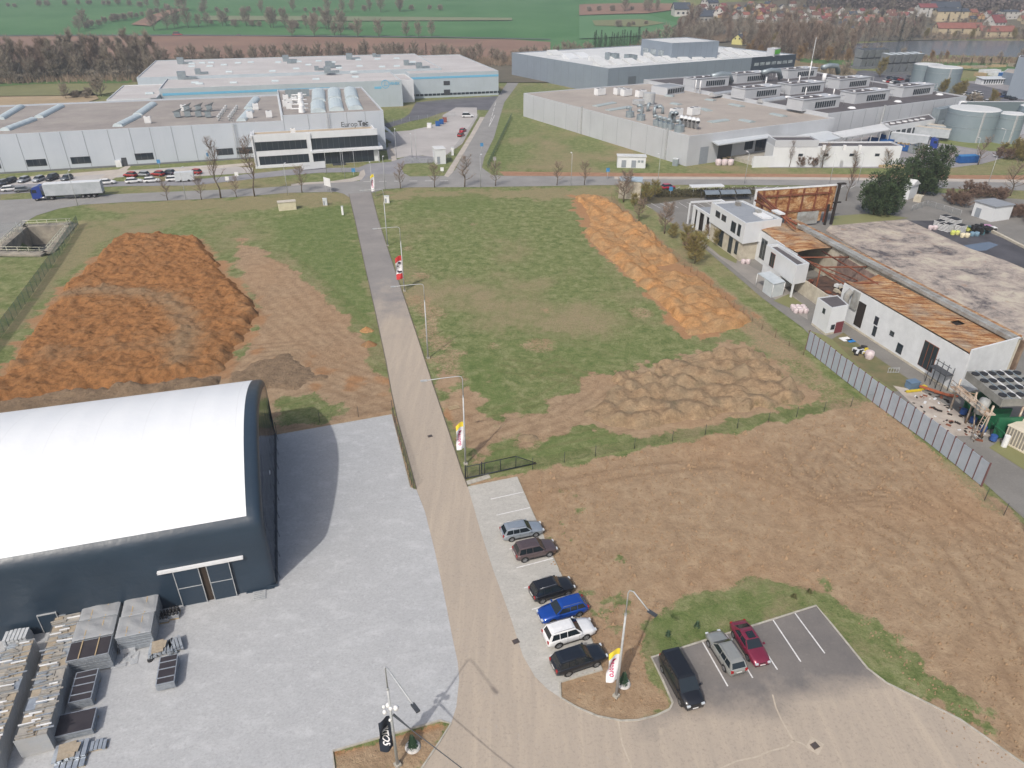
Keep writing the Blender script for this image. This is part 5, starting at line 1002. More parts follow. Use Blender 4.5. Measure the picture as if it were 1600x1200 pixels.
# ---------------------------------------------------------------- EuropTec works
EF = Fr(G(0, 272), G(602, 235)); EH, ER = 11.0, 12.6
eu = thing('factory_hall', 'long pale grey panel hall with skylights and dark EuropTec lettering', 'factory hall', EF.P(40, 30), EF.yaw)
sx = EF.F(441, 186)[0]
block(eu, rect(EF, -60, sx, 0, 58), EH, W_EUR, R_EUR, .5); block(eu, rect(EF, sx, 113.6, 0.0, 58), ER, W_EUR, R_EUR, .5, wname='tall_wall', rname='tall_roof')
sl_ = [EF.F(x, y)[0] for x, y in ((9, 272), (45, 270), (80, 268), (111, 266), (145, 264), (183, 262), (216, 260), (247, 258), (280, 257), (311, 255))]
seams(eu, EF, [s_-6.8*k for k in range(1, 6) for s_ in sl_[:1]]+sl_, 0, .1, EH-.05)
seams(eu, EF, [sx+.3]+[EF.F(x, y)[0] for x, y in ((481, 182), (541, 176), (570, 174))], 0, .1, ER-.05)
m_ = MB().fbox(EF, -60, 113.7, -.06, -.01, 0, .5); wpart(m_, 'plinth', M('plinth_grey', (120, 124, 128), (110, 114, 118)), eu)
for x0, x1, yb, yt in ((-40, 3, 265, 257), (44, 75, 262, 254.5), (113.5, 144, 258.5, 251), (213.5, 242, 253.8, 246), (340, 366, 246, 239), (371, 396, 244, 237)):
    a, z0 = EF.F(x0, yb+.8); b, _ = EF.F(x1, yb-1.2); window(eu, EF, a, b, 1.6, 3.6, 0, 3)
a, _ = EF.F(193, 262); b, _ = EF.F(201, 262); wpart(MB().fbox(EF, a, b, -.08, -.02, .05, 2.6), 'door', DGREY, eu); a, _ = EF.F(183, 263); wpart(MB().fbox(EF, a, a+1.6, -.6, -.02, 0, 2.0), 'meter_box', WHITE, eu)
for (p0, p1, w_) in (((0, 187), (33, 167.5), 2.6), ((61, 184.5), (95, 167), 2.6), ((8, 204.5), (52, 188), 2.6), ((184, 198), (214, 183), 2.8), ((215, 180.5), (239, 163.5), 2.8), ((377, 189.5), (390, 174.5), 2.8), ((388, 170.5), (400, 155), 2.8)): barrel(eu, G(*p0, EH-.5), G(*p1, EH-.5), w_, EH-.5, .8)
for (p0, p1) in (((497.5, 176), (496.5, 162)), ((498, 159), (497.5, 143)), ((526, 173.5), (523.5, 159)), ((523, 156.5), (522, 141.5)), ((556, 171.5), (550, 158)), ((550, 155.5), (547, 141))): barrel(eu, G(*p0, ER-.5), G(*p1, ER-.5), 4.6, ER-.5, 1.2)
for x, y in ((278, 181), (294, 180), (311, 180), (326, 181), (293, 172), (311, 171.5), (328, 171)):    # wedge cowls
    g = G(x, y+3, EH-.5); m_ = MB(); m_.box((g.x, g.y, EH+.6), (1.8, 1.4, 1.6), EF.yaw); m_.add([(g.x-1.2, g.y-.9, EH+1.4), (g.x+1.6, g.y-.9, EH+2.4), (g.x+1.6, g.y+.9, EH+2.4), (g.x-1.2, g.y+.9, EH+1.4), (g.x+.3, g.y, EH+.6)], [(0, 1, 2, 3), (0, 1, 4), (1, 2, 4), (2, 3, 4), (3, 0, 4)]); wpart(m_, 'air_cowl', DUCT, eu)
for k in range(2):
    for i in range(6):
        x, y = 342+k*17+i*2.4, 189-i*3.4; g = G(x, y, EH-.5); m_ = MB().tube([(g.x, g.y, EH-.5), (g.x, g.y, EH+.8)], .32, 7).cyl((g.x, g.y), .6, EH+.8, EH+1.15, 8, r1=.3); wpart(m_, 'roof_vent', GALV, eu)
for x, y in ((232, 192), (288, 173), (391, 184), (421, 183), (400, 171), (447, 166), (452, 170), (447, 157), (460, 160), (453, 163)): hvac(eu, G(x, y+1, (ER if x > 441 else EH)-.5), (ER if x > 441 else EH)-.5, (1.9, 1.0, 1.9), EF.yaw, 1)
for x, y in ((472, 176), (472, 169), (470, 162), (470, 154)):
    g = G(x, y, ER-.5); m_ = MB(); m_.tube([(g.x-3.4, g.y+.4, ER+.6), (g.x, g.y, ER+.8), (g.x+2.2, g.y, ER+.9)], .22, 7); m_.cyl((g.x, g.y), 1.15, ER-.4, ER+1.5, 12, r1=.8); wpart(m_, 'cyclone_filter', WHITE, eu)
g = G(465, 149, ER); wpart(MB().box((g.x, g.y, ER+.8), (8.5, .15, 2.6), EF.yaw).box((g.x-4, g.y+1.5, ER+.8), (.15, 3, 2.6), EF.yaw), 'screen', DUCT, eu)
for px in (361, 511):      # ladders with cages
    s_ = EF.F(px, 178)[0]; m_ = MB(); hh = ER if px > 441 else EH
    for e in (-.35, .35): m_.tube([EF.P(s_+e, -.5, .3), EF.P(s_+e, -.5, hh+1)], .06, 4)
    for k in range(int(hh/.5)): m_.tube([EF.P(s_-.35, -.5, .5+k*.5), EF.P(s_+.35, -.5, .5+k*.5)], .04, 4)
    for k in range(8): m_.tube([EF.P(s_-.35, -.5, 3+k*1.2), EF.P(s_, -1.3, 3+k*1.2), EF.P(s_+.35, -.5, 3+k*1.2)], .04, 4)
    wpart(m_, 'ladder', GALV, eu)
# lettering on the facade
def wall_text(root, fr, body, px0, px1, mat, zc=None, bold=0.0, t=-.12, name='lettering', size=None):
    a, z = fr.F(*px0, t); b, _ = fr.F(*px1, t); me = text_mesh(body, 1.0, bold); xs = [v.co.x for v in me.vertices]; w0 = max(xs)-min(xs); sc = (b-a)/w0; me.materials.clear(); me.materials.append(mat)
    p, o = root, None; M4 = Matrix.Identity(4); ch = []
    while p is not None: ch.append(p); p = p.parent
    for q_ in ch[::-1]: M4 = M4 @ q_.matrix_basis
    inv = M4.inverted(); x0 = min(xs)
    for v in me.vertices: v.co = inv @ fr.P(a+(v.co.x-x0)*sc, t, (zc if zc is not None else z)+v.co.y*sc*(size or 1))
    o = bpy.data.objects.new(name, me); COL.objects.link(o); o.parent = root; return o
INK = M('dark_lettering', (62, 68, 74), (58, 64, 70)); s_, z_ = EF.F(555, 196.5)
z_ = 9.05; wall_text(eu, EF, 'Europ', (533.5, 197), (558.5, 195), INK, z_, .005, -1.2, name='lettering'); wall_text(eu, EF, 'Tec', (559.5, 195), (575.5, 194), INK, z_+.1, .04, -1.2, name='bold_lettering')
# canopy on the east gable
ef2 = Fr(EF.P(113.6, 0), EF.P(113.6, 30)); m_ = MB(); m_.add([ef2.P(6, 0, 6.6), ef2.P(17, 0, 6.6), ef2.P(17, -4, 3.4), ef2.P(6, -4, 3.4), ef2.P(6, 0, 6.4), ef2.P(17, 0, 6.4), ef2.P(17, -4, 3.2), ef2.P(6, -4, 3.2)], [(0, 1, 2, 3), (4, 7, 6, 5), (0, 3, 7, 4), (1, 5, 6, 2), (3, 2, 6, 7)]); wpart(m_, 'side_canopy', W_BRT, eu)
# office block
ob = thing('office_block', 'white two storey office block with dark ribbon windows below the EuropTec lettering', 'office building', EF.P(90, -8), EF.yaw)
T0 = -14.6; OF = Fr(EF.P(72.3, T0), EF.P(109.2, T0)); OL = OF.L; block(ob, rect(OF, 0, OL, 0, 14.45), 8.0, W_BRT, roofmat('sandy_roof', (196, 180, 158), (180, 166, 148)), .08); wpart(MB().fbox(OF, 0, OL, -.01, .5, 8.0, 9.8).fbox(OF, 0, .4, .5, 12, 8.0, 8.9).fbox(OF, OL-.4, OL, .5, 12, 8.0, 8.9), 'fascia', W_BRT, ob)
mid = OF.F(480, 225)[0]; mid2 = OF.F(484, 225)[0]
for nm, a, b, z0, z1, n in (('ribbon_window', .4, mid-.1, 5.1, 7.7, 9), ('ribbon_window', mid2+.2, OL-.05, 4.6, 7.9, 12), ('ribbon_window', .9, mid, 1.0, 3.5, 9), ('glass_front', mid2+.2, OL-1.6, .1, 3.7, 10)): window(ob, OF, a, b, z0, z1, 0, n, nm)
e_ = Fr(OF.P(OL, 0), OF.P(OL, 14)); window(ob, e_, .1, 3.2, 4.6, 7.9, 0, 2, 'ribbon_window'); window(ob, e_, 9.5, 13.5, 4.5, 6.5, 0, 2, 'window')
wpart(MB().fbox(OF, mid2, OL+1.2, -1.6, -.08, 3.85, 4.45).fbox(OF, OL+.05, OL+1.2, 0, 6, 3.85, 4.45), 'white_band', W_BRT, ob); wpart(MB().fbox(OF, OL-.4, OL-.1, -1.2, -.9, 0, 3.85), 'column', GALV, ob); wpart(MB().fbox(OF, 0, mid, -.5, -.08, .1, .75).fbox(OF, mid-.0, mid+1.2, -.5, -.08, .1, 9.8-.3).fbox(OF, -.5, -.02, -.4, 6, .1, 9.7), 'white_frame', W_BRT, ob)
hvac(ob, OF.P(12, 9), 7.9, (1.4, .9, 1.4), EF.yaw, 1); wpart(MB().fbox(OF, mid2+6, mid2+10, -2.6, -.3, .02, .18), 'doormat', DGREY, ob)
# company board and railings before the office
bf = Fr(G(472, 267), G(509, 263.5)); t = thing('sign_board', 'long white company board with faint lettering before the office block', 'sign', bf.P(0, 0), bf.yaw); wpart(MB().fbox(bf, 0, bf.L, -.06, .06, .3, 2.3), 'panel', W_BRT, t); wpart(MB().fbox(bf, .5, .62, .07, .2, 0, 2).fbox(bf, bf.L-.62, bf.L-.5, .07, .2, 0, 2), 'legs', GALV, t)
wall_text(t, bf, 'EuropTec', (474, 264), (485, 263), GALV, 1.4, .01, t=-.09)
# ---------------------------------------------------------------- hall with the blue stripe
cor = G(630.1, 165.9); VF = Fr(cor-EF.u*100, cor); VH = 10.8; BLUE = M('sky_blue_stripe', (112, 184, 220), (120, 188, 222))
ve = thing('factory_hall', 'pale blue grey factory with a light blue stripe and ring logo behind the EuropTec works', 'factory hall', VF.P(50, 40), VF.yaw)
block(ve, rect(VF, 2, 100, 0, 32), VH, W_VEN, R_VEN, .4); block(ve, rect(VF, -10, 125, 32.05, 104), VH+.8, W_VEN, R_VEN, .3, wname='rear_wall', rname='rear_roof'); block(ve, rect(VF, -16, 1.95, 0-10, 32), VH-2, W_BRT, R_VEN, .3, wname='low_wall', rname='low_roof')
block(ve, rect(VF, 100.05, 107, 10, 32), VH-1.2, W_BRT, R_VEN, .3, wname='stair_wall', rname='stair_roof'); block(ve, rect(VF, 107.05, 150, 20, 100), VH+.1, W_VEN, R_VEN, .3, wname='wing_wall', rname='wing_roof')
block(ve, rect(VF, -46, -16.1, -16, 8), 4.5, W_BRT, R_WHT, .1, wname='annex_wall', rname='annex_roof')
sA, zA = VF.F(340, 147); m_ = MB().fbox(VF, 3, VF.F(440, 144)[0]+20, -.05, -.01, 8.1, 9.0).fbox(VF, VF.F(585, 136)[0], VF.F(596, 135)[0], -.05, -.01, 7.6, 8.5).fbox(VF, 107.2, 150, 19.93, 19.98, 8.4, 9.3); wpart(m_, 'blue_stripe', BLUE, ve)
cs, cz = VF.F(602, 131.5); m_ = MB(); ring = [(cs+r_*math.cos(a), cz+r_*math.sin(a)) for r_ in (1.75, 1.45) for a in [2*math.pi*k/28 for k in range(28)]]; m_.add([VF.P(a, -.06, z) for a, z in ring], [(k, (k+1) % 28, 28+(k+1) % 28, 28+k) for k in range(28)]); m_.add([VF.P(cs+a, -.06, cz+z) for a, z in ((-.9, -.7), (1.0, -.7), (1.0, -.45), (-.9, -.45), (-.5, -.4), (-.1, 1.1), (.2, 1.1), (-.2, -.4))], [(0, 1, 2, 3), (4, 5, 6, 7)]); wpart(m_, 'ring_logo', BLUE, ve)
wall_text(ve, VF, 'VENEX', (608, 131), (624.5, 130), BLUE, VF.F(616, 130.5)[1], .03, size=1.0)
m_ = MB()
for i in range(22): m_.fbox(VF, 107.5+i*2, 109.2+i*2, 19.9, 19.96, 1.0, 1.9)
wpart(m_, 'strip_windows', GLASS, ve); wpart(MB().fbox(VF, 123, 126, 19.85, 19.95, 5.4, 7.2).fbox(VF, 123, 126, 19.85, 19.95, 1.0, 3.4), 'gate_openings', DGREY, ve)
for x, y in ((283, 100), (316, 99), (300, 104.5), (328, 104), (350, 102), (372, 99), (392, 98), (330, 98.5), (300, 100), (435, 98), (467, 97), (498, 96), (520, 98), (560, 94), (590, 93), (620, 92), (426, 112), (463, 108), (530, 107), (562, 104), (597, 105), (482, 102), (645, 98), (358, 113), (255, 123.5), (305, 130), (312, 131.5), (372, 120), (365, 130), (430, 127.5), (494, 124.5), (555, 121), (553, 113), (620, 104), (234, 147)):
    zt_ = VH+.5 if y < 117 else VH-.4; g = G(x, y, zt_); barrel(ve, g-VF.u*1.4, g+VF.u*1.4, 1.9, zt_, .45, ribs=False, name='roof_dome')
for x, y, s_ in ((283, 98, 2), (285, 122, 2.2), (310, 114, 1.6), (447, 94, 2), (452, 97, 1.3), (546, 91, 2), (514, 104, 2), (520, 104, 1.5), (512, 112, 1.9), (495, 108, 1.3), (635, 100, 1.6), (655, 105, 1.8), (585, 87, 1.2)):
    zt_ = VH+.5 if y < 117 else VH-.4; g = G(x, y+2, zt_); m_ = MB().box((g.x, g.y, zt_+1.5*s_*.5), (2.2*s_*.7, 1.8*s_*.6, 1.5*s_), VF.yaw).box((g.x+1.6*s_, g.y, zt_+.6), (2.4*s_, 1.0, 1.0), VF.yaw+.2); wpart(m_, 'air_handler', DUCT, ve)
# ---------------------------------------------------------------- works on the right
A0 = G(1071.7, 259.9); QF = Fr(A0, yaw=math.atan2(.4926, .87026)); RH = 9.0
rb = thing('factory_hall', 'light grey factory with beige gravel roof and clustered curved exhaust pipes', 'factory hall', QF.P(30, 45), QF.yaw)
block(rb, rect(QF, 0, 65, 0, 100), RH, W_LGT, R_BEI, .35); pass
WF = Fr(QF.P(0, 100), QF.P(0, 0)); Sf = QF
for px in (1043, 908): 
    s_ = WF.F(px, 215)[0]; wpart(MB().fbox(WF, s_-.25, s_+.25, -.5, -.02, .2, RH+.7), 'ladder', GALV, rb)
seams(rb, WF, [8*k for k in range(1, 12)], 0, .1, RH-.1, wd=.06); a, z = QF.F(1091, 258); b, _ = QF.F(1104, 256); wpart(MB().fbox(QF, a, b, -.08, -.02, .05, 5.2), 'roller_door', M('door_grey', (148, 156, 166), (140, 148, 158)), rb)
def flat_canopy(root, px4, z, th=.3, mat=W_BRT, posts=0, name='canopy'):
    P = [G(*p, z) for p in px4]; n = len(P); m_ = MB(); m_.add([(p.x, p.y, z) for p in P]+[(p.x, p.y, z-th) for p in P], [tuple(range(n)), tuple(range(2*n-1, n-1, -1))]+[(i, n+i, n+(i+1) % n, (i+1) % n) for i in range(n)])
    o = wpart(m_, name, mat, root)
    if posts:
        for i in range(posts): p = P[0].lerp(P[1], (i+.05)/max(1, posts-.9)); wpart(MB().box((p.x, p.y+.3, (z-th)/2), (.25, .25, z-th)), 'canopy_post', GALV, root)
    return o
flat_canopy(rb, [(1122, 226), (1208, 213.5), (1193, 205), (1107, 217)], 6.6, .35, COPE, 0)
window(rb, QF, *[QF.F(x, 235)[0] for x in (1122, 1143)], .1, 5.6, 0, 1, 'loading_gate', DGREY); window(rb, QF, QF.F(1163, 230)[0], QF.F(1176, 229)[0], 2.5, 5.6, 0, 2, 'window'); window(rb, QF, QF.F(1180, 228)[0], QF.F(1196, 226)[0], 1.5, 5.8, 0, 3, 'window')
wpart(MB().fbox(QF, QF.F(1143, 244)[0], QF.F(1203, 238)[0], -9, -8.7, 0, 2.2), 'ramp_wall', W_BRT, rb)
wpart(MB().fbox(QF, QF.F(1143, 244)[0], QF.F(1203, 238)[0], -8.7, -.05, 0, 1.2), 'loading_ramp', M_KERB, rb)
z9 = RH-.35
for x, y in ((937, 147), (967, 146), (978, 148), (1001, 150), (1056, 180), (1083, 178)): hvac(rb, G(x, y+2, z9), z9, (4.2, 2.4, 2.4), QF.yaw+.1, 2)
def pipe_bend(root, p, z, r, yaw, h=2.2, reach=2.2, mat=W_BRT):
    d = Vector((math.cos(yaw), math.sin(yaw), 0)); pts = [Vector((p[0], p[1], z)), Vector((p[0], p[1], z+h*.6))]+[Vector((p[0], p[1], z+h*.6))+d*(reach*(1-math.cos(a)))*.6+Vector((0, 0, h*.5*math.sin(a))) for a in (.5, 1.0, 1.5)]; pts.append(pts[-1]+d*reach*.8+Vector((0, 0, -.2)))
    o = wpart(MB().tube(pts, r, 10), 'exhaust_pipe', mat, root); e = pts[-1]+d*.02; u2 = d.orthogonal().normalized(); v2 = d.cross(u2); wpart(MB().add([e+(u2*math.cos(a)+v2*math.sin(a))*r*.86 for a in [2*math.pi*k/12 for k in range(12)]], [tuple(range(12))]), 'pipe_mouth', TRIM, o)
for i in range(5): pipe_bend(rb, G(1063+i*6.2, 196+i*1.2, z9), z9, .72, QF.yaw+math.pi+.9, 2.6, 2.6)
for i in range(2): pipe_bend(rb, G(1046+i*6, 192, z9), z9, .66, -1.2, 3.0, 1.2, DUCT)
for x, y, s_ in ((984, 183, 1), (1001, 188, 1), (1026, 196, .9), (1033, 198, .9), (1040, 200, .9), (1047, 202, .9), (1061, 206, 1.1)):
    g = G(x, y, z9); wpart(MB().cyl((g.x, g.y), 1.45*s_, z9, z9+1.9*s_, 8, sm=False), 'fan_housing', DUCT, rb); pipe_bend(rb, g, z9+1.6*s_, .5, QF.yaw+2.6, 1.4, 1.0, DUCT)
for x, y in ((1003, 176), (1012, 174), (1022, 179), (1035, 178)): pipe_bend(rb, G(x, y, z9), z9, .55, QF.yaw+(2.6 if x % 2 else .6), 2.2, 1.4, DUCT)
g = G(1013, 164, z9); wpart(MB().cyl((g.x, g.y), 2.3, z9+.5, z9+4.3, 14).box((g.x-3, g.y, z9+1), (4.5, 4, 1.6), QF.yaw).box((g.x+1, g.y-3, z9+.3), (9, .4, .4), QF.yaw), 'filter_tank', GALV, rb)
t1_, t2_ = G(1021, 141, z9), G(1070, 137, z9)
ph = block(rb, [tuple(G(x, y, RH+2.6))[:2] for x, y in ((1018, 134), (1043, 137.5), (1070, 133.5), (1046, 129.5))], RH+2.6, W_LGT, R_GRY, .15, z0=z9, wname='penthouse_wall', rname='penthouse_roof')
pf_ = Fr(G(1043.5, 137.5, RH+2.6), G(1070, 133.5, RH+2.6)); m_ = MB()
for k in range(7): m_.fbox(pf_, .4+k*pf_.L/7.2, .4+(k+.75)*pf_.L/7.2, -.06, -.01, z9+.7, RH+2.0)
wpart(m_, 'penthouse_windows', GLASS, rb)
for p0, p1 in (((930, 166.5), (959, 161)), ((950, 173), (984, 167.5)), ((1050, 162), (1062, 164)), ((1142, 163.5), (1160, 167)), ((1206, 178.5), (1226, 182.5)), ((1158, 188), (1176, 191.5)), ((1098, 170.5), (1108, 174)), ((1110, 191.5), (1135, 188)), ((1104, 156), (1116, 157.5)), ((1040, 150), (1052, 151))): barrel(rb, G(*p0, z9), G(*p1, z9), 2.6, z9, .25, ribs=False, mat=M('old_skylight', (170, 182, 184), (156, 168, 172)))
# hall with the dark roof and its penthouses
dh = thing('factory_hall', 'large factory hall with dark roof carrying rows of boxed ventilation penthouses', 'factory hall', QF.P(110, 50), QF.yaw)
DS = [G(x, y, RH+1) for x, y in ((1511, 150), (1385, 129.5), (1305, 117), (1250, 108))]; block(dh, [tuple(QF.P(65.05, 3))[:2]]+[tuple(v)[:2] for v in DS]+[tuple(QF.P(65.05, 104))[:2]], RH+1.0, W_LGT, R_DRK, .45); seams(dh, QF, [65+6.6*k for k in range(1, 14)], 3, .1, RH+.9, wd=.06); zd = RH+.55
wpart(MB().fbox(QF, QF.F(1381, 170, 3)[0]-.3, QF.F(1381, 170, 3)[0]+.3, 2.4, 2.95, .5, RH+1.6), 'ladder', GALV, dh)
PEN = [(1250, 163, 1336, 162), (1328, 153, 1400, 152), (1396, 143, 1472, 140), (1161, 149.5, 1240, 148), (1237, 135, 1305, 134), (1305, 127, 1373, 123), (1085, 129, 1145, 127), (1159, 118, 1226, 116), (1226, 112, 1284, 108), (1310, 120, 1310, 120)]
def penthouse(x, y):      # x,y: pixel of the near base corner
    g = G(x, y, zd); fr = Fr(g, yaw=QF.yaw); r_ = thing('tmp', None, None); bpy.data.objects.remove(r_)
    w1 = wpart(MB().fbox(fr, -1, 18.5, 0, 7, zd, zd+3.7).fbox(fr, -1.25, 18.75, -.25, 7.25, zd+3.7, zd+3.85), 'ventilation_penthouse', W_LGT, dh)
    wpart(MB().fbox(fr, 0, 11, .8, 6.0, zd+3.86, zd+3.92), 'dark_roof', R_DRK, w1); m_ = MB()
    for k in range(9): m_.fbox(fr, 5.6+k*1.2, 6.5+k*1.2, -.08, -.02, zd+.6, zd+2.6)
    wpart(m_, 'louvres', GLASS, w1); m_ = MB()
    for k in range(4): m_.tube([fr.P(1.5+k*4.8, 3, zd+3.8), fr.P(1.5+k*4.8, 3, zd+4.2)], .6, 8)
    wpart(m_, 'roof_vents', WHITE, w1); m_ = MB()
    for a in (19.3, 21.9):
        for b in (1, 5): m_.tube([fr.P(a, b, zd), fr.P(a, b, zd+3.6)], .09, 4)
    for zz in (1.8, 3.5): m_.tube([fr.P(19.3, 1, zd+zz), fr.P(21.9, 1, zd+zz), fr.P(21.9, 5, zd+zz), fr.P(19.3, 5, zd+zz), fr.P(19.3, 1, zd+zz)], .07, 4)
    wpart(m_, 'steel_frame', GALV, w1)
for x, y in ((1278, 171), (1358, 160), (1430, 150), (1187, 153), (1257, 146), (1331, 137.5), (1108, 136.5), (1172, 129), (1250, 121.5)): 
    g = G(x, y, zd)-QF.u*7.5-QF.v*0; penthouse_px = None
    fr_ = QF; 
    _g = g; G_ = G
    def _P(px, py, z=0): return _g
    G = _P; penthouse(0, 0); G = G_
for x, y, h_ in ((1262, 130, 9), (1257, 154, 4), (1230, 135, 3), (1086, 143, 4.5), (1093, 144, 4.5), (1286, 130, 4), (1301, 153, 3.4), (1246, 140, 5.5), (1180, 128, 3.6), (1194, 145, 6)): 
    g = G(x, y, zd); wpart(MB().tube([(g.x, g.y, zd), (g.x, g.y, zd+h_)], .25 if x != 1286 else .9, 8), 'chimney_pipe', WHITE, dh)
for x, y in ((1205, 157), (1130, 147)): barrel(dh, G(x-18, y+3, zd), G(x+18, y-2, zd), 2.6, zd, 1.0, M('new_duct', (222, 224, 224), (206, 208, 210), .8, .25, .5), 'duct', False)
for x, y in ((1331, 169), (1403, 159), (1468, 148), (1231, 152), (1188, 120), (1172, 124)): g = G(x, y, zd); wpart(MB().cyl((g.x, g.y), 1.5, zd, zd+.5, 10, r1=.9), 'roof_fan', WHITE, dh)
for x, y in ((1206, 116), (1298, 108), (1128, 122)): g = G(x, y, zd+3); wpart(MB().tube([g-QF.u*6+Vector((0, 0, 1)), g-QF.u*1+Vector((0, 0, 1.6)), g+QF.u*4+Vector((0, 0, 1.2)), g+QF.u*6-Vector((0, 0, 2))], 1.1, 8), 'bent_duct', DUCT, dh)
seams(dh, QF, [], 3, 0, 1) if 0 else None
flat_canopy(dh, [(1263, 226), (1325, 213), (1290, 203.5), (1220, 215.5)], 5.0, .3, COPE, 4); flat_canopy(dh, [(1318, 215), (1392, 202), (1378, 193), (1300, 207)], 5.4, .3, R_WHT, 6)
lo = block(dh, [tuple(G(x, y, 5.6))[:2] for x, y in ((1391, 197), (1462, 186), (1452, 178), (1376, 191))], 5.6, W_BRT, R_DRK, .3, wname='dock_wall', rname='dock_roof')
dk = Fr(G(1391, 197, 5.6), G(1462, 186, 5.6)); m_ = MB()
for k in range(8): m_.fbox(dk, 1+k*dk.L/8.2, 1+(k+.7)*dk.L/8.2, -.08, -.02, .3, 3.8)
wpart(m_, 'dock_doors', GLASS, dh); m_ = MB()
for k in range(7): p = dk.P(3+k*dk.L/7.5, 3.5); m_.cyl((p.x, p.y), .9, 5.3, 5.6, 10)
wpart(m_, 'roof_domes', WHITE, dh)
for i in range(3): g = G(1466+i*9, 178-i*2, 6); wpart(MB().box((g.x, g.y, 5.5), (3.5, 3, 5), QF.yaw).box((g.x+2, g.y-3, 2), (5, 3, 4), QF.yaw), 'plant_box', DUCT, dh)
wpart(MB().tube([G(1494, 172, 0), G(1494, 172, 8), G(1500, 160, 9), G(1510, 160, 9)], .6, 8), 'riser_pipe', WHITE, dh)
# long white annex
AF = Fr(G(1204, 261), G(1402, 260.5)); an = thing('annex_building', 'long low white annex wall building along the road verge', 'annex', AF.P(20, 4), AF.yaw)
ah = AF.F(1204+8, 233)[1]; block(an, rect(AF, 0, AF.L, 0, 7), 6.2, W_BRT, R_DRK, .4); block(an, rect(AF, .1, AF.L*.34, -.1, 6.8), 8.0, W_LGT, R_DRK, .4, z0=6.0, wname='upper_wall', rname='upper_roof')
for k in range(4): window(an, AF, AF.L*(.2+.2*k), AF.L*(.2+.2*k)+1.4, 3.2, 4.0)
for x in (1287, 1319, 1343): p = G(x, 232, 6.6); wpart(MB().box((p.x, p.y, 6.9), (.8, .6, 1.4), AF.yaw), 'vent', WHITE, an)
lw = Fr(G(1175, 262), G(1209, 261)); tg(MB().fbox(lw, 0, lw.L, 0, .25, 0, 3.4).build('white_wall', W_BRT), 'short plain white wall at the left end of the annex', 'wall')
# grey hall behind
gh = thing('factory_hall', 'blue grey factory hall with white roof sheds and a dark office end', 'factory hall', QF.P(140, 170), QF.yaw)
gz = 12.0; c1 = G(950.8, 106.7, gz); c2 = G(1243, 84.8, gz); GF = Fr(c1, c2); block(gh, rect(GF, 0, GF.L, 0, 88), gz, W_GRY, R_WHT, .4)
seams(gh, GF, [6.5*k for k in range(1, int(GF.L*.75/6.5))], 0, 0, gz-.2, wd=.12); gw_ = Fr(GF.P(0, 88), GF.P(0, 0)); seams(gh, gw_, [88-6.5*k for k in range(1, 12)], 0, 0, gz-.2, wd=.12)
a = GF.F(1174.6, 95)[0]; wpart(MB().fbox(GF, a, GF.L+.1, -.3, -.02, 0, gz+.05).fbox(GF, GF.L+.01, GF.L+.4, -.3, 20, 0, gz), 'office_end', W_DRK, gh)
for zz in (gz-3.6, gz-7.6):
    for k in range(7): s_ = a+2+k*(GF.L-a-3)/7; window(gh, GF, s_, s_+3.6, zz-.8, zz+.9, -.31, 3, glass=M('pale_blind', (190, 200, 206), (120, 132, 140), .8))
a = GF.F(981, 130)[0]; wpart(MB().fbox(GF, a, GF.F(993, 130)[0], -.1, -.02, 0, 7.6), 'roller_door', M('slate_door', (104, 112, 122), (98, 106, 116)), gh)
b1 = [G(1002.8, 60.8, 20), G(1051, 67.3, 20), G(1124, 64, 20)]; b4 = b1[0]+b1[2]-b1[1]; block(gh, [tuple(p)[:2] for p in (b1[1], b1[2], b4, b1[0])], 20, W_GRY, R_WHT, .3, z0=gz-.4, wname='upper_wall', rname='upper_roof')
ub = Fr(b1[0], b1[1]); [window(gh, ub, ub.L*(.08+.25*k), ub.L*(.08+.25*k)+5, gz+1.2, gz+4, 0, 4, glass=M('pale_blind', (0, 0, 0))) for k in range(3)]; uc = Fr(b1[1], b1[2]); seams(gh, uc, [uc.L*k/8 for k in range(1, 8)], 0, gz, 19.8)
p = [G(x, y, gz+3.6) for x, y in ((1199, 75), (1211, 76.5), (1220, 74.8), (1208, 73.8))]; block(gh, [tuple(v)[:2] for v in p], gz+3.6, W_LGT, R_WHT, .2, z0=gz-.4, wname='box_wall', rname='box_roof'); gf = Fr(p[1], p[2]); wpart(MB().fbox(gf, .6, gf.L-.4, -.15, -.05, gz+.8, gz+3.0), 'green_sign', M('sign_green', (110, 210, 70), (100, 200, 60)), gh)
for row in range(4):
    for k in range(14):
        s_ = 5+k*8.6+row*2.5+random.uniform(-1, 1); t_ = 9+row*18+random.uniform(-2, 2)
        if s_ > GF.L-18 or (row >= 2 and 22 < s_ < 98) or random.random() < .1: continue
        m_ = MB(); z_ = gz-.4; q4 = [(s_, t_, z_+.3), (s_+6.5, t_, z_+.3), (s_+6.5, t_+7.5, z_+2.3), (s_, t_+7.5, z_+2.3)]; m_.add([GF.P(*v) for v in q4]+[GF.P(v[0], v[1], z_) for v in q4], [(0, 1, 2, 3), (4, 5, 1, 0), (5, 6, 2, 1), (6, 7, 3, 2), (7, 4, 0, 3)]); wpart(m_, 'roof_shed', R_WHT if row != 2 else W_BRT, gh)
for x, y in ((951, 91), (961, 92), (981, 94), (985, 94), (989, 94.5)): hvac(gh, G(x, y+1, gz), gz-.4, (2.2, 4, 3.2), GF.yaw, 1, mat=DUCT)
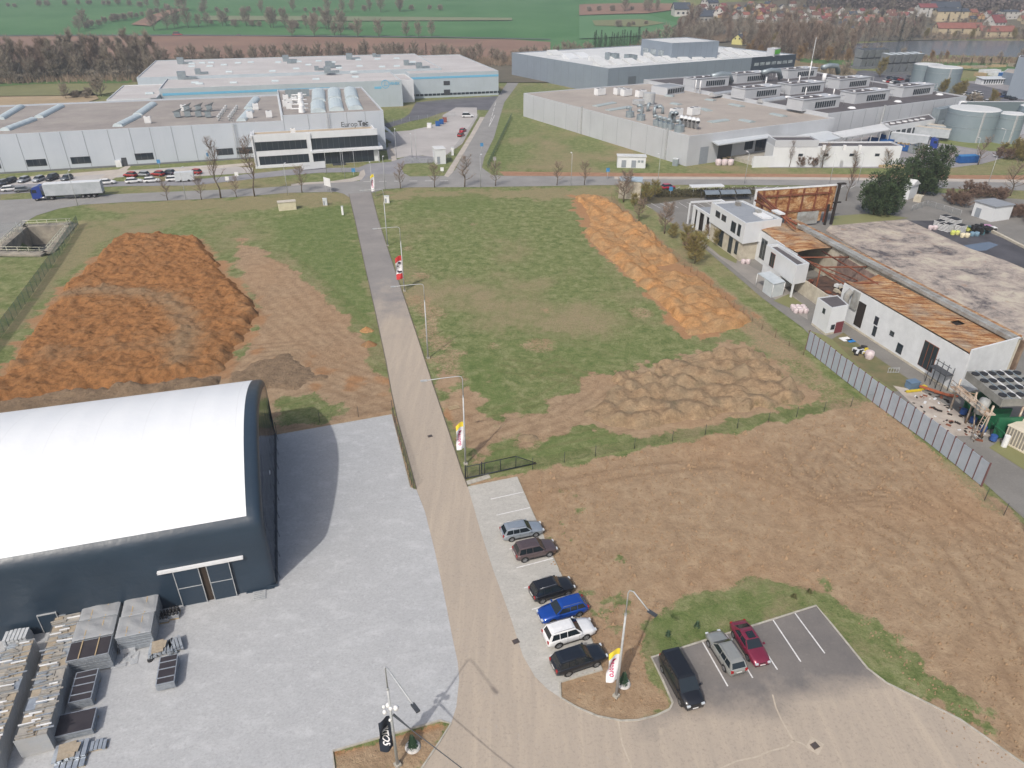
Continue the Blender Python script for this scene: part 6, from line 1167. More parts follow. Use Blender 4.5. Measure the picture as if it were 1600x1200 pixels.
# tanks
def tank(label, px, dia, h, bands, roof=R_WHT, grp='cylindrical storage tanks'):
    g = G(*px); g = Vector((g.x, g.y+dia/2*.9, 0)); t = thing('storage_tank', label, 'tank', g, .5, grp)
    MB().cyl((0, 0), dia/2, 0, h, 40).build('shell', panelmat('tank_steel', (136, 150, 158), (124, 140, 148)), t); MB().cyl((0, 0), dia/2-.3, h, h+.25, 40, r1=dia/2-.6).build('lid', roof, t)
    for b in bands: MB().cyl((0, 0), dia/2+.08, h*b, h*b+.18, 40).build('band', DUCT, t)
    MB().box((-dia/2*.6, -dia/2*.8, h/2), (.5, .5, h)).build('ladder', GALV, t); return t
tank('huge blue grey cylindrical tank with white lid beside the loading yard', (1528, 223), 17, 10.2, (.86, .45)); tank('slim tall tank standing right of the huge tank', (1577, 225.5), 8.6, 9.6, (.86, .5)); tank('far left one of the two pale tanks by the car park', (1451, 141), 14, 11.5, (.8,)); tank('far right one of the two pale tanks by the car park', (1478, 147), 16, 11.5, (.8,)); tank('tank cut off by the right picture edge', (1612, 208), 9, 9, (.8,))
# cooling units block
def cooling(label, px, n, roof_pale):
    g = G(*px); t = thing('cooling_unit', label, 'cooling units', g, .35); 
    MB().box((n*2.4, 3, .6), (n*5+2, 9, 1.2)).build('base', M('plinth_grey', (0, 0, 0)), t)
    for k in range(n):
        for lv in (0, 1):
            c = MB(); x = k*5.4; z = 1.3+lv*5; c.add([(x, 0, z), (x+4.0, 0, z), (x+4.0, 6, z), (x, 6, z), (x, -1, z+4.4), (x+4.0, -1, z+4.4), (x+4.0, 6, z+4.9), (x, 6, z+4.9)], [(0, 1, 5, 4), (1, 2, 6, 5), (2, 3, 7, 6), (3, 0, 4, 7), (0, 3, 2, 1)], 0); c.add([(x, -1, z+4.42), (x+4.0, -1, z+4.42), (x+4.0, 6, z+4.92), (x, 6, z+4.92)], [(0, 1, 2, 3)], 1); c.build('module', [M('cooler_grey', (128, 134, 138), (112, 118, 124), .6), M('cooler_top', (196, 206, 212), (180, 190, 196)) if roof_pale and lv else DGREY], t)
cooling('row of dark stacked cooling units with fan tops, left of the pale ones', (1342, 108), 4, False); cooling('row of stacked cooling units with pale sloping tops by the far tanks', (1382, 117), 5, True)
# far right workshop and timber yard
sh = thing('workshop_hall', 'blue grey workshop with stepped tower at the right picture edge', 'workshop', G(1590, 132), .3); p = [G(x, y, 6) for x, y in ((1568, 112), (1680, 132), (1680, 116), (1575, 107))]; block(sh, [tuple(v)[:2] for v in p], 6, W_GRY, R_BEI, .2); p = [G(x, y, 18) for x, y in ((1592, 89), (1640, 92), (1640, 88), (1594, 86))]; block(sh, [tuple(v)[:2] for v in p], 18, W_GRY, R_DRK, .2, wname='tower_wall', rname='tower_roof')
for i, (x, y, L_, mt, lab) in enumerate(((1500, 108, 8, WOOD, 'row of timber packs at the left of the timber yard'), (1520, 108, 10, CARD, 'brown timber packs near the row of young trees'), (1545, 106, 12, WOOD, 'long timber pack stack at the back of the timber yard'), (1580, 105, 12, CARD, 'brown timber packs beside the tower'), (1535, 114, 14, W_BRT, 'white wrapped timber packs in the yard middle'), (1550, 118, 14, W_BRT, 'second row of white wrapped timber packs'), (1528, 119, 6, WOOD, 'small pale timber stack before the wrapped packs'))):
    g = G(x, y); t = thing('timber_stack', lab, 'timber', g, .25, 'timber packs in the far yard')
    for k in range(int(L_/2.4)): MB().box((k*2.5, 0, .9), (2.2, 4.2, 1.8)).build('pack', mt, t)
g = G(1548, 131); t = thing('storage_shed', 'long low shed with a slatted front by the timber yard', 'shed', g, .12); MB().box((0, 0, 1.4), (15, 5, 2.8)).add([(-8, -3.3, 2.85), (8, -3.3, 2.85), (8, 3, 3.5), (-8, 3, 3.5), (-8, -3.3, 2.7), (8, -3.3, 2.7)], [(0, 1, 2, 3), (0, 4, 5, 1)], 1).build('body', [W_BRT, COPE], t); m_ = MB()
for k in range(9): m_.box((-5.8+k*1.4, -2.53, 1.4), (.8, .06, 1.9))
m_.build('openings', GLASS, t)
g = G(1569, 122); tg(MB().box((0, 0, 1.4), (7, 2.6, 2.7), .2).box((0, 0, 2.8), (7.1, 2.7, .1), .2).build('site_container', M('container_blue', (40, 110, 180), (34, 98, 164)), None, loc=g), 'bright blue container beside the grey workshop', 'container')
g = G(1560, 160); fb = thing('flat_hall', 'low dark green roofed hall behind the huge tank', 'hall', g, QF.yaw); p = [G(x, y, 7) for x, y in ((1556, 186), (1700, 166), (1640, 158), (1500, 158), (1505, 166))]; block(fb, [tuple(v)[:2] for v in p], 7, W_LGT, roofmat('green_grey_roof', (112, 124, 124), (104, 116, 116)), .3)
for x, y in ((1558, 175), (1563, 175.5), (1577, 181), (1584, 179), (1591, 177)): q_ = G(x, y, 6.7); wpart(MB().cyl((q_.x, q_.y), 1.6, 6.7, 7.1, 10, r1=1.2), 'roof_dome', WHITE, fb)
# ================================================================== THE BURNT OUT FACTORY
RFr = Fr(G(1078.5, 354), G(1492, 625)); WR = M('scorched_white_wall', (226, 230, 234), (212, 216, 220), .6, .6, world=True); BEIGE = M('stained_plaster', (206, 200, 184), (180, 172, 156), .8, .85, world=True); INSIDE = M('soot_black', (52, 44, 40), (36, 32, 30), .8, .9, world=True); STEELR = M('rusted_steel', (140, 82, 56), (112, 66, 48), 1.2, .85, world=True)
def rustmat(name, yaw, grey=.5):
    q = NT(name); P = q.pos(); v = q.mapped(P, (.3, 2.2, 1), (0, 0, -yaw)); n_1 = q.noise(v, .8, 8, .8, .5); n_2 = q.noise(P, .22, 4, .6); n_3 = q.noise(P, 2.2, 5, .75)
    a = q.ramp(n_1, [(.32, alb((98, 62, 42))), (.44, alb((150, 100, 66))), (.54, alb((192, 152, 108))), (.66, alb((216, 200, 172)))])
    b = q.ramp(n_1, [(.3, alb((120, 100, 84))), (.55, alb((176, 158, 136))), (.75, alb((198, 196, 188)))])
    c = q.mix(q.math('MULTIPLY', q.math('SUBTRACT', n_2, .62-grey*.3), 5.0, clamp=True), a, b); c = q.mix(q.math('MULTIPLY', q.math('SUBTRACT', n_3, .53), 5.0, clamp=True), c, alb((104, 68, 48)))
    c = q.mix(q.math('MULTIPLY', q.math('SUBTRACT', q.noise(P, .35, 7, .8), .54), 6.0, clamp=True), c, alb((112, 82, 66))); q.col(c); q.set(Roughness=.9, Specular_IOR_Level=.15); q.bump(n_1, .6, .2); return q.m
RUST = rustmat('rusty_roof_sheet', RFr.yaw+.05); RUST2 = rustmat('rusty_wall_sheet', EF.yaw, .1); Z1 = 6.4
ru = thing('burnt_factory', 'burnt out white factory with rusty collapsed sheet roofs and open steel frames', 'ruined building', RFr.P(50, 6), RFr.yaw)
def wp(px, z): return [tuple(G(x, y, z))[:2] for x, y in px]
# south hall: walls, sagging roof, back parapet
S4 = wp([(1319, 442), (1517, 556), (1592, 536), (1373, 427)], Z1); A_, B_, C_, D_ = [Vector((p[0], p[1], 0)) for p in S4]
def wall(root, a, b, z0, z1, th=.25, mat=WR, name='wall', mi=0, z1b=None):
    a = Vector((a[0], a[1], 0)); b = Vector((b[0], b[1], 0)); f = Fr(a, b); m_ = MB(); z1b = z1 if z1b is None else z1b
    P = [f.P(0, 0, z0), f.P(f.L, 0, z0), f.P(f.L, th, z0), f.P(0, th, z0), f.P(0, 0, z1), f.P(f.L, 0, z1b), f.P(f.L, th, z1b), f.P(0, th, z1)]; m_.add(P, [(0, 3, 2, 1), (4, 5, 6, 7), (0, 1, 5, 4), (1, 2, 6, 5), (2, 3, 7, 6), (3, 0, 4, 7)]); return wpart(m_, name, mat, root)
wall(ru, A_, B_, 0, Z1, name='front_wall'); wall(ru, B_, C_, 0, Z1+.9, name='end_wall'); wall(ru, A_, B_, 0, .35, mat=BEIGE, name='plinth', th=-.06)
NX, NY = 44, 14; m_ = MB(); vs = []
for i in range(NX+1):
    for j in range(NY+1):
        u, v = i/NX, j/NY; p = A_.lerp(B_, u).lerp(D_.lerp(C_, u), v); sag = -.55*math.sin(math.pi*v)*max(0, 1-u*2.4) - (.25*math.sin(u*14+v*3)*math.sin(math.pi*v)*.5); vs.append((p.x, p.y, Z1+.05+sag-.25*v+.25*(1-v)*(u < .98)))
m_.add(vs, [(i*(NY+1)+j, (i+1)*(NY+1)+j, (i+1)*(NY+1)+j+1, i*(NY+1)+j+1) for i in range(NX) for j in range(NY) if not (30 <= i <= 31 and 8 <= j <= 10)], 0, True); wpart(m_, 'rusty_roof', RUST, ru)
p = A_.lerp(B_, .69).lerp(D_.lerp(C_, .69), .66); wpart(MB().box((p.x, p.y, Z1-.4), (3.2, 2.4, .1), RFr.yaw), 'roof_hole', INSIDE, ru)
# long back parapet with grey coating and rust edge
bk0, bk1 = G(1233, 341, 7.3), G(1592, 528, 7.3); bf_ = Fr(bk0, bk1); GREYP = M('grey_flashing', (172, 176, 176), (132, 128, 122), .5, .7, .0, world=True)
wpart(MB().fbox(bf_, 0, bf_.L, 0, .5, 0, 7.0), 'back_wall', BEIGE, ru); wpart(MB().fbox(bf_, 4, bf_.L, -.5, .15, 6.55, 7.1).fbox(bf_, 4, bf_.L, .16, .8, 6.9, 7.15), 'gutter', GREYP, ru); wpart(MB().fbox(bf_, 0, bf_.L-1, .81, 1.75, 6.6, 7.0), 'rusty_edge', RUST, ru); wpart(MB().fbox(bf_, 0, bf_.L, 1.3, 1.7, .3, 6.55), 'outer_wall', M('burnt_wall', (150, 130, 112), (112, 92, 80), .5, .9, world=True), ru)
# north roof and the open bay
N4 = wp([(1185, 357), (1245, 396), (1302, 384), (1240, 347)], Z1); a, b, c, d = [Vector((p[0], p[1], 0)) for p in N4]; m_ = MB(); vs = []
for i in range(19):
    for j in range(15):
        u, v = i/18, j/14; p = a.lerp(b, u).lerp(d.lerp(c, u), v); vs.append((p.x, p.y, Z1+.2*math.sin(u*8+v*4)-.2*v+.35*math.sin(math.pi*v)))
m_.add(vs, [(i*15+j, (i+1)*15+j, (i+1)*15+j+1, i*15+j+1) for i in range(18) for j in range(14)], 0, True); wpart(m_, 'rusty_roof', RUST, ru); wall(ru, a, b, 0, Z1-.1); wall(ru, b, b.lerp(A_, .02)+Vector((0, -.3, 0)), 0, 2.0, mat=BEIGE)
wall(ru, c.lerp(d, .02)+(D_-c)*.02, D_, 0, 5.6, mat=M('soot_pink_plaster', (168, 146, 136), (120, 102, 96), .6, .9, world=True), name='inner_wall')
wpart(MB().prism([tuple(v)[:2] for v in (b, A_, D_, c)], 0, .35), 'burnt_floor', M('ash_floor', (110, 84, 72), (70, 60, 58), .9, .95, world=True), ru)
fr2 = Fr(b, A_)
m_ = MB()
for s_ in (0, fr2.L*.5, fr2.L): m_.tube([fr2.P(s_, .3, 0), fr2.P(s_, .3, 6.2)], .14, 4)
for t_ in (.3, 6.0, 11.5): m_.tube([fr2.P(-1, t_, 6.1), fr2.P(fr2.L+1, t_, 6.0)], .15, 4)
for s_ in (1.5, fr2.L*.45, fr2.L-.5): m_.tube([fr2.P(s_, 0, 6.15), fr2.P(s_+1.5, 12.5, 5.9)], .15, 4)
m_.tube([fr2.P(2, .3, 6), fr2.P(fr2.L*.6, 12, 2.0)], .12, 4).tube([fr2.P(fr2.L*.5, .3, 6), fr2.P(fr2.L-.5, 9, 3)], .12, 4); wpart(m_, 'steel_frame', STEELR, ru)
for k in range(34): p = fr2.P(random.uniform(.5, fr2.L-.5), random.uniform(1, 12)); wpart(MB().box((p.x, p.y, random.uniform(.5, 1.2)), (random.uniform(.4, 2.2), random.uniform(.2, .9), random.uniform(.1, .7)), random.uniform(0, 3)), 'debris', random.choice([STEELR, BEIGE, INSIDE, WR]), ru) if k < 34 else 0
mm = MB()
for k in range(9): mm.fbox(bf_, 19+k*.9, 19.45+k*.9, -.06, -.01, 3.6, 5.4)
wpart(mm, 'wall_slots', INSIDE, ru)
for (p0, p1, yb, yt, nm) in (((1439, 0), (1453, 0), 583, 555, 'window'),):
    s0, z0 = RFr.F(1440, 583); s1, _ = RFr.F(1456, 592); window(ru, Fr(A_, B_), (G(1440, 583)-A_).dot((B_-A_).normalized())-1.2, (G(1440, 583)-A_).dot((B_-A_).normalized())+1.6, .9, 5.0, 0, 3, 'window', frame=STEELR)
WFr = Fr(A_, B_)
s0 = WFr.F(1333, 508)[0]; s1 = WFr.F(1344, 514)[0]; wpart(MB().fbox(WFr, s0, s1, -.06, -.01, .8, 5.0), 'dark_opening', INSIDE, ru); wpart(MB().fbox(WFr, s0-1.6, s0-.1, -.3, -.01, 3.2, 6.3), 'torn_sheet', GREYP, ru); wpart(MB().tube([WFr.P(s0-1.8, -.5, 6.2), WFr.P(s0-1.9, -1.1, 5.4), WFr.P(s0-1.7, -1.2, 3.6), WFr.P(s0-2.0, -1.0, 2.4)], .55, 8), 'hanging_duct', GREYP, ru)
for x, y, w_, z0, z1 in ((1363, 512, .9, 2.8, 4.2), (1361, 526, .8, .9, 2.6), (1387, 532, .9, 2.6, 3.4), (1397, 556, 1.2, .7, 2.3)): s0 = WFr.F(x, y)[0]; window(ru, WFr, s0, s0+w_, z0, z1, 0, 1)
# two storey block with grey roof
A4 = wp([(1112, 316), (1165.6, 349), (1222.5, 341.5), (1161, 313)], 8.3); ns = thing('office_ruin', 'white two storey block with flat grey roof at the north end of the burnt factory', 'office building', (A4[1][0], A4[1][1], 0), RFr.yaw)
block(ns, A4, 8.3, W_BRT, R_GRY, .3, z0=4.0, wname='upper_wall'); q_ = [Vector((p[0], p[1], 0)) for p in A4]; cq = sum(q_, Vector())/4; low = [tuple(cq+(v-cq)*.93)[:2] for v in q_]; block(ns, low, 4.05, BEIGE, R_GRY, 0.0, wname='lower_wall', rname='soffit')
nf = Fr(q_[0], q_[1]); nl = Fr(Vector((*low[0], 0)), Vector((*low[1], 0)))
for x, y, w_, z0, z1 in ((1119, 340, 2.0, 6.0, 7.3), (1128, 347, 2.0, 6.0, 7.3), (1143, 359, 2.0, 5.0, 7.2), (1153, 366, 1.2, 5.0, 7.4)): s0 = nf.F(x, y)[0]-.4; window(ns, nf, s0, s0+w_, z0, z1, 0, 2)
for x, y, w_, z0, z1 in ((1124, 373, 2.0, .3, 3.9), (1139, 385, 1.6, .3, 3.8), (1149, 391, 1.2, .9, 3.6)): s0 = nl.F(x, y)[0]-.4; window(ns, nl, s0, s0+w_, z0, z1, 0, 2)
for x, y in ((1153, 321), (1184, 334)): g = G(x, y, 8.0); wpart(MB().box((g.x, g.y, 8.4), (1.2, .9, .8), RFr.yaw), 'roof_vent', GREYP, ns)
g = G(1192, 338, 8.0); wpart(MB().box((g.x, g.y, 8.15), (4, 2.2, .3), RFr.yaw).box((g.x+4, g.y+2.5, 8.15), (3, 1.4, .3), RFr.yaw), 'roof_light', WHITE, ns)
ne = Fr(G(1079, 354), G(1122, 384)); lf = thing('frame_building', 'low gutted white wing with tall dark openings at the north end of the burnt factory', 'ruined wing', ne.P(0, 0), ne.yaw)
m_ = MB(); L_ = ne.L
for s_ in (0, L_*.17, L_*.42, L_*.62, L_*.96): m_.fbox(ne, s_, s_+L_*.07, 0, .3, 0, 4.6)
m_.fbox(ne, 0, L_*1.03, 0.001, .301, 4.601, 5.2); wpart(m_, 'frame', W_BRT, lf); wpart(MB().fbox(ne, L_*.49, L_*.62, .02, .28, 0, 2.6).fbox(ne, L_*.69, L_*.96, .02, .28, 0, 2.6), 'parapet_wall', BEIGE, lf); wpart(MB().fbox(ne, 0, L_, .9, 1.0, 0, 4.5), 'dark_interior', INSIDE, lf); wpart(MB().fbox(ne, 0, L_, .35, 8, 4.3, 4.45), 'roof', R_GRY, lf); wpart(MB().fbox(ne, -2.2, -1.9, 0, .3, 0, 5).fbox(ne, -2.2, -1.9, 8, 8.3, 0, 5).fbox(ne, -2.2, L_, 8.001, 8.3, 5.0, 5.4).fbox(ne, -2.2, -1.9, .301, 8, 5.001, 5.4), 'outer_frame', W_BRT, lf)
# white projecting block, shelter, small annex
B4 = wp([(1198, 382), (1245, 415), (1265, 411), (1216, 380.5)], 6.3); pb = thing('projecting_block', 'white projecting block with a torn grey roof in the middle of the burnt factory', 'building part', (B4[1][0], B4[1][1], 0), RFr.yaw); block(pb, B4, 6.3, W_BRT, R_DRK, .5, z0=2.6)
v_ = [Vector((p[0], p[1], 0)) for p in B4]; block(pb, [tuple(v)[:2] for v in (v_[0], v_[0].lerp(v_[1], .6), v_[3].lerp(v_[2], .6), v_[3])], 2.7, WR, R_DRK, 0, wname='lower_wall', rname='soffit'); pbf = Fr(v_[0], v_[1]); window(pb, pbf, pbf.F(1204, 418)[0]-.8, pbf.F(1204, 418)[0]+1.0, 2.9, 5.6, 0, 2, frame=STEELR); wpart(MB().fbox(pbf, pbf.L-.4, pbf.L-.1, .1, .4, 0, 2.6), 'column', W_BRT, pb); window(pb, Fr(a, b), 2.2, 4.6, 1.0, 5.2, 0, 2, frame=GREYP)
for k, s_ in enumerate((.74, .9)): wpart(MB().fbox(Fr(b, A_), 1.2+k*3.2, 3.6+k*3.2, -.1, .2, .2, 2.4), 'dark_opening', INSIDE, ru)
wall(ru, fr2.P(0, -.35), fr2.P(fr2.L*.8, -.35), 0, 2.9, mat=BEIGE)
AN = wp([(1277.5, 465), (1300, 481), (1326, 476), (1309, 461)], 5.0); ax_ = thing('small_annex', 'small white cubic annex with black roof behind the metal panel fence', 'annex', (AN[1][0], AN[1][1], 0), RFr.yaw); block(ax_, AN, 5.0, W_BRT, R_DRK, .12, inset=.15); af = Fr(Vector((*AN[0], 0)), Vector((*AN[1], 0))); ag = Fr(Vector((*AN[1], 0)), Vector((*AN[2], 0)))
wpart(MB().fbox(af, 0, af.L, -.03, 0, 0, .4).fbox(ag, 0, ag.L, -.03, 0, 0, .4), 'plinth', BEIGE, ax_); window(ax_, af, af.L*.5, af.L*.5+.7, 3.2, 4.1); window(ax_, ag, .8, 1.6, .9, 1.8); wpart(MB().fbox(ag, ag.L*.5, ag.L-.1, -.07, -.02, .1, 2.1), 'door', M('maroon_door', (122, 60, 66), (110, 54, 60)), ax_)
SH = wp([(1184, 427), (1209, 444.5), (1227, 440), (1203, 424)], 2.7); stt = thing('shelter', 'light grey lean-to shelter on thin white posts beside the projecting block', 'shelter', (SH[0][0], SH[0][1], 0), RFr.yaw); wpart(MB().prism(SH, 2.6, 2.75), 'roof', M('pale_sheet_roof', (196, 204, 210), (180, 190, 196)), stt)
for p in SH: wpart(MB().tube([(p[0], p[1], 0), (p[0], p[1], 2.6)], .06, 4), 'post', WHITE, stt)
m_ = MB(); u0, u1, u2, u3 = [Vector((*p, 0)) for p in SH]; mid_ = u0.lerp(u1, .45); mid3 = u3.lerp(u2, .45); m_.prism([tuple(v)[:2] for v in (mid_, u1, u2, mid3)], .05, 2.5); wpart(m_, 'enclosure', M('translucent_panel', (206, 214, 218), (190, 198, 204), 1, .4), stt)
# upright rusty wall at the north end
zr = 9.0; r0, r1 = G(1184, 298, zr), G(1308, 290, zr); rf_ = Fr(r0, r1); rw = thing('rusty_gable', 'tall standing rusty corrugated wall remnant with white top edge north of the ruin', 'ruined wall', rf_.P(0, 0), rf_.yaw)
m_ = MB(); NX = 16; tops = [zr]*17; bots = [4.6-2.5*math.sin(min(1, i/9)*1.2)+(2.5 if i > 13 else 0) for i in range(17)]; L_ = rf_.L
for i in range(NX):
    s0, s1 = L_*i/NX, L_*(i+1)/NX; b0 = 5.0-i*.42 if i < 9 else (.8 if i < 14 else 3.0)
    m_.fbox(rf_, s0, s1, 0, .18, b0, zr)
wpart(m_, 'corrugated_sheet', RUST2, rw); wpart(MB().fbox(rf_, 0, L_, -.12, .3, zr+.001, zr+.3).fbox(rf_, -.4, 0, -.1, .3, 4.8, zr+.3), 'top_edge', WHITE, rw); m_ = MB()
for i in range(6): s_ = L_*(i+.5)/6; m_.fbox(rf_, s_-.15, s_+.15, -.35, -.01, .5 if i > 1 else 4, zr-.2)
m_.fbox(rf_, 0, L_*.95, -.4, -.36, 7.4, 7.8).fbox(rf_, L_*.3, L_, -.4, -.36, 3.6, 3.9); wpart(m_, 'steel_ribs', STEELR, rw)
wpart(MB().fbox(rf_, L_*.55, L_*.82, -.5, -.41, .4, 3.4), 'grey_panels', GREYP, rw); wpart(MB().fbox(rf_, L_-.3, L_+.2, -1.2, -.7, 0, zr+.5).fbox(rf_, L_-.5, L_+1.4, -1.3, -.5, zr+.5, zr+.8).fbox(rf_, L_-.8, L_+1.2, -1.25, -.8, 5.2, 5.5).fbox(rf_, L_-2, L_-1.6, -1.2, -.8, 0, 5), 'charred_column', INSIDE, rw)
g = G(1148, 308, 0); wpart(MB().tube([G(1180, 313, 7.8), G(1245, 350, 7.2)], .25, 5).tube([G(1183, 300, 8.6), G(1232, 342, 7.2)], .25, 5).tube([G(1184, 304, 8.2), G(1243, 357, 7.4)], .2, 5), 'edge_beam', STEELR, ru)
# concrete floor slab, burnt ground
q = NT('burnt_slab'); P = q.pos(); n_1 = q.noise(P, .16, 8, .78, .4); n_2 = q.noise(P, .9, 6, .75, .3); c = q.ramp(n_1, [(.38, alb((84, 80, 84))), (.45, alb((150, 142, 136))), (.53, alb((178, 166, 156))), (.62, alb((196, 189, 172)))]); c = q.mix(q.math('MULTIPLY', q.math('SUBTRACT', n_2, .55), 4.0, clamp=True), c, alb((100, 86, 82))); c = q.mix(q.math('MULTIPLY', q.math('SUBTRACT', q.noise(P, .33, 5, .7), .6), 5.0, clamp=True), c, alb((160, 120, 92))); q.col(c); q.set(Roughness=.85); SLAB = q.m
o = MB().prism(W([(1290, 362), (1296, 355), (1383, 347), (1416, 345.5), (1455, 363), (1513, 390), (1569, 409), (1700, 465), (1760, 640), (1600, 545)]), 0, .35).build('factory_floor_slab', SLAB, kind='structure')
sheet('burnt_ground', [(1416, 345), (1470, 345), (1540, 362), (1600, 385), (1760, 430), (1760, 480), (1569, 409), (1513, 390), (1455, 363)], M('burnt_asphalt', (86, 86, 92), (62, 62, 68), .12, .8, world=True), .060)
sheet('puddle', [(1505, 384), (1545, 378), (1560, 383), (1540, 392), (1500, 394)], glassy('wet_ground', (96, 108, 126), .12), .066)
sheet('grass_verge', [(1300, 338), (1370, 333), (1420, 341), (1380, 347), (1300, 353)], F_OLIVE, .062); sheet('weedy_strip', [(1262, 516), (1290, 525), (1400, 590), (1420, 612), (1395, 612), (1270, 540)], F_OLIVE, .062); sheet('weedy_strip', [(1318, 520), (1350, 545), (1430, 600), (1400, 612), (1345, 575), (1300, 530)], M('weeds_and_dirt', (128, 116, 86), (100, 104, 68), .5, world=True), .066)
sheet('weedy_strip', [(1080, 362), (1100, 362), (1152, 406), (1150, 412), (1125, 400)], F_OLIVE, .062); sheet('weedy_strip', [(1208, 470), (1232, 460), (1262, 480), (1235, 482)], F_OLIVE, .062); sheet('concrete_apron', [(1395, 603), (1440, 612), (1490, 640), (1520, 662), (1560, 690), (1540, 682), (1490, 682), (1455, 660)], M('littered_concrete', (196, 188, 178), (160, 150, 142), .4, world=True), .072); sheet('grass_verge', [(1540, 770), (1560, 790), (1700, 910), (1760, 900), (1660, 800), (1590, 745), (1545, 700), (1530, 695), (1560, 735)][:0] or [(1545, 700), (1560, 690), (1640, 725), (1700, 770), (1640, 760), (1580, 722)], F_OLIVE, .068)
sheet('path', [(1100, 385), (1130, 392), (1180, 420), (1215, 440), (1260, 480), (1262, 500), (1190, 455), (1140, 415)], M('worn_concrete', (156, 152, 146), (138, 134, 130), .2, world=True), .056)
mb = MB()
for i in range(9): stripe(mb, (1004+i*14+random.uniform(-1, 1), 318-.3*i), (1018+i*14, 326-.3*i), .12, .06)
for i in range(26): stripe(mb, (1038+i*17, 296-.05*i), (1046+i*17, 292-.05*i), .15, .06)
mb.build('lane_markings', M_LINE, kind='structure')
hm_ = MB(); r9 = random.Random(4)
for i in range(5200):
    f = r9.random(); g = G(1026+f*152, 306.5-f*3+r9.uniform(-5.2, 5.2)*(.6+.4*f), 0); z = r9.uniform(0, 1.25); w_ = Vector((r9.uniform(-1, 1), r9.uniform(-1, 1), 0))*.12; p = Vector((g.x, g.y, z)); hm_.add([p-w_, p+w_, p+Vector((r9.uniform(-.3, .3), r9.uniform(-.3, .3), r9.uniform(.2, .5)))], [(0, 1, 2)])
tg(hm_.build('hedge', M('dark_hedge', (92, 86, 62), (66, 66, 44), 1.2, .95, world=True)), 'dark broad leafless hedge between the road and the ruin parking', 'hedge')
sheet('soil_strip', [(1000, 300), (1030, 297), (1180, 298), (1184, 303), (1150, 308), (1080, 310), (1030, 318), (1000, 320)], M('scrub_soil', (96, 88, 66), (78, 74, 54), .3, world=True), .052)
# cooler rack on steel legs at the south end
CR = wp([(1511, 580), (1567, 624), (1640, 610), (1574, 569)], 6.0); c_ = [Vector((*p, 0)) for p in CR]; cr = thing('cooler_rack', 'big rack of roof coolers with round black fans on rusty white steel legs', 'cooling rack', c_[0], RFr.yaw); cf = Fr(c_[0], c_[1]); D2 = (c_[3]-c_[0]).length
wpart(MB().fbox(cf, 0, cf.L, 0, D2, 4.9, 6.0), 'cooler_housing', M('dull_metal', (150, 150, 146), (126, 126, 122), .8, .6, world=True), cr)
for i in range(4):
    for j in range(6):
        p = cf.P(cf.L*(i+.5)/4, D2*(j+.5)/6); wpart(MB().cyl((p.x, p.y), .5, 6.0, 6.15, 14), 'fan', TRIM, cr) 
for j in range(1, 6): wpart(MB().fbox(cf, 0, cf.L, D2*j/6-.08, D2*j/6+.08, 6.003, 6.1), 'joint_strip', WHITE if j % 2 == 0 else DUCT, cr)
RW = M('rusty_white_steel', (206, 198, 186), (166, 136, 110), 1.5, .7, world=True); GRN = M('machine_green', (40, 110, 76), (32, 92, 64), 1, .5)
m_ = MB()
for s_ in (.2, cf.L*.5, cf.L-.3):
    for t_ in (-.6, D2*.5): m_.tube([cf.P(s_, t_, 0), cf.P(s_, t_, 4.9)], .13, 4)
m_.tube([cf.P(.2, -.6, 3.2), cf.P(cf.L*.5, -.6, 4.6), cf.P(cf.L*.75, -.6, 0)], .1, 4); wpart(m_, 'legs', RW, cr)
m_ = MB(); m_.fbox(cf, 0, cf.L, -1.6, -.1, 3.6, 3.75)
for k in range(8): m_.tube([cf.P(cf.L*k/7, -1.6, 3.7), cf.P(cf.L*k/7, -1.6, 4.7)], .04, 4)
for zz in (4.2, 4.7): m_.tube([cf.P(0, -1.6, zz), cf.P(cf.L, -1.6, zz)], .04, 4)
wpart(m_, 'walkway', RW, cr); m_ = MB()
for e in (-.3, .3): m_.tube([cf.P(cf.L+.3+e, -2.2, 0), cf.P(cf.L+.3+e, -1.6, 4.4)], .05, 4)
for k in range(10): m_.tube([cf.P(cf.L, -2.2+.06*k, .4+k*.42), cf.P(cf.L+.6, -2.2+.06*k, .4+k*.42)], .035, 4)
wpart(m_, 'ladder', RW, cr); m_ = MB()
for k in range(4): m_.fbox(cf, .8+k*2.1, 1.0+k*2.1, .6, 3.8, .1, 3.2).fbox(cf, .8+k*2.1, 2.6+k*2.1, .5, .7, 1.8, 2.0)
wpart(m_, 'green_pumps', GRN, cr); m_ = MB()
for k in range(4): p = cf.P(1.6+k*2.1, .3); m_.cyl((p.x, p.y), .42, .3, 1.0, 10)
wpart(m_, 'blue_motors', M('motor_blue', (50, 90, 160), (44, 80, 144)), cr); wpart(MB().tube([cf.P(cf.L*.72, -.4, 4.6), cf.P(cf.L*.78, -.9, 4.2), cf.P(cf.L*.78, -1.0, 3.0)], .7, 9), 'duct_bend', GREYP, cr)
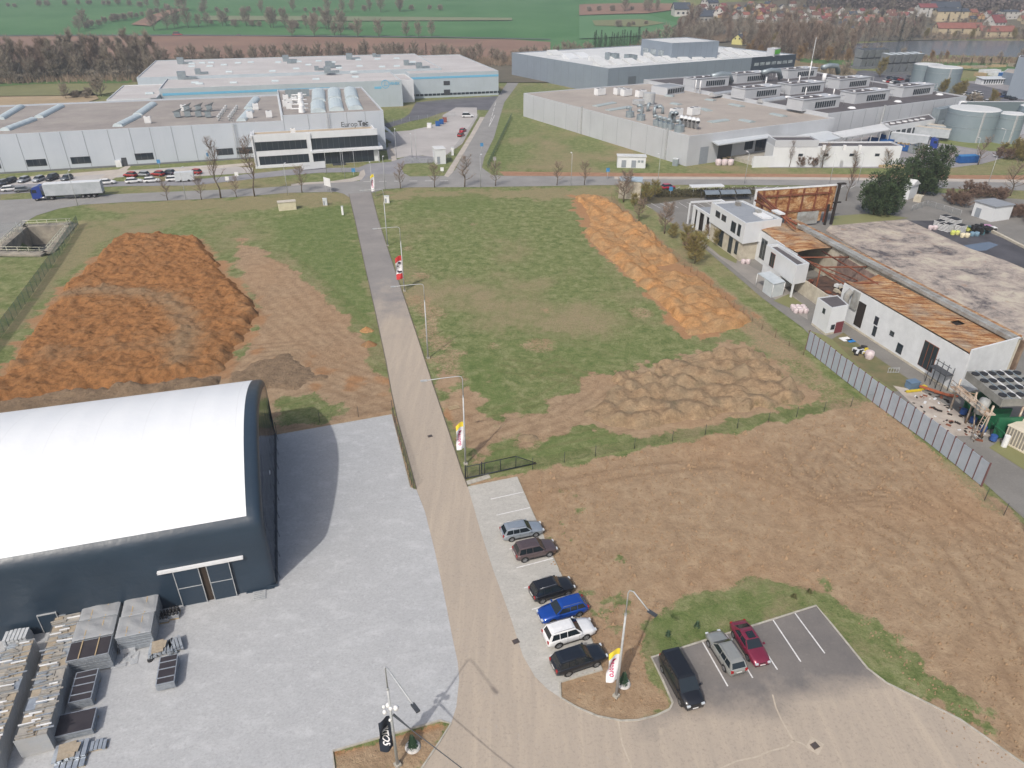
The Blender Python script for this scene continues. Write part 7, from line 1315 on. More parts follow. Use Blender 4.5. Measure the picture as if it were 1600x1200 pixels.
# metal panel fence
PT = [(1259, 546), (1312, 589), (1365, 630), (1450, 692.5), (1499, 732), (1533, 760)]; PP = [G(*p) for p in PT]; pf = thing('panel_fence', 'long fence of pale grey metal panels with thin dark red posts', 'fence', PP[0], 0)
PANEL = M('fence_panel', (170, 180, 192), (158, 168, 180), .5, .55, world=True); PRED = M('dark_red_post', (120, 84, 84), (104, 74, 74)); tot = sum((b-a).length for a, b in zip(PP[:-1], PP[1:])); npan = 26; 
def along(d):
    for a, b in zip(PP[:-1], PP[1:]):
        L = (b-a).length
        if d <= L: return a+(b-a)*(d/L)
        d -= L
    return PP[-1]
for k in range(npan):
    a, b = along(tot*k/npan), along(tot*(k+1)/npan); f = Fr(a, b); wpart(MB().fbox(f, .06, f.L-.06, -.04, .04, .1, 3.25+random.uniform(-.06, .06)), 'panel', PANEL, pf); wpart(MB().fbox(f, -.05, .05, -.09, .09, 0, 3.4), 'post', PRED, pf)
wpart(MB().fbox(f, f.L-.05, f.L+.05, -.09, .09, 0, 3.4), 'post', PRED, pf)
# loose things in the ruin yard
def junk(name, label, cat, px, build, mat, z=.07, **k): g = G(*px); return tg(build(MB()).build(name, mat, None, loc=(g.x, g.y, z)), label, cat, **k)
def bag(m_, n=1, s=.55):
    for k in range(n):
        ox, oy = (k % 3)*1.05*s*2, (k//3)*1.0*s*2; vs = []
        for j in range(5):
            for i in range(10): a = 2*math.pi*i/10; r = s*(.92, 1.08, 1.1, 1.0, .55)[j]*random.uniform(.9, 1.08); vs.append((ox+r*math.cos(a), oy+r*math.sin(a), (0, .25, .6, .95, 1.05)[j]*s*1.9))
        m_.add(vs, [(j*10+i, j*10+(i+1) % 10, (j+1)*10+(i+1) % 10, (j+1)*10+i) for j in range(4) for i in range(10)]+[tuple(40+i for i in range(10))], 0, True)
    return m_
BAGM = M('dirty_white_bag', (222, 214, 214), (190, 170, 176), 2.5, .8); junk('waste_bag', 'row of full white and pink waste bags on the ruin lane by the small annex', 'waste bags', (1243, 489), lambda m: bag(m, 9, .42), BAGM); junk('waste_bag', 'single white waste bag below the white two storey block', 'waste bag', (1161, 412), lambda m: bag(m, 2, .45), BAGM); junk('waste_bag', 'white big bag among scrap behind the panel fence', 'waste bag', (1357, 560), lambda m: bag(m, 1, .65), BAGM)
junk('sheet_material', 'white sheet lying on the grass next to a blue sheet', 'board', (1321, 531), lambda m: m.box((0, 0, .08), (1.7, 1.3, .06), .3), WHITE); junk('sheet_material', 'bright blue sheet lying on the grass next to the small annex', 'board', (1329, 533.5), lambda m: m.box((0, 0, .08), (1.2, 1.1, .06), .3), M('blue_sheet', (40, 128, 200), (36, 118, 186)))
junk('scrap_heap', 'dark scrap heap with a yellow barrel behind the panel fence', 'scrap', (1343, 551), lambda m: [m.box((random.uniform(-1, 1), random.uniform(-.9, .9), random.uniform(.1, .7)), (random.uniform(.3, 1.2), random.uniform(.2, .8), random.uniform(.1, .6)), random.uniform(0, 3), mi=random.choice((0, 0, 1, 2))) for k in range(22)][-1], [TRIM, WR, M('yellow_plastic', (214, 190, 50), (200, 176, 44))])
junk('steel_stair', 'dark steel landing with railing and stairs against the white end of the ruin wall', 'stairs', (1462, 604), lambda m: [m.box((0, 0, 2.6), (3.2, 1.3, .12), RFr.yaw)]+[m.tube([(x*math.cos(RFr.yaw)-.6*math.sin(RFr.yaw)*y, x*math.sin(RFr.yaw)+.6*math.cos(RFr.yaw)*y, 0), (x*math.cos(RFr.yaw)-.6*math.sin(RFr.yaw)*y, x*math.sin(RFr.yaw)+.6*math.cos(RFr.yaw)*y, 3.7)], .05, 4) for x in (-1.5, -.5, .5, 1.5) for y in (-1, 1)]+[m.tube([(1.5*math.cos(RFr.yaw)*s, 1.5*math.sin(RFr.yaw)*s, 3.7) for s in (-1, 1)], .05, 4)] and m, DGREY)
junk('orange_beam', 'orange steel beams lying across the rubble below the steel landing', 'beams', (1462, 617), lambda m: m.box((0, 0, .5), (4.6, .3, .25), -.75).box((1.2, -.4, .3), (3, .25, .2), -.4), M('orange_paint', (176, 100, 66), (150, 84, 58), 1)); junk('blue_box', 'faded blue steel box at the start of the littered concrete', 'box', (1424, 606), lambda m: m.box((0, 0, .5), (1.6, 1.1, 1.0), .3).box((0, 0, 1.04), (1.7, 1.2, .08), .3), M('faded_blue', (104, 130, 156), (92, 116, 140), 1)); junk('yellow_beam', 'yellow beam lying next to the faded blue box', 'beam', (1427, 613), lambda m: m.box((0, 0, .2), (2.4, .3, .25), .2).box((1.8, .8, .3), (.7, .6, .5), .5), M('yellow_plastic', (0, 0, 0)))
junk('steel_grating', 'small steel grating leaning on the grass behind the fence', 'grating', (1395, 583), lambda m: [m.box((-.8+k*.4, 0, .4), (.06, .06, .8)) for k in range(5)][-1].box((0, 0, .8), (1.7, .07, .06)).box((0, 0, .1), (1.7, .07, .06)), GALV)
for i in range(90):
    x = random.uniform(1415, 1540); y = 612+(x-1415)*.56+random.uniform(-22, 16)
    if i == 0: rub = MB()
    g = G(x, y); s_ = random.uniform(.08, .34); rub.box((g.x, g.y, .09+s_*.15), (s_*2, s_, s_*.4), random.uniform(0, 3), mi=random.choice((0, 1, 1, 2)))
tg(rub.build('rubble', [STEELR, INSIDE, WR]), kind='stuff')
junk('white_drum', 'white plastic drum on the verge at the lane edge beside the rack ladder', 'drum', (1568, 698), lambda m: m.cyl((0, 0), .35, 0, 1.6, 12), WHITE); g = G(1592, 708); cg = thing('storage_cage', 'cream slatted container at the right picture edge beside the lane', 'cage', g, RFr.yaw+.2); MB().box((0, 2, 1.3), (5, 3, 2.4)).build('body', M('cage_inside', (150, 146, 138), (130, 126, 120)), cg); m_ = MB()
for k in range(14): m_.box((-2.4+k*.37, .45, 1.3), (.1, .06, 2.4))
m_.box((0, 2, 2.55), (5.2, 3.2, .12)).box((0, .4, .15), (5.1, .12, .2)); m_.build('slats', M('cream_paint', (222, 214, 196), (206, 198, 180)), cg)
# salvaged goods pile on the burnt asphalt
LIME = M('lime_cloth', (190, 206, 90), (210, 206, 140), 1.5)
k0 = 0
for x, y, n in ((1466, 350, 5), (1474, 346, 7), (1483, 350, 7), (1490, 354, 8), (1480, 357, 6), (1499, 359, 6), (1472, 355, 5), (1488, 346, 5)):
    g = G(x, y+4); t = thing('crate_stack', 'stack of white trays with black edges in the salvage pile', 'crate stack', g, .4, 'white tray stacks on burnt asphalt')
    for k in range(n): MB().box((0, 0, .15+k*.3), (1.9, 1.5, .17)).box((0, 0, .27+k*.3), (1.8, 1.4, .07), mi=1).build('tray', [WHITE, TRIM], t)
for x, y, mt, lab in ((1453, 356, BAGM, 'big white sack left of the tray stacks'), (1488, 364, LIME, 'lime green sack in front of the tray stacks'), (1503, 368, M('cream_cloth', (226, 218, 190), (210, 200, 170), 2), 'cream sack in front of the tray stacks'), (1512, 358, LIME, 'lime green heap right of the tray stacks'), (1518, 366, M('blue_cloth', (120, 150, 170), (100, 130, 150), 2), 'pale blue scrap beside the black scrap')): junk('sack', lab, 'sack', (x, y+3), lambda m: bag(m, 2, .5), mt)
junk('scrap_heap', 'black tangled scrap heap at the right end of the salvage pile', 'scrap', (1530, 364), lambda m: [m.box((random.uniform(-2.2, 2.2), random.uniform(-1.6, 1.6), random.uniform(.1, 1.4)), (random.uniform(.3, 1.5), random.uniform(.2, .8), random.uniform(.1, .8)), random.uniform(0, 3), mi=random.choice((0, 0, 0, 1))) for k in range(50)][-1], [TRIM, M('teal_plastic', (70, 110, 120), (60, 96, 106))])
for x, y, mt, lab in ((1541, 358, M('pink_lid', (190, 140, 180), (180, 130, 170)), 'black crate with pink lid right of the salvage pile'), (1549, 361, WHITE, 'black crate with white lid, farthest right of the salvage pile')): junk('crate', lab, 'crate', (x, y), lambda m: m.box((0, 0, .4), (1.5, 1.2, .8)).box((0, 0, .85), (1.6, 1.3, .1), mi=1), [TRIM, mt])
kerb([(1545, 360), (1600, 388), (1700, 440)], name='low_wall', wd=.6, h=.5, mat=BEIGE)
# ================================================================== BASIN, KIOSKS, CABINETS
ba = thing('settling_basin', 'deep open concrete basin with pale railings at the left edge', 'basin', G(50, 375), 0); PB = [Vector((*p, 0)) for p in W([(0, 392), (68, 393), (103, 352), (42, 355)])]; CONC = M('stained_concrete', (176, 168, 152), (120, 116, 110), .35, .9, world=True)
for i in range(4): a, b = PB[i], PB[(i+1) % 4]; f = Fr(a, b); wpart(MB().fbox(f, -.9, f.L+.9, -2.4, 0, -.3, .08), 'rim', CONC, ba); wpart(MB().fbox(f, -.2, f.L+.2, -.25, 0.0, -4.45, -.301), 'basin_wall', CONC, ba)
wpart(MB().prism([tuple(p)[:2] for p in PB], -4.49, -4.3), 'basin_floor', DGREY, ba); RAILM = M('pale_rail', (214, 214, 196), (196, 196, 178))
rl = thing('railing', 'pale double bar railing around the concrete basin', 'railing', PB[0], 0)
for i in range(4):
    a, b = PB[i], PB[(i+1) % 4]; f = Fr(a, b); m_ = MB(); n = max(2, int(f.L/2))
    for k in range(n+1): m_.tube([f.P(f.L*k/n, -1, .08), f.P(f.L*k/n, -1, 1.3)], .06, 4)
    for zz in (.7, 1.3): m_.tube([f.P(-1, -1, zz), f.P(f.L+1, -1, zz)], .06, 4)
    wpart(m_, 'rail_run', RAILM, rl)
def kiosk(name, label, cat, px0, px1, dep, h, wallm, roofm=None, doors=2, over=.15, z=0.0, vents=0, gable=False):
    a, b = G(*px0), G(*px1); f = Fr(a, b); t = thing(name, label, cat, a, f.yaw); wpart(MB().fbox(f, 0, f.L, 0, dep, z, h), 'wall', wallm, t)
    if gable: m_ = MB(); P = [f.P(-over, -over, h), f.P(f.L+over, -over, h), f.P(f.L+over, dep+over, h), f.P(-over, dep+over, h), f.P(-over, dep/2, h+dep*.3), f.P(f.L+over, dep/2, h+dep*.3)]; m_.add(P, [(0, 1, 5, 4), (2, 3, 4, 5), (1, 2, 5), (3, 0, 4), (3, 2, 1, 0)]); wpart(m_, 'roof', roofm or COPE, t)
    else: wpart(MB().fbox(f, -over, f.L+over, -over, dep+over, h+.002, h+.2), 'roof', roofm or COPE, t)
    for k in range(doors): s_ = f.L*(.15+.35*k); wpart(MB().fbox(f, s_, s_+min(1.4, f.L*.28), -.06, -.01, .15, min(h-.5, 2.3)), 'door', M('door_grey', (0, 0, 0)), t)
    for k in range(vents): s_ = f.L*(.72+.12*k); wpart(MB().fbox(f, s_, s_+.7, -.05, -.01, h*.5, h*.5+.7), 'vent', DUCT, t)
    return t
kiosk('transformer_kiosk', 'white transformer kiosk with two grey doors on the verge by the long factory wall', 'kiosk', (964, 262), (1008, 263), 3.2, 3.3, W_BRT, R_WHT, 2, .2, 0, 2)
kiosk('transformer_house', 'mottled concrete transformer house behind bare trees beside the small parking', 'kiosk', (966, 310), (1000, 312), 4.5, 4.6, M('mottled_concrete', (206, 200, 186), (176, 166, 150), 1.6, .9, world=True), M('pale_blue_roof', (176, 192, 204), (160, 178, 192)), 0)
kiosk('gatehouse', 'white gatehouse box at the entrance fence of the truck yard', 'gatehouse', (681, 257), (697, 256), 4.5, 4.4, W_BRT, R_WHT, 1); kiosk('white_house', 'small white hut with pitched roof between the dark pines', 'hut', (1402, 309), (1418, 312.5), 4.5, 3.6, W_BRT, R_WHT, 1, .3, gable=True)
kiosk('transformer_house', 'white substation with grey double door and flat roof right of the pines', 'substation', (1517, 337), (1548, 347), 6.0, 3.6, W_BRT, R_GRY, 1, .25); kiosk('concrete_box', 'low cream concrete box with flat lid on the left grass beside the road', 'utility box', (436, 330), (463.5, 327.5), 1.6, 2.0, M('cream_concrete', (222, 216, 190), (206, 198, 172), 1), M('cream_lid', (206, 200, 190), (190, 184, 172)), 0, .1)
kiosk('electric_cabinet', 'small pale cabinet standing alone between the cream box and the site road', 'cabinet', (505, 321), (511.5, 321), .5, 1.6, COPE, None, 1, .03); kiosk('electric_cabinet', 'small white cabinet at the right side of the site road mouth', 'cabinet', (601, 317.5), (608.5, 317.5), .5, 1.7, WHITE, None, 1, .03); kiosk('electric_cabinet', 'narrow white post cabinet left of the site road', 'cabinet', (534, 336), (537, 336), .4, 2.0, WHITE, None, 0, .02); kiosk('electric_cabinet', 'grey green cabinet at the foot of the long factory wall corner', 'cabinet', (1050, 259), (1058, 260), 1.2, 2.0, DUCT, None, 1, .03); kiosk('electric_cabinet', 'small white gate cabinet beside the truck yard fence', 'cabinet', (705, 243), (709, 243), .6, 2.4, WHITE, None, 0, .02)
t = kiosk('concrete_box', 'stone grey ruinous base near the hut by the pines', 'concrete block', (1426, 315), (1438, 317), 2.2, 1.4, BEIGE, BEIGE, 0, .0)
g = G(513, 300); t = thing('billboard', 'blank white billboard on legs beside the road mouth seen at an angle', 'billboard', g, -.75); MB().box((0, 0, 2.7), (3.0, .12, 2.2)).build('board', WHITE, t); MB().box((-1.2, .1, .9), (.12, .12, 1.8)).build('leg', GALV, t); MB().box((1.2, .1, .9), (.12, .12, 1.8)).build('leg', GALV, t)
SGNB = M('sign_blue', (70, 140, 190), (64, 130, 178)); SGNW = WHITE
for x, y, h_, lab, mt in ((1047, 308, 2.6, 'blue and white information sign on a post in the small parking', SGNB), (773, 264, 3.4, 'tall grey blue sign panel on the corner of the side road', GREYP), (949, 280, 3.0, 'small blue road sign on the verge by the main road', SGNB), (753, 239, 3.0, 'blue round traffic sign beside the side road', SGNB), (691, 270, 1.4, 'small white post sign before the gatehouse', SGNW), (553, 276, 2.2, 'white round parking sign at the office drive end', SGNB), (250, 263, 2.4, 'small blue sign on the grass strip before the long hall', SGNB), (325, 252, 2.4, 'small blue sign near the young tree before the hall', SGNB), (371, 281, 2.0, 'white bollard sign on the grass between drive and road', SGNW), (356, 286, 1.6, 'short white marker left of the sign at the drive', SGNW)):
    g = G(x, y); t = thing('road_sign', lab, 'sign', g, .1); MB().tube([(0, 0, 0), (0, 0, h_-.7)], .06, 5).build('post', GALV, t); MB().box((0, 0, h_-.35), (1.0, .08, 1.1)).build('sign_plate', mt, t)
# ================================================================== DISTANT CARS, TRUCKS
_cp = {}
PAL = {'white': (232, 234, 236), 'silver': (172, 178, 186), 'grey': (110, 116, 124), 'black': (38, 40, 46), 'red': (160, 34, 40), 'blue': (36, 62, 120), 'navy': (34, 44, 70), 'crimson': (190, 40, 70)}
def small_car(colr, kind='hatch'):
    c = CARS[kind]; L, hw, H = c['L'], c['Wd']/2, c['H']; root = thing('parked_car', None, None); bl = c['belt']; zt = .9 if kind != 'suv' else 1.02
    m_ = MB(); st = [(-L/2, .35, zt-.1, hw*.86), (-L/2+.25, .25, zt, hw*.97), (-.2, .22, zt+.02, hw), (L*.24, .22, zt-.02, hw), (L*.42, .25, zt-.16, hw*.94), (L/2, .35, zt-.36, hw*.78)]; vs = []
    for x, z0, z1, w_ in st: vs += [(x, w_, z0), (x, w_, z1-.12), (x, w_*.86, z1), (x, -w_*.86, z1), (x, -w_, z1-.12), (x, -w_, z0)]
    m_.add(vs, [(i*6+k, (i+1)*6+k, (i+1)*6+(k+1) % 6, i*6+(k+1) % 6) for i in range(5) for k in range(6)]+[tuple(range(6)), tuple(range(35, 29, -1))], 0, True); b = m_.build('body', carpaint(colr+'_paint', PAL[colr], .15), root)
    a0, a1, a2, a3 = -L*.47, -L*.37, L*.07, L*.24; wb_, wr = hw*.93, hw*.72; P = [(a0, wb_, zt-.03), (a1, wr, H-.04), (a2, wr, H-.04), (a3, wb_, zt-.05)]
    g_ = MB(); vs = [(x, s*w_, z) for x, w_, z in P for s in (1, -1)]; g_.add(vs, [(0, 1, 3, 2), (4, 5, 7, 6), (0, 2, 4, 6), (1, 7, 5, 3)]); g_.build('windows', CGL, root)
    MB().add([(a1-.05, wr*1.01, H-.05), (a2+.05, wr*1.01, H-.05), (a2+.05, -wr*1.01, H-.05), (a1-.05, -wr*1.01, H-.05), (a1+.1, wr*.9, H+.02), (a2-.1, wr*.9, H+.02), (a2-.1, -wr*.9, H+.02), (a1+.1, -wr*.9, H+.02)], [(4, 5, 6, 7), (0, 1, 5, 4), (1, 2, 6, 5), (2, 3, 7, 6), (3, 0, 4, 7)]).build('roof', _mc[colr+'_paint'], root)
    for sx in (1, -1):
        for sy in (1, -1):
            w_ = MB(); x, r = sx*c['wb']/2, c['r']; A = [(x+r*math.cos(k*math.pi/6), sy*hw*.8, r+r*math.sin(k*math.pi/6)) for k in range(12)]; B = [(p[0], sy*hw*1.02, p[2]) for p in A]; w_.add(A+B, [tuple(range(12)), tuple(range(12, 24))]+[(k, (k+1) % 12, 12+(k+1) % 12, 12+k) for k in range(12)], 0)
            w_.add([(x+r*.6*math.cos(k*math.pi/3), sy*hw*1.03, r+r*.6*math.sin(k*math.pi/3)) for k in range(6)], [tuple(range(6))], 1); w_.build('wheel', [TYRE, RIM], root)
    for sy in (1, -1): MB().box((-L/2+.02, sy*hw*.7, zt-.2), (.08, .3, .2)).build('tail_light', TAIL, root); MB().box((L/2-.08, sy*hw*.6, zt-.42), (.14, .34, .13)).build('headlight', LAMP, root)
    return root
def put_car(colr, kind, loc, yaw, label, group):
    k = (colr, kind); o = _cp[k] if k in _cp and False else None
    if k not in _cp: _cp[k] = o = small_car(colr, kind)
    else: o = copy_tree(_cp[k])
    o.location = loc; o.rotation_euler = (0, 0, yaw); return tg(o, label, 'car', group)
GE = 'cars parked before the long hall'
ORD = ['leftmost', 'second', 'third', 'fourth', 'fifth', 'sixth']
rowA = [(4, 289, 'grey'), (17, 285.5, 'black'), (38, 284, 'silver'), (61, 283, 'silver'), (82, 281, 'black'), (105, 281, 'grey')]
for i, (x, y, c_) in enumerate(rowA): put_car(c_, 'suv' if i == 4 else 'hatch', tuple(G(x, y, .05)), EF.yaw+1.15+math.pi, '%s car, %s from the left of the left parking bays by the hall' % (c_, ['first', 'second', 'third', 'fourth', 'fifth', 'sixth'][i]), GE)
rowB = [(204, 276, 'red', 'leftmost'), (223.5, 275, 'silver', 'between the two reds'), (247, 274.5, 'red', 'middle'), (264, 272.5, 'navy', 'right of the middle red car'), (305, 271.5, 'red', 'rightmost')]
for x, y, c_, w_ in rowB: put_car(c_, 'hatch', tuple(G(x, y, .05)), EF.yaw+2.6, '%s car in the right parking bays by the hall, %s' % (c_, w_), GE)
for x, y, c_, w_ in ((18, 298, 'white', 'with its nose left, behind the truck cab'), (38, 299, 'grey', 'just behind the truck cab roof'), (168, 287.5, 'white', 'directly right of the lorry trailer'), (210, 285.5, 'white', 'second right of the lorry trailer'), (238, 284.5, 'white', 'third right of the lorry trailer'), (273, 282.5, 'white', 'rightmost of the line along the drive'), (-4, 299, 'silver', 'cut off by the left edge')): put_car(c_, 'sedan', tuple(G(x, y, .05)), EF.yaw+(.05 if x > 100 else .15), '%s car parked along the drive, %s' % (c_, w_), GE)
g = G(290, 283); t = thing('box_trailer', 'small silver box trailer standing between the drive cars and the rightmost red car', 'trailer', g, EF.yaw); MB().box((0, 0, 1.5), (5, 2.2, 2.3)).build('box', COPE, t); MB().tube([(-1, -.95, .35), (-1, -1.12, .35)], .35, 10).tube([(1, -.95, .35), (1, -1.12, .35)], .35, 10).build('wheels', TYRE, t)
put_car('red', 'hatch', tuple(G(720.5, 213, .05)), 1.25, 'dark red car nearer the camera beside the truck yard fence', 'pair of red cars'); put_car('crimson', 'hatch', tuple(G(723.5, 206, .05)), 1.25, 'bright red car farther away beside the truck yard fence', 'pair of red cars'); put_car('white', 'van', tuple(G(731, 183, .05)), .1, 'white van at the far end of the truck yard', None)
put_car('crimson', 'hatch', tuple(G(1044, 295, .06)), .35, 'crimson hatchback alone in the small roadside parking near the ruin', None); put_car('red', 'van', tuple(GT(278, 55.6)), .02, 'tiny red fire service van on the far country road', None).scale = (1.6,)*3; put_car('black', 'sedan', tuple(GT(374, 56.2)), .02, 'tiny black car on the far country road', None)
# the crowded far car park: single-mesh cars
FC = 'cars in the crowded far car park'; proto = {}
def tiny_car(colr):
    m_ = MB(); L, hw = 4.4, .88; m_.add([(-2.2, hw, .3), (2.2, hw*.9, .3), (2.2, -hw*.9, .3), (-2.2, -hw, .3), (-2.1, hw*.9, .95), (2.1, hw*.8, .72), (2.1, -hw*.8, .72), (-2.1, -hw*.9, .95)], [(4, 5, 6, 7), (0, 1, 5, 4), (1, 2, 6, 5), (2, 3, 7, 6), (3, 0, 4, 7)], 0); m_.add([(-2, .8, .9), (1.2, .78, .85), (1.2, -.78, .85), (-2, -.8, .9), (-1.5, .62, 1.4), (.4, .62, 1.4), (.4, -.62, 1.4), (-1.5, -.62, 1.4)], [(0, 1, 5, 4), (1, 2, 6, 5), (2, 3, 7, 6), (3, 0, 4, 7)], 1); m_.add([(-1.5, .62, 1.41), (.4, .62, 1.41), (.4, -.62, 1.41), (-1.5, -.62, 1.41)], [(0, 1, 2, 3)], 0)
    for x in (-1.35, 1.35): m_.box((x, 0, .3), (.62, 1.78, .6), mi=2)
    return m_.build('parked_car', [carpaint(colr+'_paint', PAL[colr], .15), CGL, TYRE])
def far_row(x0, y0, x1, y1, n, yaw, skip=.12):
    for i in range(n):
        if random.random() < skip: continue
        f = i/(n-1); c_ = random.choice(['white', 'white', 'silver', 'silver', 'grey', 'black', 'black', 'blue', 'navy', 'red']); g = G(x0+(x1-x0)*f, y0+(y1-y0)*f)
        if c_ not in proto: proto[c_] = o = tiny_car(c_)
        else: o = proto[c_].copy(); COL.objects.link(o)
        o.location = (g.x, g.y, .04); o.rotation_euler = (0, 0, yaw+random.uniform(-.05, .05)); tg(o, '%s car in the crowded car park behind the dark roofed hall' % c_, 'car', FC)
for a in ((1390, 123, 1436, 130, 9, .6), (1384, 128, 1470, 143, 16, .6), (1390, 133, 1462, 147, 13, .6), (1480, 136, 1530, 148, 9, .6), (1482, 142, 1526, 153, 8, .6), (1512, 152, 1596, 176, 15, .5), (1512, 158, 1600, 183, 15, .5), (1560, 150, 1598, 160, 6, .5), (1420, 122, 1440, 126, 4, .6)): far_row(*a)
def wheel(root, x, y, r=.5, w_=.3): 
    m_ = MB().tube([(x, y-w_/2, r), (x, y+w_/2, r)], r, 14, sm=False); o = m_.build('wheel', TYRE, root); s = 1 if y > 0 else -1; MB().tube([(x, y+s*w_/2, r), (x, y+s*(w_/2+.03), r)], r*.5, 10, sm=False).build('rim', RIM, o)
def truck(label, loc, yaw, cabc, trail=13.6, tc=None, roofc=None, cat='lorry', name='articulated_lorry', cab=True, th=2.9):
    t = thing(name, label, cat, loc, yaw); TC = tc or M('tarpaulin_grey', (186, 192, 198), (166, 174, 180), .5, .6); cp = carpaint('cab_blue', (34, 66, 150), .1) if cabc == 'blue' else carpaint('cab_white', (230, 232, 234), .0)
    if trail:
        MB().box((-trail/2, 0, 1.15+th/2), (trail, 2.5, th)).build('trailer', TC, t); MB().box((-trail/2, 0, 1.16+th+.03), (trail+.02, 2.52, .08)).build('trailer_roof', roofc or W_BRT, t); MB().box((-trail/2, 0, .98), (trail-.6, 1.2, .3)).box((-trail*.45, 1.15, .75), (3.2, .1, .5)).box((-trail*.45, -1.15, .75), (3.2, .1, .5)).build('chassis', DGREY, t)
        for k in range(3):
            for y in (-1.05, 1.05): wheel(t, -trail+2.2+k*1.35, y)
        MB().box((-trail-.03, 0, .9), (.1, 2.4, .3)).build('rear_bumper', DGREY, t)
    if cab:
        m_ = MB(); x = .7; pr = [(x, .7), (x, 3.7), (x+.5, 3.85), (x+1.9, 3.4), (x+2.35, 2.2), (x+2.4, .6)]; vs = [(a, s*1.22, b) for s in (1, -1) for a, b in pr]; m_.add(vs, [tuple(range(6)), tuple(range(11, 5, -1))]+[(i, 6+i, 6+(i+1) % 6, (i+1) % 6) for i in range(6)]); m_.build('cab', cp, t)
        P = [(x+2.33, 1.1, 2.25), (x+2.33, -1.1, 2.25), (x+1.97, -1.05, 3.2), (x+1.97, 1.05, 3.2)]; MB().add([(a+.05, b, c) for a, b, c in P], [(0, 1, 2, 3)]).build('windscreen', CGL, t)
        for s in (1, -1): MB().box((x+1.5, s*1.24, 2.5), (1.0, .04, .8)).build('side_window', CGL, t); MB().box((x+2.3, s*1.4, 2.5), (.12, .2, .7)).build('mirror', DGREY, t); MB().box((x+2.42, s*.9, .85), (.06, .4, .25)).build('headlight', LAMP, t); wheel(t, x+1.5, s*1.02); wheel(t, x-2.0, s*1.02); MB().tube([(x-.9, s*.95, .75), (x+.5, s*.95, .75)], .33, 8).build('fuel_tank', RIM, t)
        MB().box((x+2.42, 0, 1.35), (.06, 1.6, .9)).build('grille', DGREY, t); MB().box((x-.8, 0, .9), (4.2, .9, .3)).build('tractor_chassis', DGREY, t)
    return t
a, b = G(58.6, 314.5), G(138.8, 309.5); d = (a-b).normalized(); yw = math.atan2(d.y, d.x); n_ = Vector((-d.y, d.x, 0)); n_ = n_ if n_.y > 0 else -n_; c = a-d*2.2+n_*1.05
truck('long lorry with blue cab and grey curtain trailer driving left on the main road', (c.x, c.y, .05), yw, 'blue')
def tq(px, yaw, **k): g = G(*px); return (g.x, g.y, .05), yaw
truck('blue cab lorry with white roofed trailer beside the blue skips in the loading yard', tuple(G(1448, 232, .05)), QF.yaw-1.15, 'blue', 12, None, R_WHT); truck('grey trailer without cab at the dock, the left one', tuple(G(1481, 221, .05)), QF.yaw-1.15, 'x', 13.6, cab=False, roofc=M('trailer_top', (204, 196, 182), (190, 182, 168)), name='trailer', cat='trailer'); truck('grey trailer without cab at the dock, the right one', tuple(G(1493, 217, .05)), QF.yaw-1.15, 'x', 13.6, cab=False, roofc=M('trailer_top', (204, 196, 182), (190, 182, 168)), name='trailer', cat='trailer')
SKIPB = M('skip_blue', (30, 92, 160), (26, 80, 142), 1, .6)
def skip(label, px, L_, yaw, h=1.5, fill=None, mat=None):
    g = G(*px); t = thing('skip', label, 'skip container', g, yaw); m_ = MB(); e = .1; 
    for a in ((0, -1.15, L_, .1), (0, 1.15, L_, .1), (-L_/2, 0, .1, 2.2), (L_/2, 0, .1, 2.2)): m_.box((a[0], a[1], .2+h/2), (a[2], a[3], h))
    m_.box((0, 0, .2), (L_, 2.3, .15)); m_.build('shell', mat or SKIPB, t); m_ = MB()
    for k in range(int(L_)): m_.box((-L_/2+.5+k, -1.24, .2+h/2), (.12, .08, h))
    m_.build('ribs', mat or SKIPB, t)
    if fill: 
        m_ = MB()
        for k in range(26): m_.box((random.uniform(-L_/2+.4, L_/2-.4), random.uniform(-.8, .8), h+random.uniform(-.3, .5)), (random.uniform(.5, 1.6), random.uniform(.1, .6), random.uniform(.1, .5)), random.uniform(0, 3))
        m_.build('waste', fill, t)
    return t
skip('long blue skip full of yellow wood waste in the loading yard', (1405, 235), 9, QF.yaw-1.15, 2.0, WOOD); skip('dark blue skip left of the wood filled skip', (1375, 226), 8, QF.yaw-1.15, 1.8); skip('second dark blue skip at the back of the skips', (1392, 222), 7, QF.yaw-1.15, 2.2); skip('grey steel skip between the blue skip and the lorry', (1431, 238), 6.5, QF.yaw+.1, 2.4, None, M('skip_grey', (140, 146, 150), (120, 128, 132)))
t = skip('single closed blue skip standing alone in the middle of the loading yard', (1509, 254), 6.5, QF.yaw-.35, 2.0); MB().box((0, 0, 2.25), (6.6, 2.4, .12)).build('lid', M('skip_lid_blue', (60, 130, 190), (54, 120, 176)), t)
for x, y, c_, lab in ((684, 197, SKIPB, 'blue waste container on the truck yard, left one'), (690, 194, SKIPB, 'blue waste container on the truck yard, right one'), (671, 200, WHITE, 'white post box left of the blue waste containers'), (695, 191, M('rust_box', (150, 90, 80), (130, 76, 70)), 'reddish crate right of the blue waste containers')): g = G(x, y); tg(MB().box((0, 0, .9), (1.6, 1.3, 1.6)).box((0, 0, 1.75), (1.7, 1.4, .12)).build('waste_container', c_, None, loc=g), lab, 'container')
junk('pallet_pile', 'pile of light wooden pallets by the loading ramp of the large factory', 'pallets', (1135, 253), lambda m: [m.box((random.uniform(-1, 1), random.uniform(-.4, .4), .1+k*.16), (1.2, 1.0, .12), random.uniform(-.2, .2)) for k in range(9)][-1], WOOD); junk('waste_bag', 'white full big bags on the grass by the loading ramp', 'big bags', (1122, 258), lambda m: bag(m, 3, .9), BAGM); junk('fire_hydrant', 'red hydrant box at the foot of the long factory wall', 'hydrant', (1036, 247), lambda m: m.box((0, 0, .8), (.8, .5, 1.6)), RED)
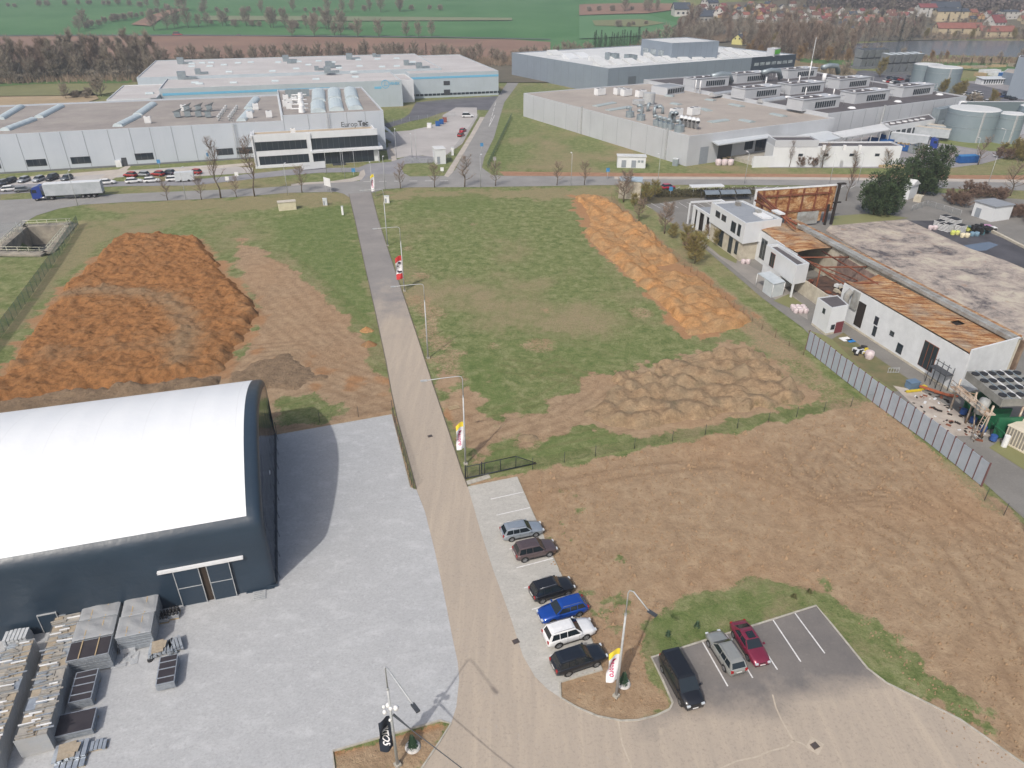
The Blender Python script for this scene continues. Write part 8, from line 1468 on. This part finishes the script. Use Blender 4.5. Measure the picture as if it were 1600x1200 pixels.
junk('pallet_pile', 'orange wooden crates in front of the white annex wall', 'crates', (1376, 262), lambda m: [m.box((k*1.3, 0, .4), (1.1, .9, .7+.2*(k % 2))) for k in range(6)][-1], WOOD)
# bus shelters behind the ruin
g = G(1125, 296); t = thing('bike_shelter', 'row of rounded glass roofed bicycle shelters north of the ruin', 'shelter', G(1098, 313), .1)
for k in range(3):
    m_ = MB(); vs = [(k*4.2+x, -1.6+3.2*j/6, 1.9+.7*math.sin(math.pi*j/6)) for j in range(7) for x in (0, 3.9)]; m_.add(vs, [(2*j, 2*j+1, 2*j+3, 2*j+2) for j in range(6)]); m_.build('arched_roof', M('tinted_roof', (128, 138, 148), (112, 122, 132), 1, .3), t)
for k in range(4): MB().tube([(k*4.1, -1.5, 0), (k*4.1, -1.5, 1.9)], .07, 4).tube([(k*4.1, 1.5, 0), (k*4.1, 1.5, 1.9)], .07, 4).build('frame_post', DGREY, t)
t = thing('bus_shelter', 'flat white roofed shelter on posts north of the ruin', 'shelter', G(1102, 306), .12); MB().box((0, 0, 2.7), (9, 2.2, .3)).build('roof', W_BRT, t); [MB().tube([(x, 0, 0), (x, 0, 2.6)], .1, 5).build('post', GALV, t) for x in (-3.5, 0, 3.5)]
# remaining street lamps and poles
def pole(label, px, h, arm=0, yaw=0, name='street_lamp', cat='street lamp', grp=None, r=.08):
    g = G(*px); t = thing(name, label, cat, g, yaw, grp); MB().tube([(0, 0, 0), (0, 0, h)], [r, r*.6], 6).build('pole', GALV, t)
    if arm: MB().tube([(0, 0, h), (arm, 0, h+.15)], r*.6, 5).build('arm', GALV, t); MB().box((arm, 0, h+.1), (.8, .3, .12)).build('lamp_head', WHITE, t)
    return t
for x, y, h_, lab in ((122, 322, 8.5, 'lamp post between the lorry and the basin'), (291, 312, 8, 'lamp post on the south verge left of the tall bare trees'), (450, 305, 8, 'lamp post on the verge right of the office drive trees'), (539, 279, 8, 'lamp post on the grass before the office block right half'), (602, 296, 8.5, 'lamp post at the crossing corner near the flag'), (751, 292.5, 8.5, 'lamp post south of the side road mouth'), (892, 289, 8.5, 'lamp post on the verge between the two bare trees'), (1027, 291, 8.5, 'lamp post near the crimson hatchback'), (1163, 287, 8.5, 'lamp post behind the bus shelter roof'), (1296, 287, 8, 'lamp post by the rusty wall right end'), (1340, 286, 8, 'lamp post left of the first dark pine'), (1543, 290, 8, 'lamp post on the road right of the pines'), (1559, 242, 8, 'lamp post at the loading yard edge'), (1523, 246, 6, 'short lamp at the single blue skip'), (644, 246, 7, 'lamp post on the half round lawn'), (620, 249, 9, 'tall lamp post beside the walkway of the office block'), (651, 249, 9, 'flagpole like mast at the half round lawn edge'), (582, 296, 7, 'lamp with arm at the crossing, in front of the office block corner')): pole(lab, (x, y), h_, 1.4 if x not in (651,) else 0, random.uniform(-.3, .3)+1.57, grp='roadside lamp posts')
for x, y, h_, lab in ((511, 272, 7, 'left slim pole before the office block'), (535, 271, 7, 'middle slim pole before the office block'), (555, 270, 7, 'right slim pole before the office block')): pole(lab, (x, y), h_, 0, name='flag_pole', cat='pole')
tw = pole('red and white high mast on the roof side behind the dark hall', (1262, 128), 22, 0, name='radio_mast', cat='mast', r=.3)
fence('pale fence along the truck yard and side road', [(668, 257), (700, 250), (722, 222), (748, 184)], 1.9, GALV, MESHP, 3, name='pale_fence'); fence('green mesh fence along the side road embankment', [(762, 262), (781, 222), (799, 184)], 1.8, PG, MESHG, 4); fence('long pale mesh fence before the gatehouse lawn', [(633, 253), (668, 257), (705, 248)], 1.6, GALV, MESHP, 2.5, rail=True, name='pale_fence'); fence('mesh fence between the works behind the truck yard', [(602, 196), (640, 190), (668, 186), (712, 181)], 1.8, GALV, MESHP, 4, name='pale_fence'); fence('wire fence below the substation and along the lane', [(1424, 330), (1448, 322), (1500, 338)], 1.5, GALV, MESHP, 2.5, rail=True)
# ================================================================== TREES
BARK = M('tree_bark', (118, 106, 92), (88, 78, 68), 3, .9); TWIG = M('twigs', (164, 146, 130), (132, 116, 104), 1.5, .95); TWIGF = M('grey_twigs', (170, 160, 144), (138, 128, 116), .3, .95); TWIG2 = M('reddish_twigs', (140, 118, 104), (112, 92, 80), 1.5, .95); TWIGY = M('budding_twigs', (150, 136, 84), (126, 118, 72), 1.5, .95); TWIGO = M('orange_twigs', (160, 132, 92), (138, 112, 80), 1.5, .95); PINE = M('pine_needles', (74, 92, 60), (52, 70, 44), .8, .9); SPRUCE = M('spruce_needles', (48, 66, 50), (34, 50, 40), .8, .9)
def bare_tree(h, spread, seedv, nb=26, tw=26, tww=.035, twl=.9, col=TWIG, upright=.6, trunkr=.16, name='bare_tree', low=.22):
    r_ = random.Random(seedv); root = thing(name, None, None); m_ = MB(); c = MB(); n = 6
    pts = [Vector((r_.uniform(-.02, .02)*h*i, r_.uniform(-.02, .02)*h*i, h*.92*i/n)) for i in range(n+1)]; m_.tube(pts, [trunkr*(1-i/n*.85) for i in range(n+1)], 6)
    for b in range(nb):
        f = low+(1-low)*(b/nb)**.9*.95; k = min(n-1, int(f*n)); p = pts[k].lerp(pts[k+1], f*n-k); a = b*2.4+r_.uniform(-.5, .5); L = spread*(1.0-.55*f)*r_.uniform(.7, 1.15); d = Vector((math.cos(a), math.sin(a), upright*r_.uniform(.6, 1.6))).normalized()
        q1 = p+d*L*.5; q2 = q1+(d+Vector((0, 0, .35))).normalized()*L*.5; m_.tube([p, q1, q2], [trunkr*.38*(1-f*.6), trunkr*.22, trunkr*.08], 4)
        for t in range(tw):
            u = r_.uniform(.25, 1.0); s = p.lerp(q1, u*2) if u < .5 else q1.lerp(q2, u*2-1); e = (d*.6+Vector((r_.uniform(-1, 1), r_.uniform(-1, 1), r_.uniform(-.3, 1.2)))).normalized()*twl*r_.uniform(.5, 1.3); w_ = e.cross(Vector((r_.uniform(-1, 1), r_.uniform(-1, 1), .3))).normalized()*tww; mid_ = s+e*.5
            c.add([s-w_, s+w_, s+e], [(0, 1, 2)])
            for z in range(2): g_ = (e.normalized()+Vector((r_.uniform(-1, 1), r_.uniform(-1, 1), r_.uniform(-.5, 1)))).normalized()*twl*.5; c.add([mid_-w_*.7, mid_+w_*.7, mid_+g_], [(0, 1, 2)])
    m_.build('trunk', BARK, root); c.build('crown', col, root); return root
def conifer(h, r, seedv, n=900, mat=SPRUCE, name='conifer', leaf=.5, shape='cone'):
    r_ = random.Random(seedv); root = thing(name, None, None); c = MB()
    for i in range(n):
        f = r_.random(); z = h*(.08+.92*f); rr = r*(1-f)**.8*(.8+.35*math.sin(f*26+seedv))*r_.uniform(.35, 1); a = r_.uniform(0, 6.283); p = Vector((rr*math.cos(a), rr*math.sin(a), z)); d = Vector((math.cos(a), math.sin(a), r_.uniform(-.5, .25)))*leaf*r_.uniform(.6, 1.3); w_ = d.cross(Vector((0, 0, 1))).normalized()*leaf*.38; c.add([p-w_, p+d, p+w_], [(0, 1, 2)])
    c.build('crown', mat, root); MB().tube([(0, 0, 0), (0, 0, h*.9)], [.2, .03], 5).build('trunk', BARK, root); return root
def park(o): o.location = (0, -400, -80); return o
def place_tree(proto_, loc, s, label, group, cat='tree', first=set(), yaw=None, sz=None):
    if proto_.name in first: o = copy_tree(proto_)
    else: first.add(proto_.name); o = proto_
    o.location = loc; o.rotation_euler = (0, 0, random.uniform(0, 6.28) if yaw is None else yaw); o.scale = (s, s, s*(sz or random.uniform(.92, 1.1))); return tg(o, label, cat, group)
# street trees along the road: (pixel, scale, label)
bt = [bare_tree(7.5, 2.9, 5, 24, 22, .02, .8), bare_tree(7.5, 3.3, 8, 26, 22, .02, .85), bare_tree(12, 3.4, 12, 30, 22, .02, .8, TWIG2, 1.3, .17, low=.3)]
for i, (x, y, s, k, lab) in enumerate(((262, 313, .8, 0, 'small bare tree on the verge right of the lorry'), (315, 312, .8, 1, 'small bare tree left of the tall reddish trees'), (345, 309.5, 1.25, 2, 'tall slender bare tree with reddish buds, left of the pair'), (370, 308, .7, 0, 'small bare tree between the two tall slender trees'), (398, 307, 1.3, 2, 'tall slender bare tree with reddish buds, right of the pair'), (472, 301, .95, 1, 'round bare tree on the verge before the office block'), (626, 294.5, 1.0, 0, 'bare tree on the verge, first right of the site road mouth'), (679, 292.5, .9, 1, 'bare tree on the verge, second right of the site road mouth'), (726, 292, 1.25, 0, 'larger bare tree standing before the side road mouth'), (774, 291, .95, 1, 'bare tree on the verge just right of the side road'), (870, 289.5, .9, 0, 'bare tree on the verge left of the middle lamp'), (913, 289, .85, 1, 'bare tree on the verge near the ochre sand row'), (1233, 261, .7, 2, 'small slim bare tree against the left end of the white annex'), (1284, 262, 1.0, 1, 'broad bare tree before the dark hedge at the white annex'), (1334, 262, .75, 0, 'small bare tree before the middle of the white annex'), (1383, 262, .8, 1, 'bare tree before the right end of the white annex'), (1432, 262, 1.0, 0, 'bare tree above the right dark pine'), (1480, 262, .8, 1, 'bare tree right of the pine tops'), (1528, 258, 1.1, 0, 'bare tree right of the lone blue skip'), (1322, 314, .8, 2, 'thin pale tree beside the rusty standing wall'), (1578, 306, 1.35, 1, 'bare tree by the curved path at the right edge'))): place_tree(bt[k], tuple(G(x, y)), s, lab, 'bare street trees')
bt2 = [bare_tree(7, 2.8, 21, 26, 40, .025, .8, TWIG), bare_tree(4.2, 2.2, 22, 26, 44, .03, .7, TWIGY, .5, .06, low=.02, name='bare_bush'), bare_tree(3.0, 2.0, 23, 26, 44, .03, .6, TWIG2, .5, .05, low=.02, name='bare_bush')]
for x, y, s, k, lab in ((974, 316, 1.25, 0, 'bare tree in front of the mottled transformer house'), (992, 322, .8, 1, 'leafy budding bush right of the transformer house'), (1010, 315, 1.1, 1, 'dense olive bush beside the transformer house'), (1024, 308, 1.0, 1, 'olive bush at the parking edge'), (998, 345, .8, 0, 'thin bare tree on the verge by the sand rows'), (1038, 365, 1.05, 0, 'bare pale tree leaning over the lane fence'), (1050, 372, .8, 1, 'bush under the pale leaning tree'), (1072, 385, 1.1, 1, 'bush on the fence line opposite the white wing'), (1085, 412, 1.5, 1, 'big tangled bush where the lane fence bends'), (1080, 395, 1.2, 2, 'brown tangled bush left of the big tangled bush'), (1108, 372, .9, 2, 'straggly bush against the white wing, left'), (1122, 384, .9, 1, 'straggly yellowish bush against the white wing, right'), (1260, 260, 1.0, 2, 'dark hedge bush before the white annex'), (1250, 261, 1.0, 2, 'dark hedge bush left of the first one at the annex'), (1272, 261, .9, 2, 'dark hedge bush right of the first one at the annex')): place_tree(bt2[k], tuple(G(x, y)), s, lab, 'bushes along the ruin lane', 'bush' if k else 'tree')
for i in range(24):
    x = 1480+i*6+random.uniform(-3, 3); y = 318+i*1.2+random.uniform(-6, 6)
    if 1508 < x < 1575: y = 305+(x-1500)*.1+random.uniform(-3, 3)
    place_tree(bt2[2], tuple(G(x, y)), random.uniform(.7, 1.2), 'reddish bare shrub in the thicket behind the white substation', 'shrub thicket behind the substation', 'shrub')
for i in range(10): place_tree(bt2[2 - (i % 2)], tuple(G(1560+i*7, 243+random.uniform(-3, 6)+i)), random.uniform(1.0, 1.5), 'brown bare shrub on the slope at the right edge above the road', 'shrubs on the right road slope', 'shrub')
for i in range(5):
    pass
# pines: several leaning stems with clumped needle heads
def pine(label, px, tops, seedv):
    r_ = random.Random(seedv); g = G(*px); root = thing('pine_tree', label, 'pine tree', g, 0, 'dark pines by the ruin'); root.scale = (1.18,)*3; st, c = MB(), MB()
    for (dx, dy, h, rr) in tops:
        st.tube([(dx*.3, dy*.3, 0), (dx*.7, dy*.7, h*.45), (dx, dy, h*.95)], [.24, .17, .05], 6)
        for k in range(16):
            f = (k+.5)/16; z = h*(.14+.86*f); rad = rr*(1-abs(f-.38)*.95)*r_.uniform(.55, 1.0); a = k*2.4+r_.uniform(-.5, .5); cc = Vector((dx*(.4+.6*f)+rad*math.cos(a)*.85, dy*(.4+.6*f)+rad*math.sin(a)*.85, z)); st.tube([(dx*(.35+.6*f), dy*(.35+.6*f), z-.6), cc], .05, 4); s_ = rr*r_.uniform(.3, .52)
            for q in range(190):
                v = Vector((r_.gauss(0, 1), r_.gauss(0, 1), r_.gauss(0, .75))); v = v.normalized()*s_*r_.uniform(.55, 1.08); p = cc+v; d = (v.normalized()+Vector((0, 0, .5)))*r_.uniform(.18, .4); w_ = d.cross(Vector((r_.uniform(-1, 1), r_.uniform(-1, 1), .2))).normalized()*.13; c.add([p-w_, p+w_, p+d], [(0, 1, 2)])
    st.build('trunk', BARK, root); c.build('crown', PINE, root)
pine('broad dark pine of several stems left of the small white hut', (1374, 336), [(-3.3, .2, 6.2, 2.6), (-1.2, .6, 8.2, 3.0), (1.6, .8, 10.4, 3.0), (3.2, 0, 7.2, 2.4), (.4, -1.2, 6.2, 2.8)], 3); pine('broad dark pine of several stems right of the small white hut', (1436, 304), [(-3.6, 0, 7.5, 2.8), (-1.2, .8, 10.2, 3.0), (1.8, .3, 9.4, 2.8), (4.2, .8, 10.4, 2.7), (2.6, -1, 6.6, 2.6)], 4)
# tree belts far behind: individual trees sharing a few meshes
bb_ = [bare_tree(24, 6.2, 31, 46, 34, .06, 1.9, TWIGF, 1.6, .26, low=.1, name='tall_bare_tree'), bare_tree(22, 6.8, 32, 46, 34, .06, 1.9, TWIG, 1.3, .24, low=.08, name='tall_bare_tree'), bare_tree(11, 6.0, 33, 36, 34, .06, 1.4, TWIGF, .9, .2, low=.06), bare_tree(9, 4, 34, 34, 34, .06, 1.4, TWIGY, .8, .2, low=.06), bare_tree(9, 4.0, 35, 34, 34, .06, 1.4, TWIGO, .8, .2, low=.06, name='orange_twig_tree'), bare_tree(4, 3.4, 36, 30, 34, .06, 1.1, TWIGF, .5, .12, low=.02, name='bare_bush')]  # the one with orange twigs is a plain bare tree of no set species
cf_ = [conifer(13, 2.6, 1), conifer(10, 2.4, 2, mat=PINE)]
def belt(pts, n, ks, s0, s1, label, group, dy=3, cat='tree'):
    L = list(zip(pts[:-1], pts[1:])); W_ = [math.hypot(b[0]-a[0], b[1]-a[1]) for a, b in L]; tot = sum(W_)
    for i in range(n):
        d = tot*(i+random.random())/n
        for (a, b), w_ in zip(L, W_):
            if d <= w_: break
            d -= w_
        f = min(1, d/w_); g = GT(a[0]+(b[0]-a[0])*f, a[1]+(b[1]-a[1])*f+random.uniform(-dy, dy)); k = random.choice(ks); p = k if not isinstance(k, int) else bb_[k]; place_tree(p, tuple(g), random.uniform(s0, s1), label, group, cat)
belt([(-60, 128), (60, 127), (150, 124), (250, 122)], 52, [0, 0, 1], .7, 1.0, 'tall slender bare tree in the belt behind the long hall', 'tall bare tree belt on the left', 3); belt([(-20, 132), (120, 126), (240, 125)], 18, [5, 2], .8, 1.2, 'low bare tree at the foot of the tall left belt', 'undergrowth of the left belt', 2)
belt([(250, 110), (400, 102), (560, 98), (680, 98), (860, 100), (930, 96)], 60, [2, 2, 2], .7, 1.05, 'bare brown tree in the belt behind the blue striped factory', 'bare tree belt behind the factories', 4); belt([(520, 100), (600, 98), (680, 97)], 6, [cf_[0]], .7, 1.0, 'single dark spruce in the belt behind the blue striped factory', 'spruces in the belt')
belt([(925, 84), (1010, 72)], 26, [cf_[0], cf_[0], cf_[1]], .8, 1.15, 'dark spruce in the row behind the grey hall', 'spruce row behind the grey hall', 4); belt([(1000, 76), (1060, 66), (1120, 62)], 24, [2, 2, 5], .8, 1.2, 'bare grey tree behind the grey hall upper box', 'bare trees behind the grey hall', 6)
belt([(1160, 80), (1230, 92), (1300, 92), (1330, 90)], 46, [0, 1, 2, 1, 4], .75, 1.1, 'tall bare tree in the wood between the grey hall and the lake', 'bare wood by the lake', 8); belt([(1060, 62), (1180, 56), (1300, 62)], 34, [2, 2, 1], .8, 1.2, 'bare tree on the slope below the village', 'bare trees below the village', 8)
belt([(1180, 82), (1210, 84)], 3, [3], 1.2, 1.5, 'greenish budding tree by the yellow house', 'budding trees by the yellow house', 2); belt([(1320, 92), (1400, 93), (1500, 96), (1600, 98), (1680, 102)], 34, [2, 5, 5, 4, 2], .45, .8, 'bare tree along the near lake shore', 'bare trees on the near lake shore', 1.5); belt([(1300, 74), (1380, 66), (1440, 62)], 22, [0, 1], .7, 1.0, 'tall bare tree on the left lake bank', 'bare trees on the left lake bank', 4)
belt([(1440, 62), (1540, 60), (1660, 58)], 20, [2, 3, 5], .6, 1.0, 'bare tree along the far lake shore', 'bare trees on the far lake shore', 2); belt([(1378, 66), (1450, 64)], 2, [cf_[0]], 1.4, 1.5, 'big dark spruce on the far lake shore', 'spruces on the far lake shore', .5); belt([(1496, 106), (1590, 106)], 8, [cf_[1]], .5, .65, 'young spruce in the row behind the timber yard', 'young spruces behind the timber yard', .5)
belt([(1240, 128), (1290, 132), (1340, 126)], 9, [5, 2], .7, 1.0, 'bare bush between the cooling units and the dark roofed hall', 'bushes by the cooling units', 3, 'bush'); place_tree(bb_[3], tuple(G(1375, 121)), 1.1, 'round yellow green tree between the two cooling unit rows', None); belt([(1470, 150), (1560, 168)], 8, [5, 5, 3], .7, .9, 'bare shrub between the rows of the crowded car park', 'car park shrubs', 3, 'shrub'); belt([(1475, 140), (1500, 146)], 4, [5], .8, 1, 'bare shrub beside the two pale tanks', 'car park shrubs', 1, 'shrub'); belt([(100, 152), (165, 150)], 7, [5, 5, 2], .6, .9, 'bare bush at the edge of the straw strip behind the long hall', 'bushes on the left meadow', 3, 'bush')
for pl, n, k in (([(0, 13), (80, 9), (200, 8)], 9, [5]), ([(140, 6), (320, 19), (420, 20), (560, 19), (690, 16)], 34, [5, 5, 2]), ([(118, 51), (150, 41), (230, 24), (268, 17)], 18, [5, 5, 2]), ([(240, 47), (330, 40), (440, 43), (560, 47)], 26, [5, 2, 2]), ([(440, 57), (480, 56), (700, 59)], 9, [2]), ([(905, 18), (1040, 18)], 9, [5, 2]), ([(960, 45), (1010, 40)], 4, [5])): belt(pl, n, k, .9, 1.5, 'bare bush in the hedgerow between the far green fields', 'hedgerow bushes of the far fields', 1.2, 'bush')
# ================================================================== VILLAGE
WC = {'white': M('house_white', (206, 204, 200), (194, 192, 188), .3), 'cream': M('house_cream', (202, 188, 158), (190, 176, 148), .3), 'ochre': M('house_ochre', (188, 154, 112), (176, 144, 104), .3), 'yellow': M('house_yellow', (214, 208, 140), (204, 198, 130), .3), 'grey': M('house_grey', (170, 168, 164), (156, 154, 150), .3)}
RC = {'red': M('tile_red', (152, 100, 86), (132, 84, 74), .3), 'brown': M('tile_brown', (118, 82, 72), (100, 72, 64), .3), 'slate': M('tile_slate', (72, 80, 92), (62, 70, 82), .3), 'crimson': M('tile_crimson', (138, 76, 76), (122, 66, 66), .3)}
hp = {}
def house(w_, r_, L=11, D=9, h=4.2, rh=3.6, flat=False):
    root = thing('village_house', None, None); MB().box((0, 0, h/2-1.0), (L, D, h+2.0)).add([(-L/2, -D/2, h), (-L/2, D/2, h), (-L/2, 0, h+rh), (L/2, -D/2, h), (L/2, D/2, h), (L/2, 0, h+rh)], [(0, 1, 2), (3, 5, 4)]).build('wall', WC[w_], root); e = .5; m_ = MB()
    for s in (1, -1): A = [(-L/2-e, s*(D/2+e), h-.4), (L/2+e, s*(D/2+e), h-.4), (L/2+e, 0, h+rh+.05), (-L/2-e, 0, h+rh+.05)]; m_.add(A+[(x, y, z+.25) for x, y, z in A], [(4, 5, 6, 7), (0, 3, 2, 1), (0, 1, 5, 4), (1, 2, 6, 5), (3, 0, 4, 7)])
    rf = m_.build('roof', RC[r_], root); MB().box((L*.2, .8, h+rh+.2), (.7, .7, 1.6)).build('chimney', BEIGE, rf)
    for x in (-L*.28, L*.05, L*.32):
        for z in ((1.6,) if h < 5 else (1.6, h-1.6)): MB().box((x, -D/2-.03, z), (1.4, .08, 1.3)).build('window', GLASS, root)
    for y in (-D*.2, D*.2): MB().box((L/2+.03, y, 1.7), (.08, 1.3, 1.3)).build('window', GLASS, root); MB().box((-L/2-.03, y, h+.6), (.08, 1.1, 1.2)).build('window', GLASS, root)
    return root
def put_house(w_, r_, px, yaw, s, label, group='village houses', **k):
    key = (w_, r_, tuple(k.items())); g = GT(*px)
    if key not in hp: hp[key] = o = house(w_, r_, **k)
    else: o = copy_tree(hp[key])
    o.location = g; o.rotation_euler = (0, 0, yaw); o.scale = (s, s, s); return tg(o, label, 'house', group)
put_house('yellow', 'slate', (1155, 70), .9, 1.0, 'yellow gabled house with dark blue roof at the edge of the wood', None); put_house('grey', 'slate', (1099, 34), .1, 1.25, 'long grey house with dark slate roof at the left end of the village', None); put_house('white', 'slate', (1063, 24), .1, 1.5, 'low house with a wide dark roof set apart left of the village', None); put_house('white', 'crimson', (1127, 27), .9, 1.2, 'white gabled house right of the grey slate roofed one', None); put_house('ochre', 'crimson', (1187, 26), .9, 1.0, 'orange gabled house with crimson roof in the village', None); put_house('white', 'slate', (1108, 12), .5, 1.3, 'white house with dark roof highest at the village left end', None)
wl, rl_ = ['white', 'white', 'white', 'cream', 'grey', 'ochre'], ['red', 'red', 'brown', 'crimson', 'slate', 'brown']; pos_ = [G(1155, 70)]
tries = 0; cnt = 0; LAB = {}
while cnt < 92 and tries < 3000:
    tries += 1; x = random.uniform(1095, 1610); y = random.uniform(10, 36) if x < 1260 else random.uniform(17+(x-1260)*.02, 54)
    if x < 1180 and y > 30: continue
    if 1430 < x < 1600 and 34 < y: continue
    if 1425 < x < 1515 and 8 < y < 34: continue
    g = GT(x, y)
    if any((g-p).length < 12 for p in pos_): continue
    pos_.append(g); w_, r_ = random.choice(wl), random.choice(rl_); put_house(w_, r_, (x, y), random.choice([0, .3, .9, 1.5, 2.2])+random.uniform(-.2, .2), random.uniform(.55, .8), '%s village house with %s roof among the trees below the hill' % (w_, r_), 'village houses'); cnt += 1
def bigh(label, px, w_, r_, L, D, h, rh, yaw): return put_house(w_, r_, px, yaw, 1.0, label, None, L=L, D=D, h=h, rh=rh)
bigh('long white building with red tiled roof facing the lake, left part', (1494, 53), 'cream', 'red', 42, 10, 5, 4, .05); bigh('long cream building with red tiled roof facing the lake, right part', (1552, 58), 'cream', 'red', 34, 10, 5, 4, .12); bigh('tall white house block with red roof on the slope left of the school', (1443, 27), 'white', 'crimson', 18, 10, 9, 3, .1); bigh('wide cream school like building with rows of windows in the village', (1482, 33), 'cream', 'slate', 32, 10, 9, 2, .05); bigh('long building with slate blue roof above the cream school', (1472, 22), 'grey', 'slate', 30, 12, 6, 5, .05); bigh('white modern block at the right side of the village', (1570, 30), 'white', 'slate', 20, 10, 7, 1, .15); bigh('white long house with red roof at the left lake bank', (1362, 46), 'white', 'red', 20, 10, 6, 4, .1); bigh('crimson roofed large house right of the school', (1552, 44), 'white', 'crimson', 16, 12, 5, 6, .4)
belt([(1100, 30), (1200, 30), (1320, 36), (1430, 46), (1600, 50)], 66, [2, 2, 5, 5, 3, cf_[0]], .6, 1.0, 'bare garden tree between the village houses', 'garden trees of the village', 14); belt([(1190, 10), (1300, 16), (1420, 24), (1600, 34)], 40, [2, cf_[0], 5, 2], .6, 1.1, 'tree on the upper side of the village', 'trees above the village', 9); belt([(1300, 50), (1440, 56)], 10, [2, cf_[0]], .7, 1.1, 'tree between the lake and the village houses', 'trees between lake and village', 5)
# ================================================================== WOODED HILL (one mass)
m_ = MB(); rr = random.Random(9); vs = []; fs = []
for i in range(5200):
    x = rr.uniform(1160, 1640); y = rr.uniform(-24, 15+max(0, (x-1300))*.03)
    if x < 1260 and y > 2: continue
    g = GT(x, y); s = rr.uniform(.8, 1.3); h = 13*s
    for k in range(9):
        a = rr.uniform(0, 6.28); r0 = 2.8*s*rr.random(); z = h*rr.uniform(.25, .95); p = Vector((g.x+r0*math.cos(a), g.y+r0*math.sin(a), g.z+z)); d = Vector((rr.uniform(-1, 1)*1.6, rr.uniform(-1, 1)*1.6, rr.uniform(.6, 2.6)))*s; w_ = Vector((rr.uniform(-1, 1), rr.uniform(-1, 1), 0)).normalized()*1.1*s; b = len(vs); vs += [tuple(p-w_), tuple(p+w_), tuple(p+d)]; fs.append((b, b+1, b+2))
    b = len(vs); vs += [(g.x-.2, g.y, g.z), (g.x+.2, g.y, g.z), (g.x, g.y, g.z+h)]; fs.append((b, b+1, b+2))
m_.add(vs, fs); m_.build('wooded_hill', M('winter_wood', (134, 122, 116), (104, 98, 98), .05, .95, world=True), kind='stuff')
# undergrowth of the belts (one mass)
m_ = MB()
for (xa, ya, xb, yb, n) in ((-60, 130, 250, 124, 500), (250, 110, 930, 98, 2000), (925, 88, 1120, 66, 600), (1150, 88, 1330, 92, 700), (1060, 64, 1300, 60, 700), (1330, 96, 1660, 100, 400), (1100, 40, 1430, 56, 500), (1440, 60, 1640, 60, 300)):
    for i in range(n):
        f = rr.random(); g = GT(xa+(xb-xa)*f, ya+(yb-ya)*f+rr.uniform(-6, 4)); 
        for k in range(5): p = g+Vector((rr.uniform(-2, 2), rr.uniform(-2, 2), rr.uniform(0, 1.2))); w_ = Vector((rr.uniform(-1, 1), rr.uniform(-.3, .3), 0))*.3; m_.add([p-w_, p+w_, p+Vector((rr.uniform(-.8, .8), rr.uniform(-.8, .8), rr.uniform(1.2, 4.2)))], [(0, 1, 2)])
m_.build('undergrowth', M('undergrowth_brown', (150, 132, 114), (116, 102, 86), .2, .95, world=True), kind='stuff')
# ================================================================== HAZE
bm = bmesh.new(); bmesh.ops.create_cube(bm, size=1.0)
for v in bm.verts: v.co = Vector((v.co.x*6400, 1650+v.co.y*3700, 145+v.co.z*302))
me = bpy.data.meshes.new('haze'); bm.to_mesh(me); bm.free(); hz = bpy.data.objects.new('haze', me); COL.objects.link(hz); hz['kind'] = 'stuff'
hm = bpy.data.materials.new('haze'); hm.use_nodes = True; t_ = hm.node_tree; t_.nodes.remove(t_.nodes['Principled BSDF']); pv = t_.nodes.new('ShaderNodeVolumePrincipled'); pv.inputs['Color'].default_value = (.80, .87, .97, 1); pv.inputs['Density'].default_value = 0.00034; pv.inputs['Anisotropy'].default_value = 0.2
t_.links.new(pv.outputs[0], t_.nodes['Material Output'].inputs['Volume']); me.materials.append(hm)
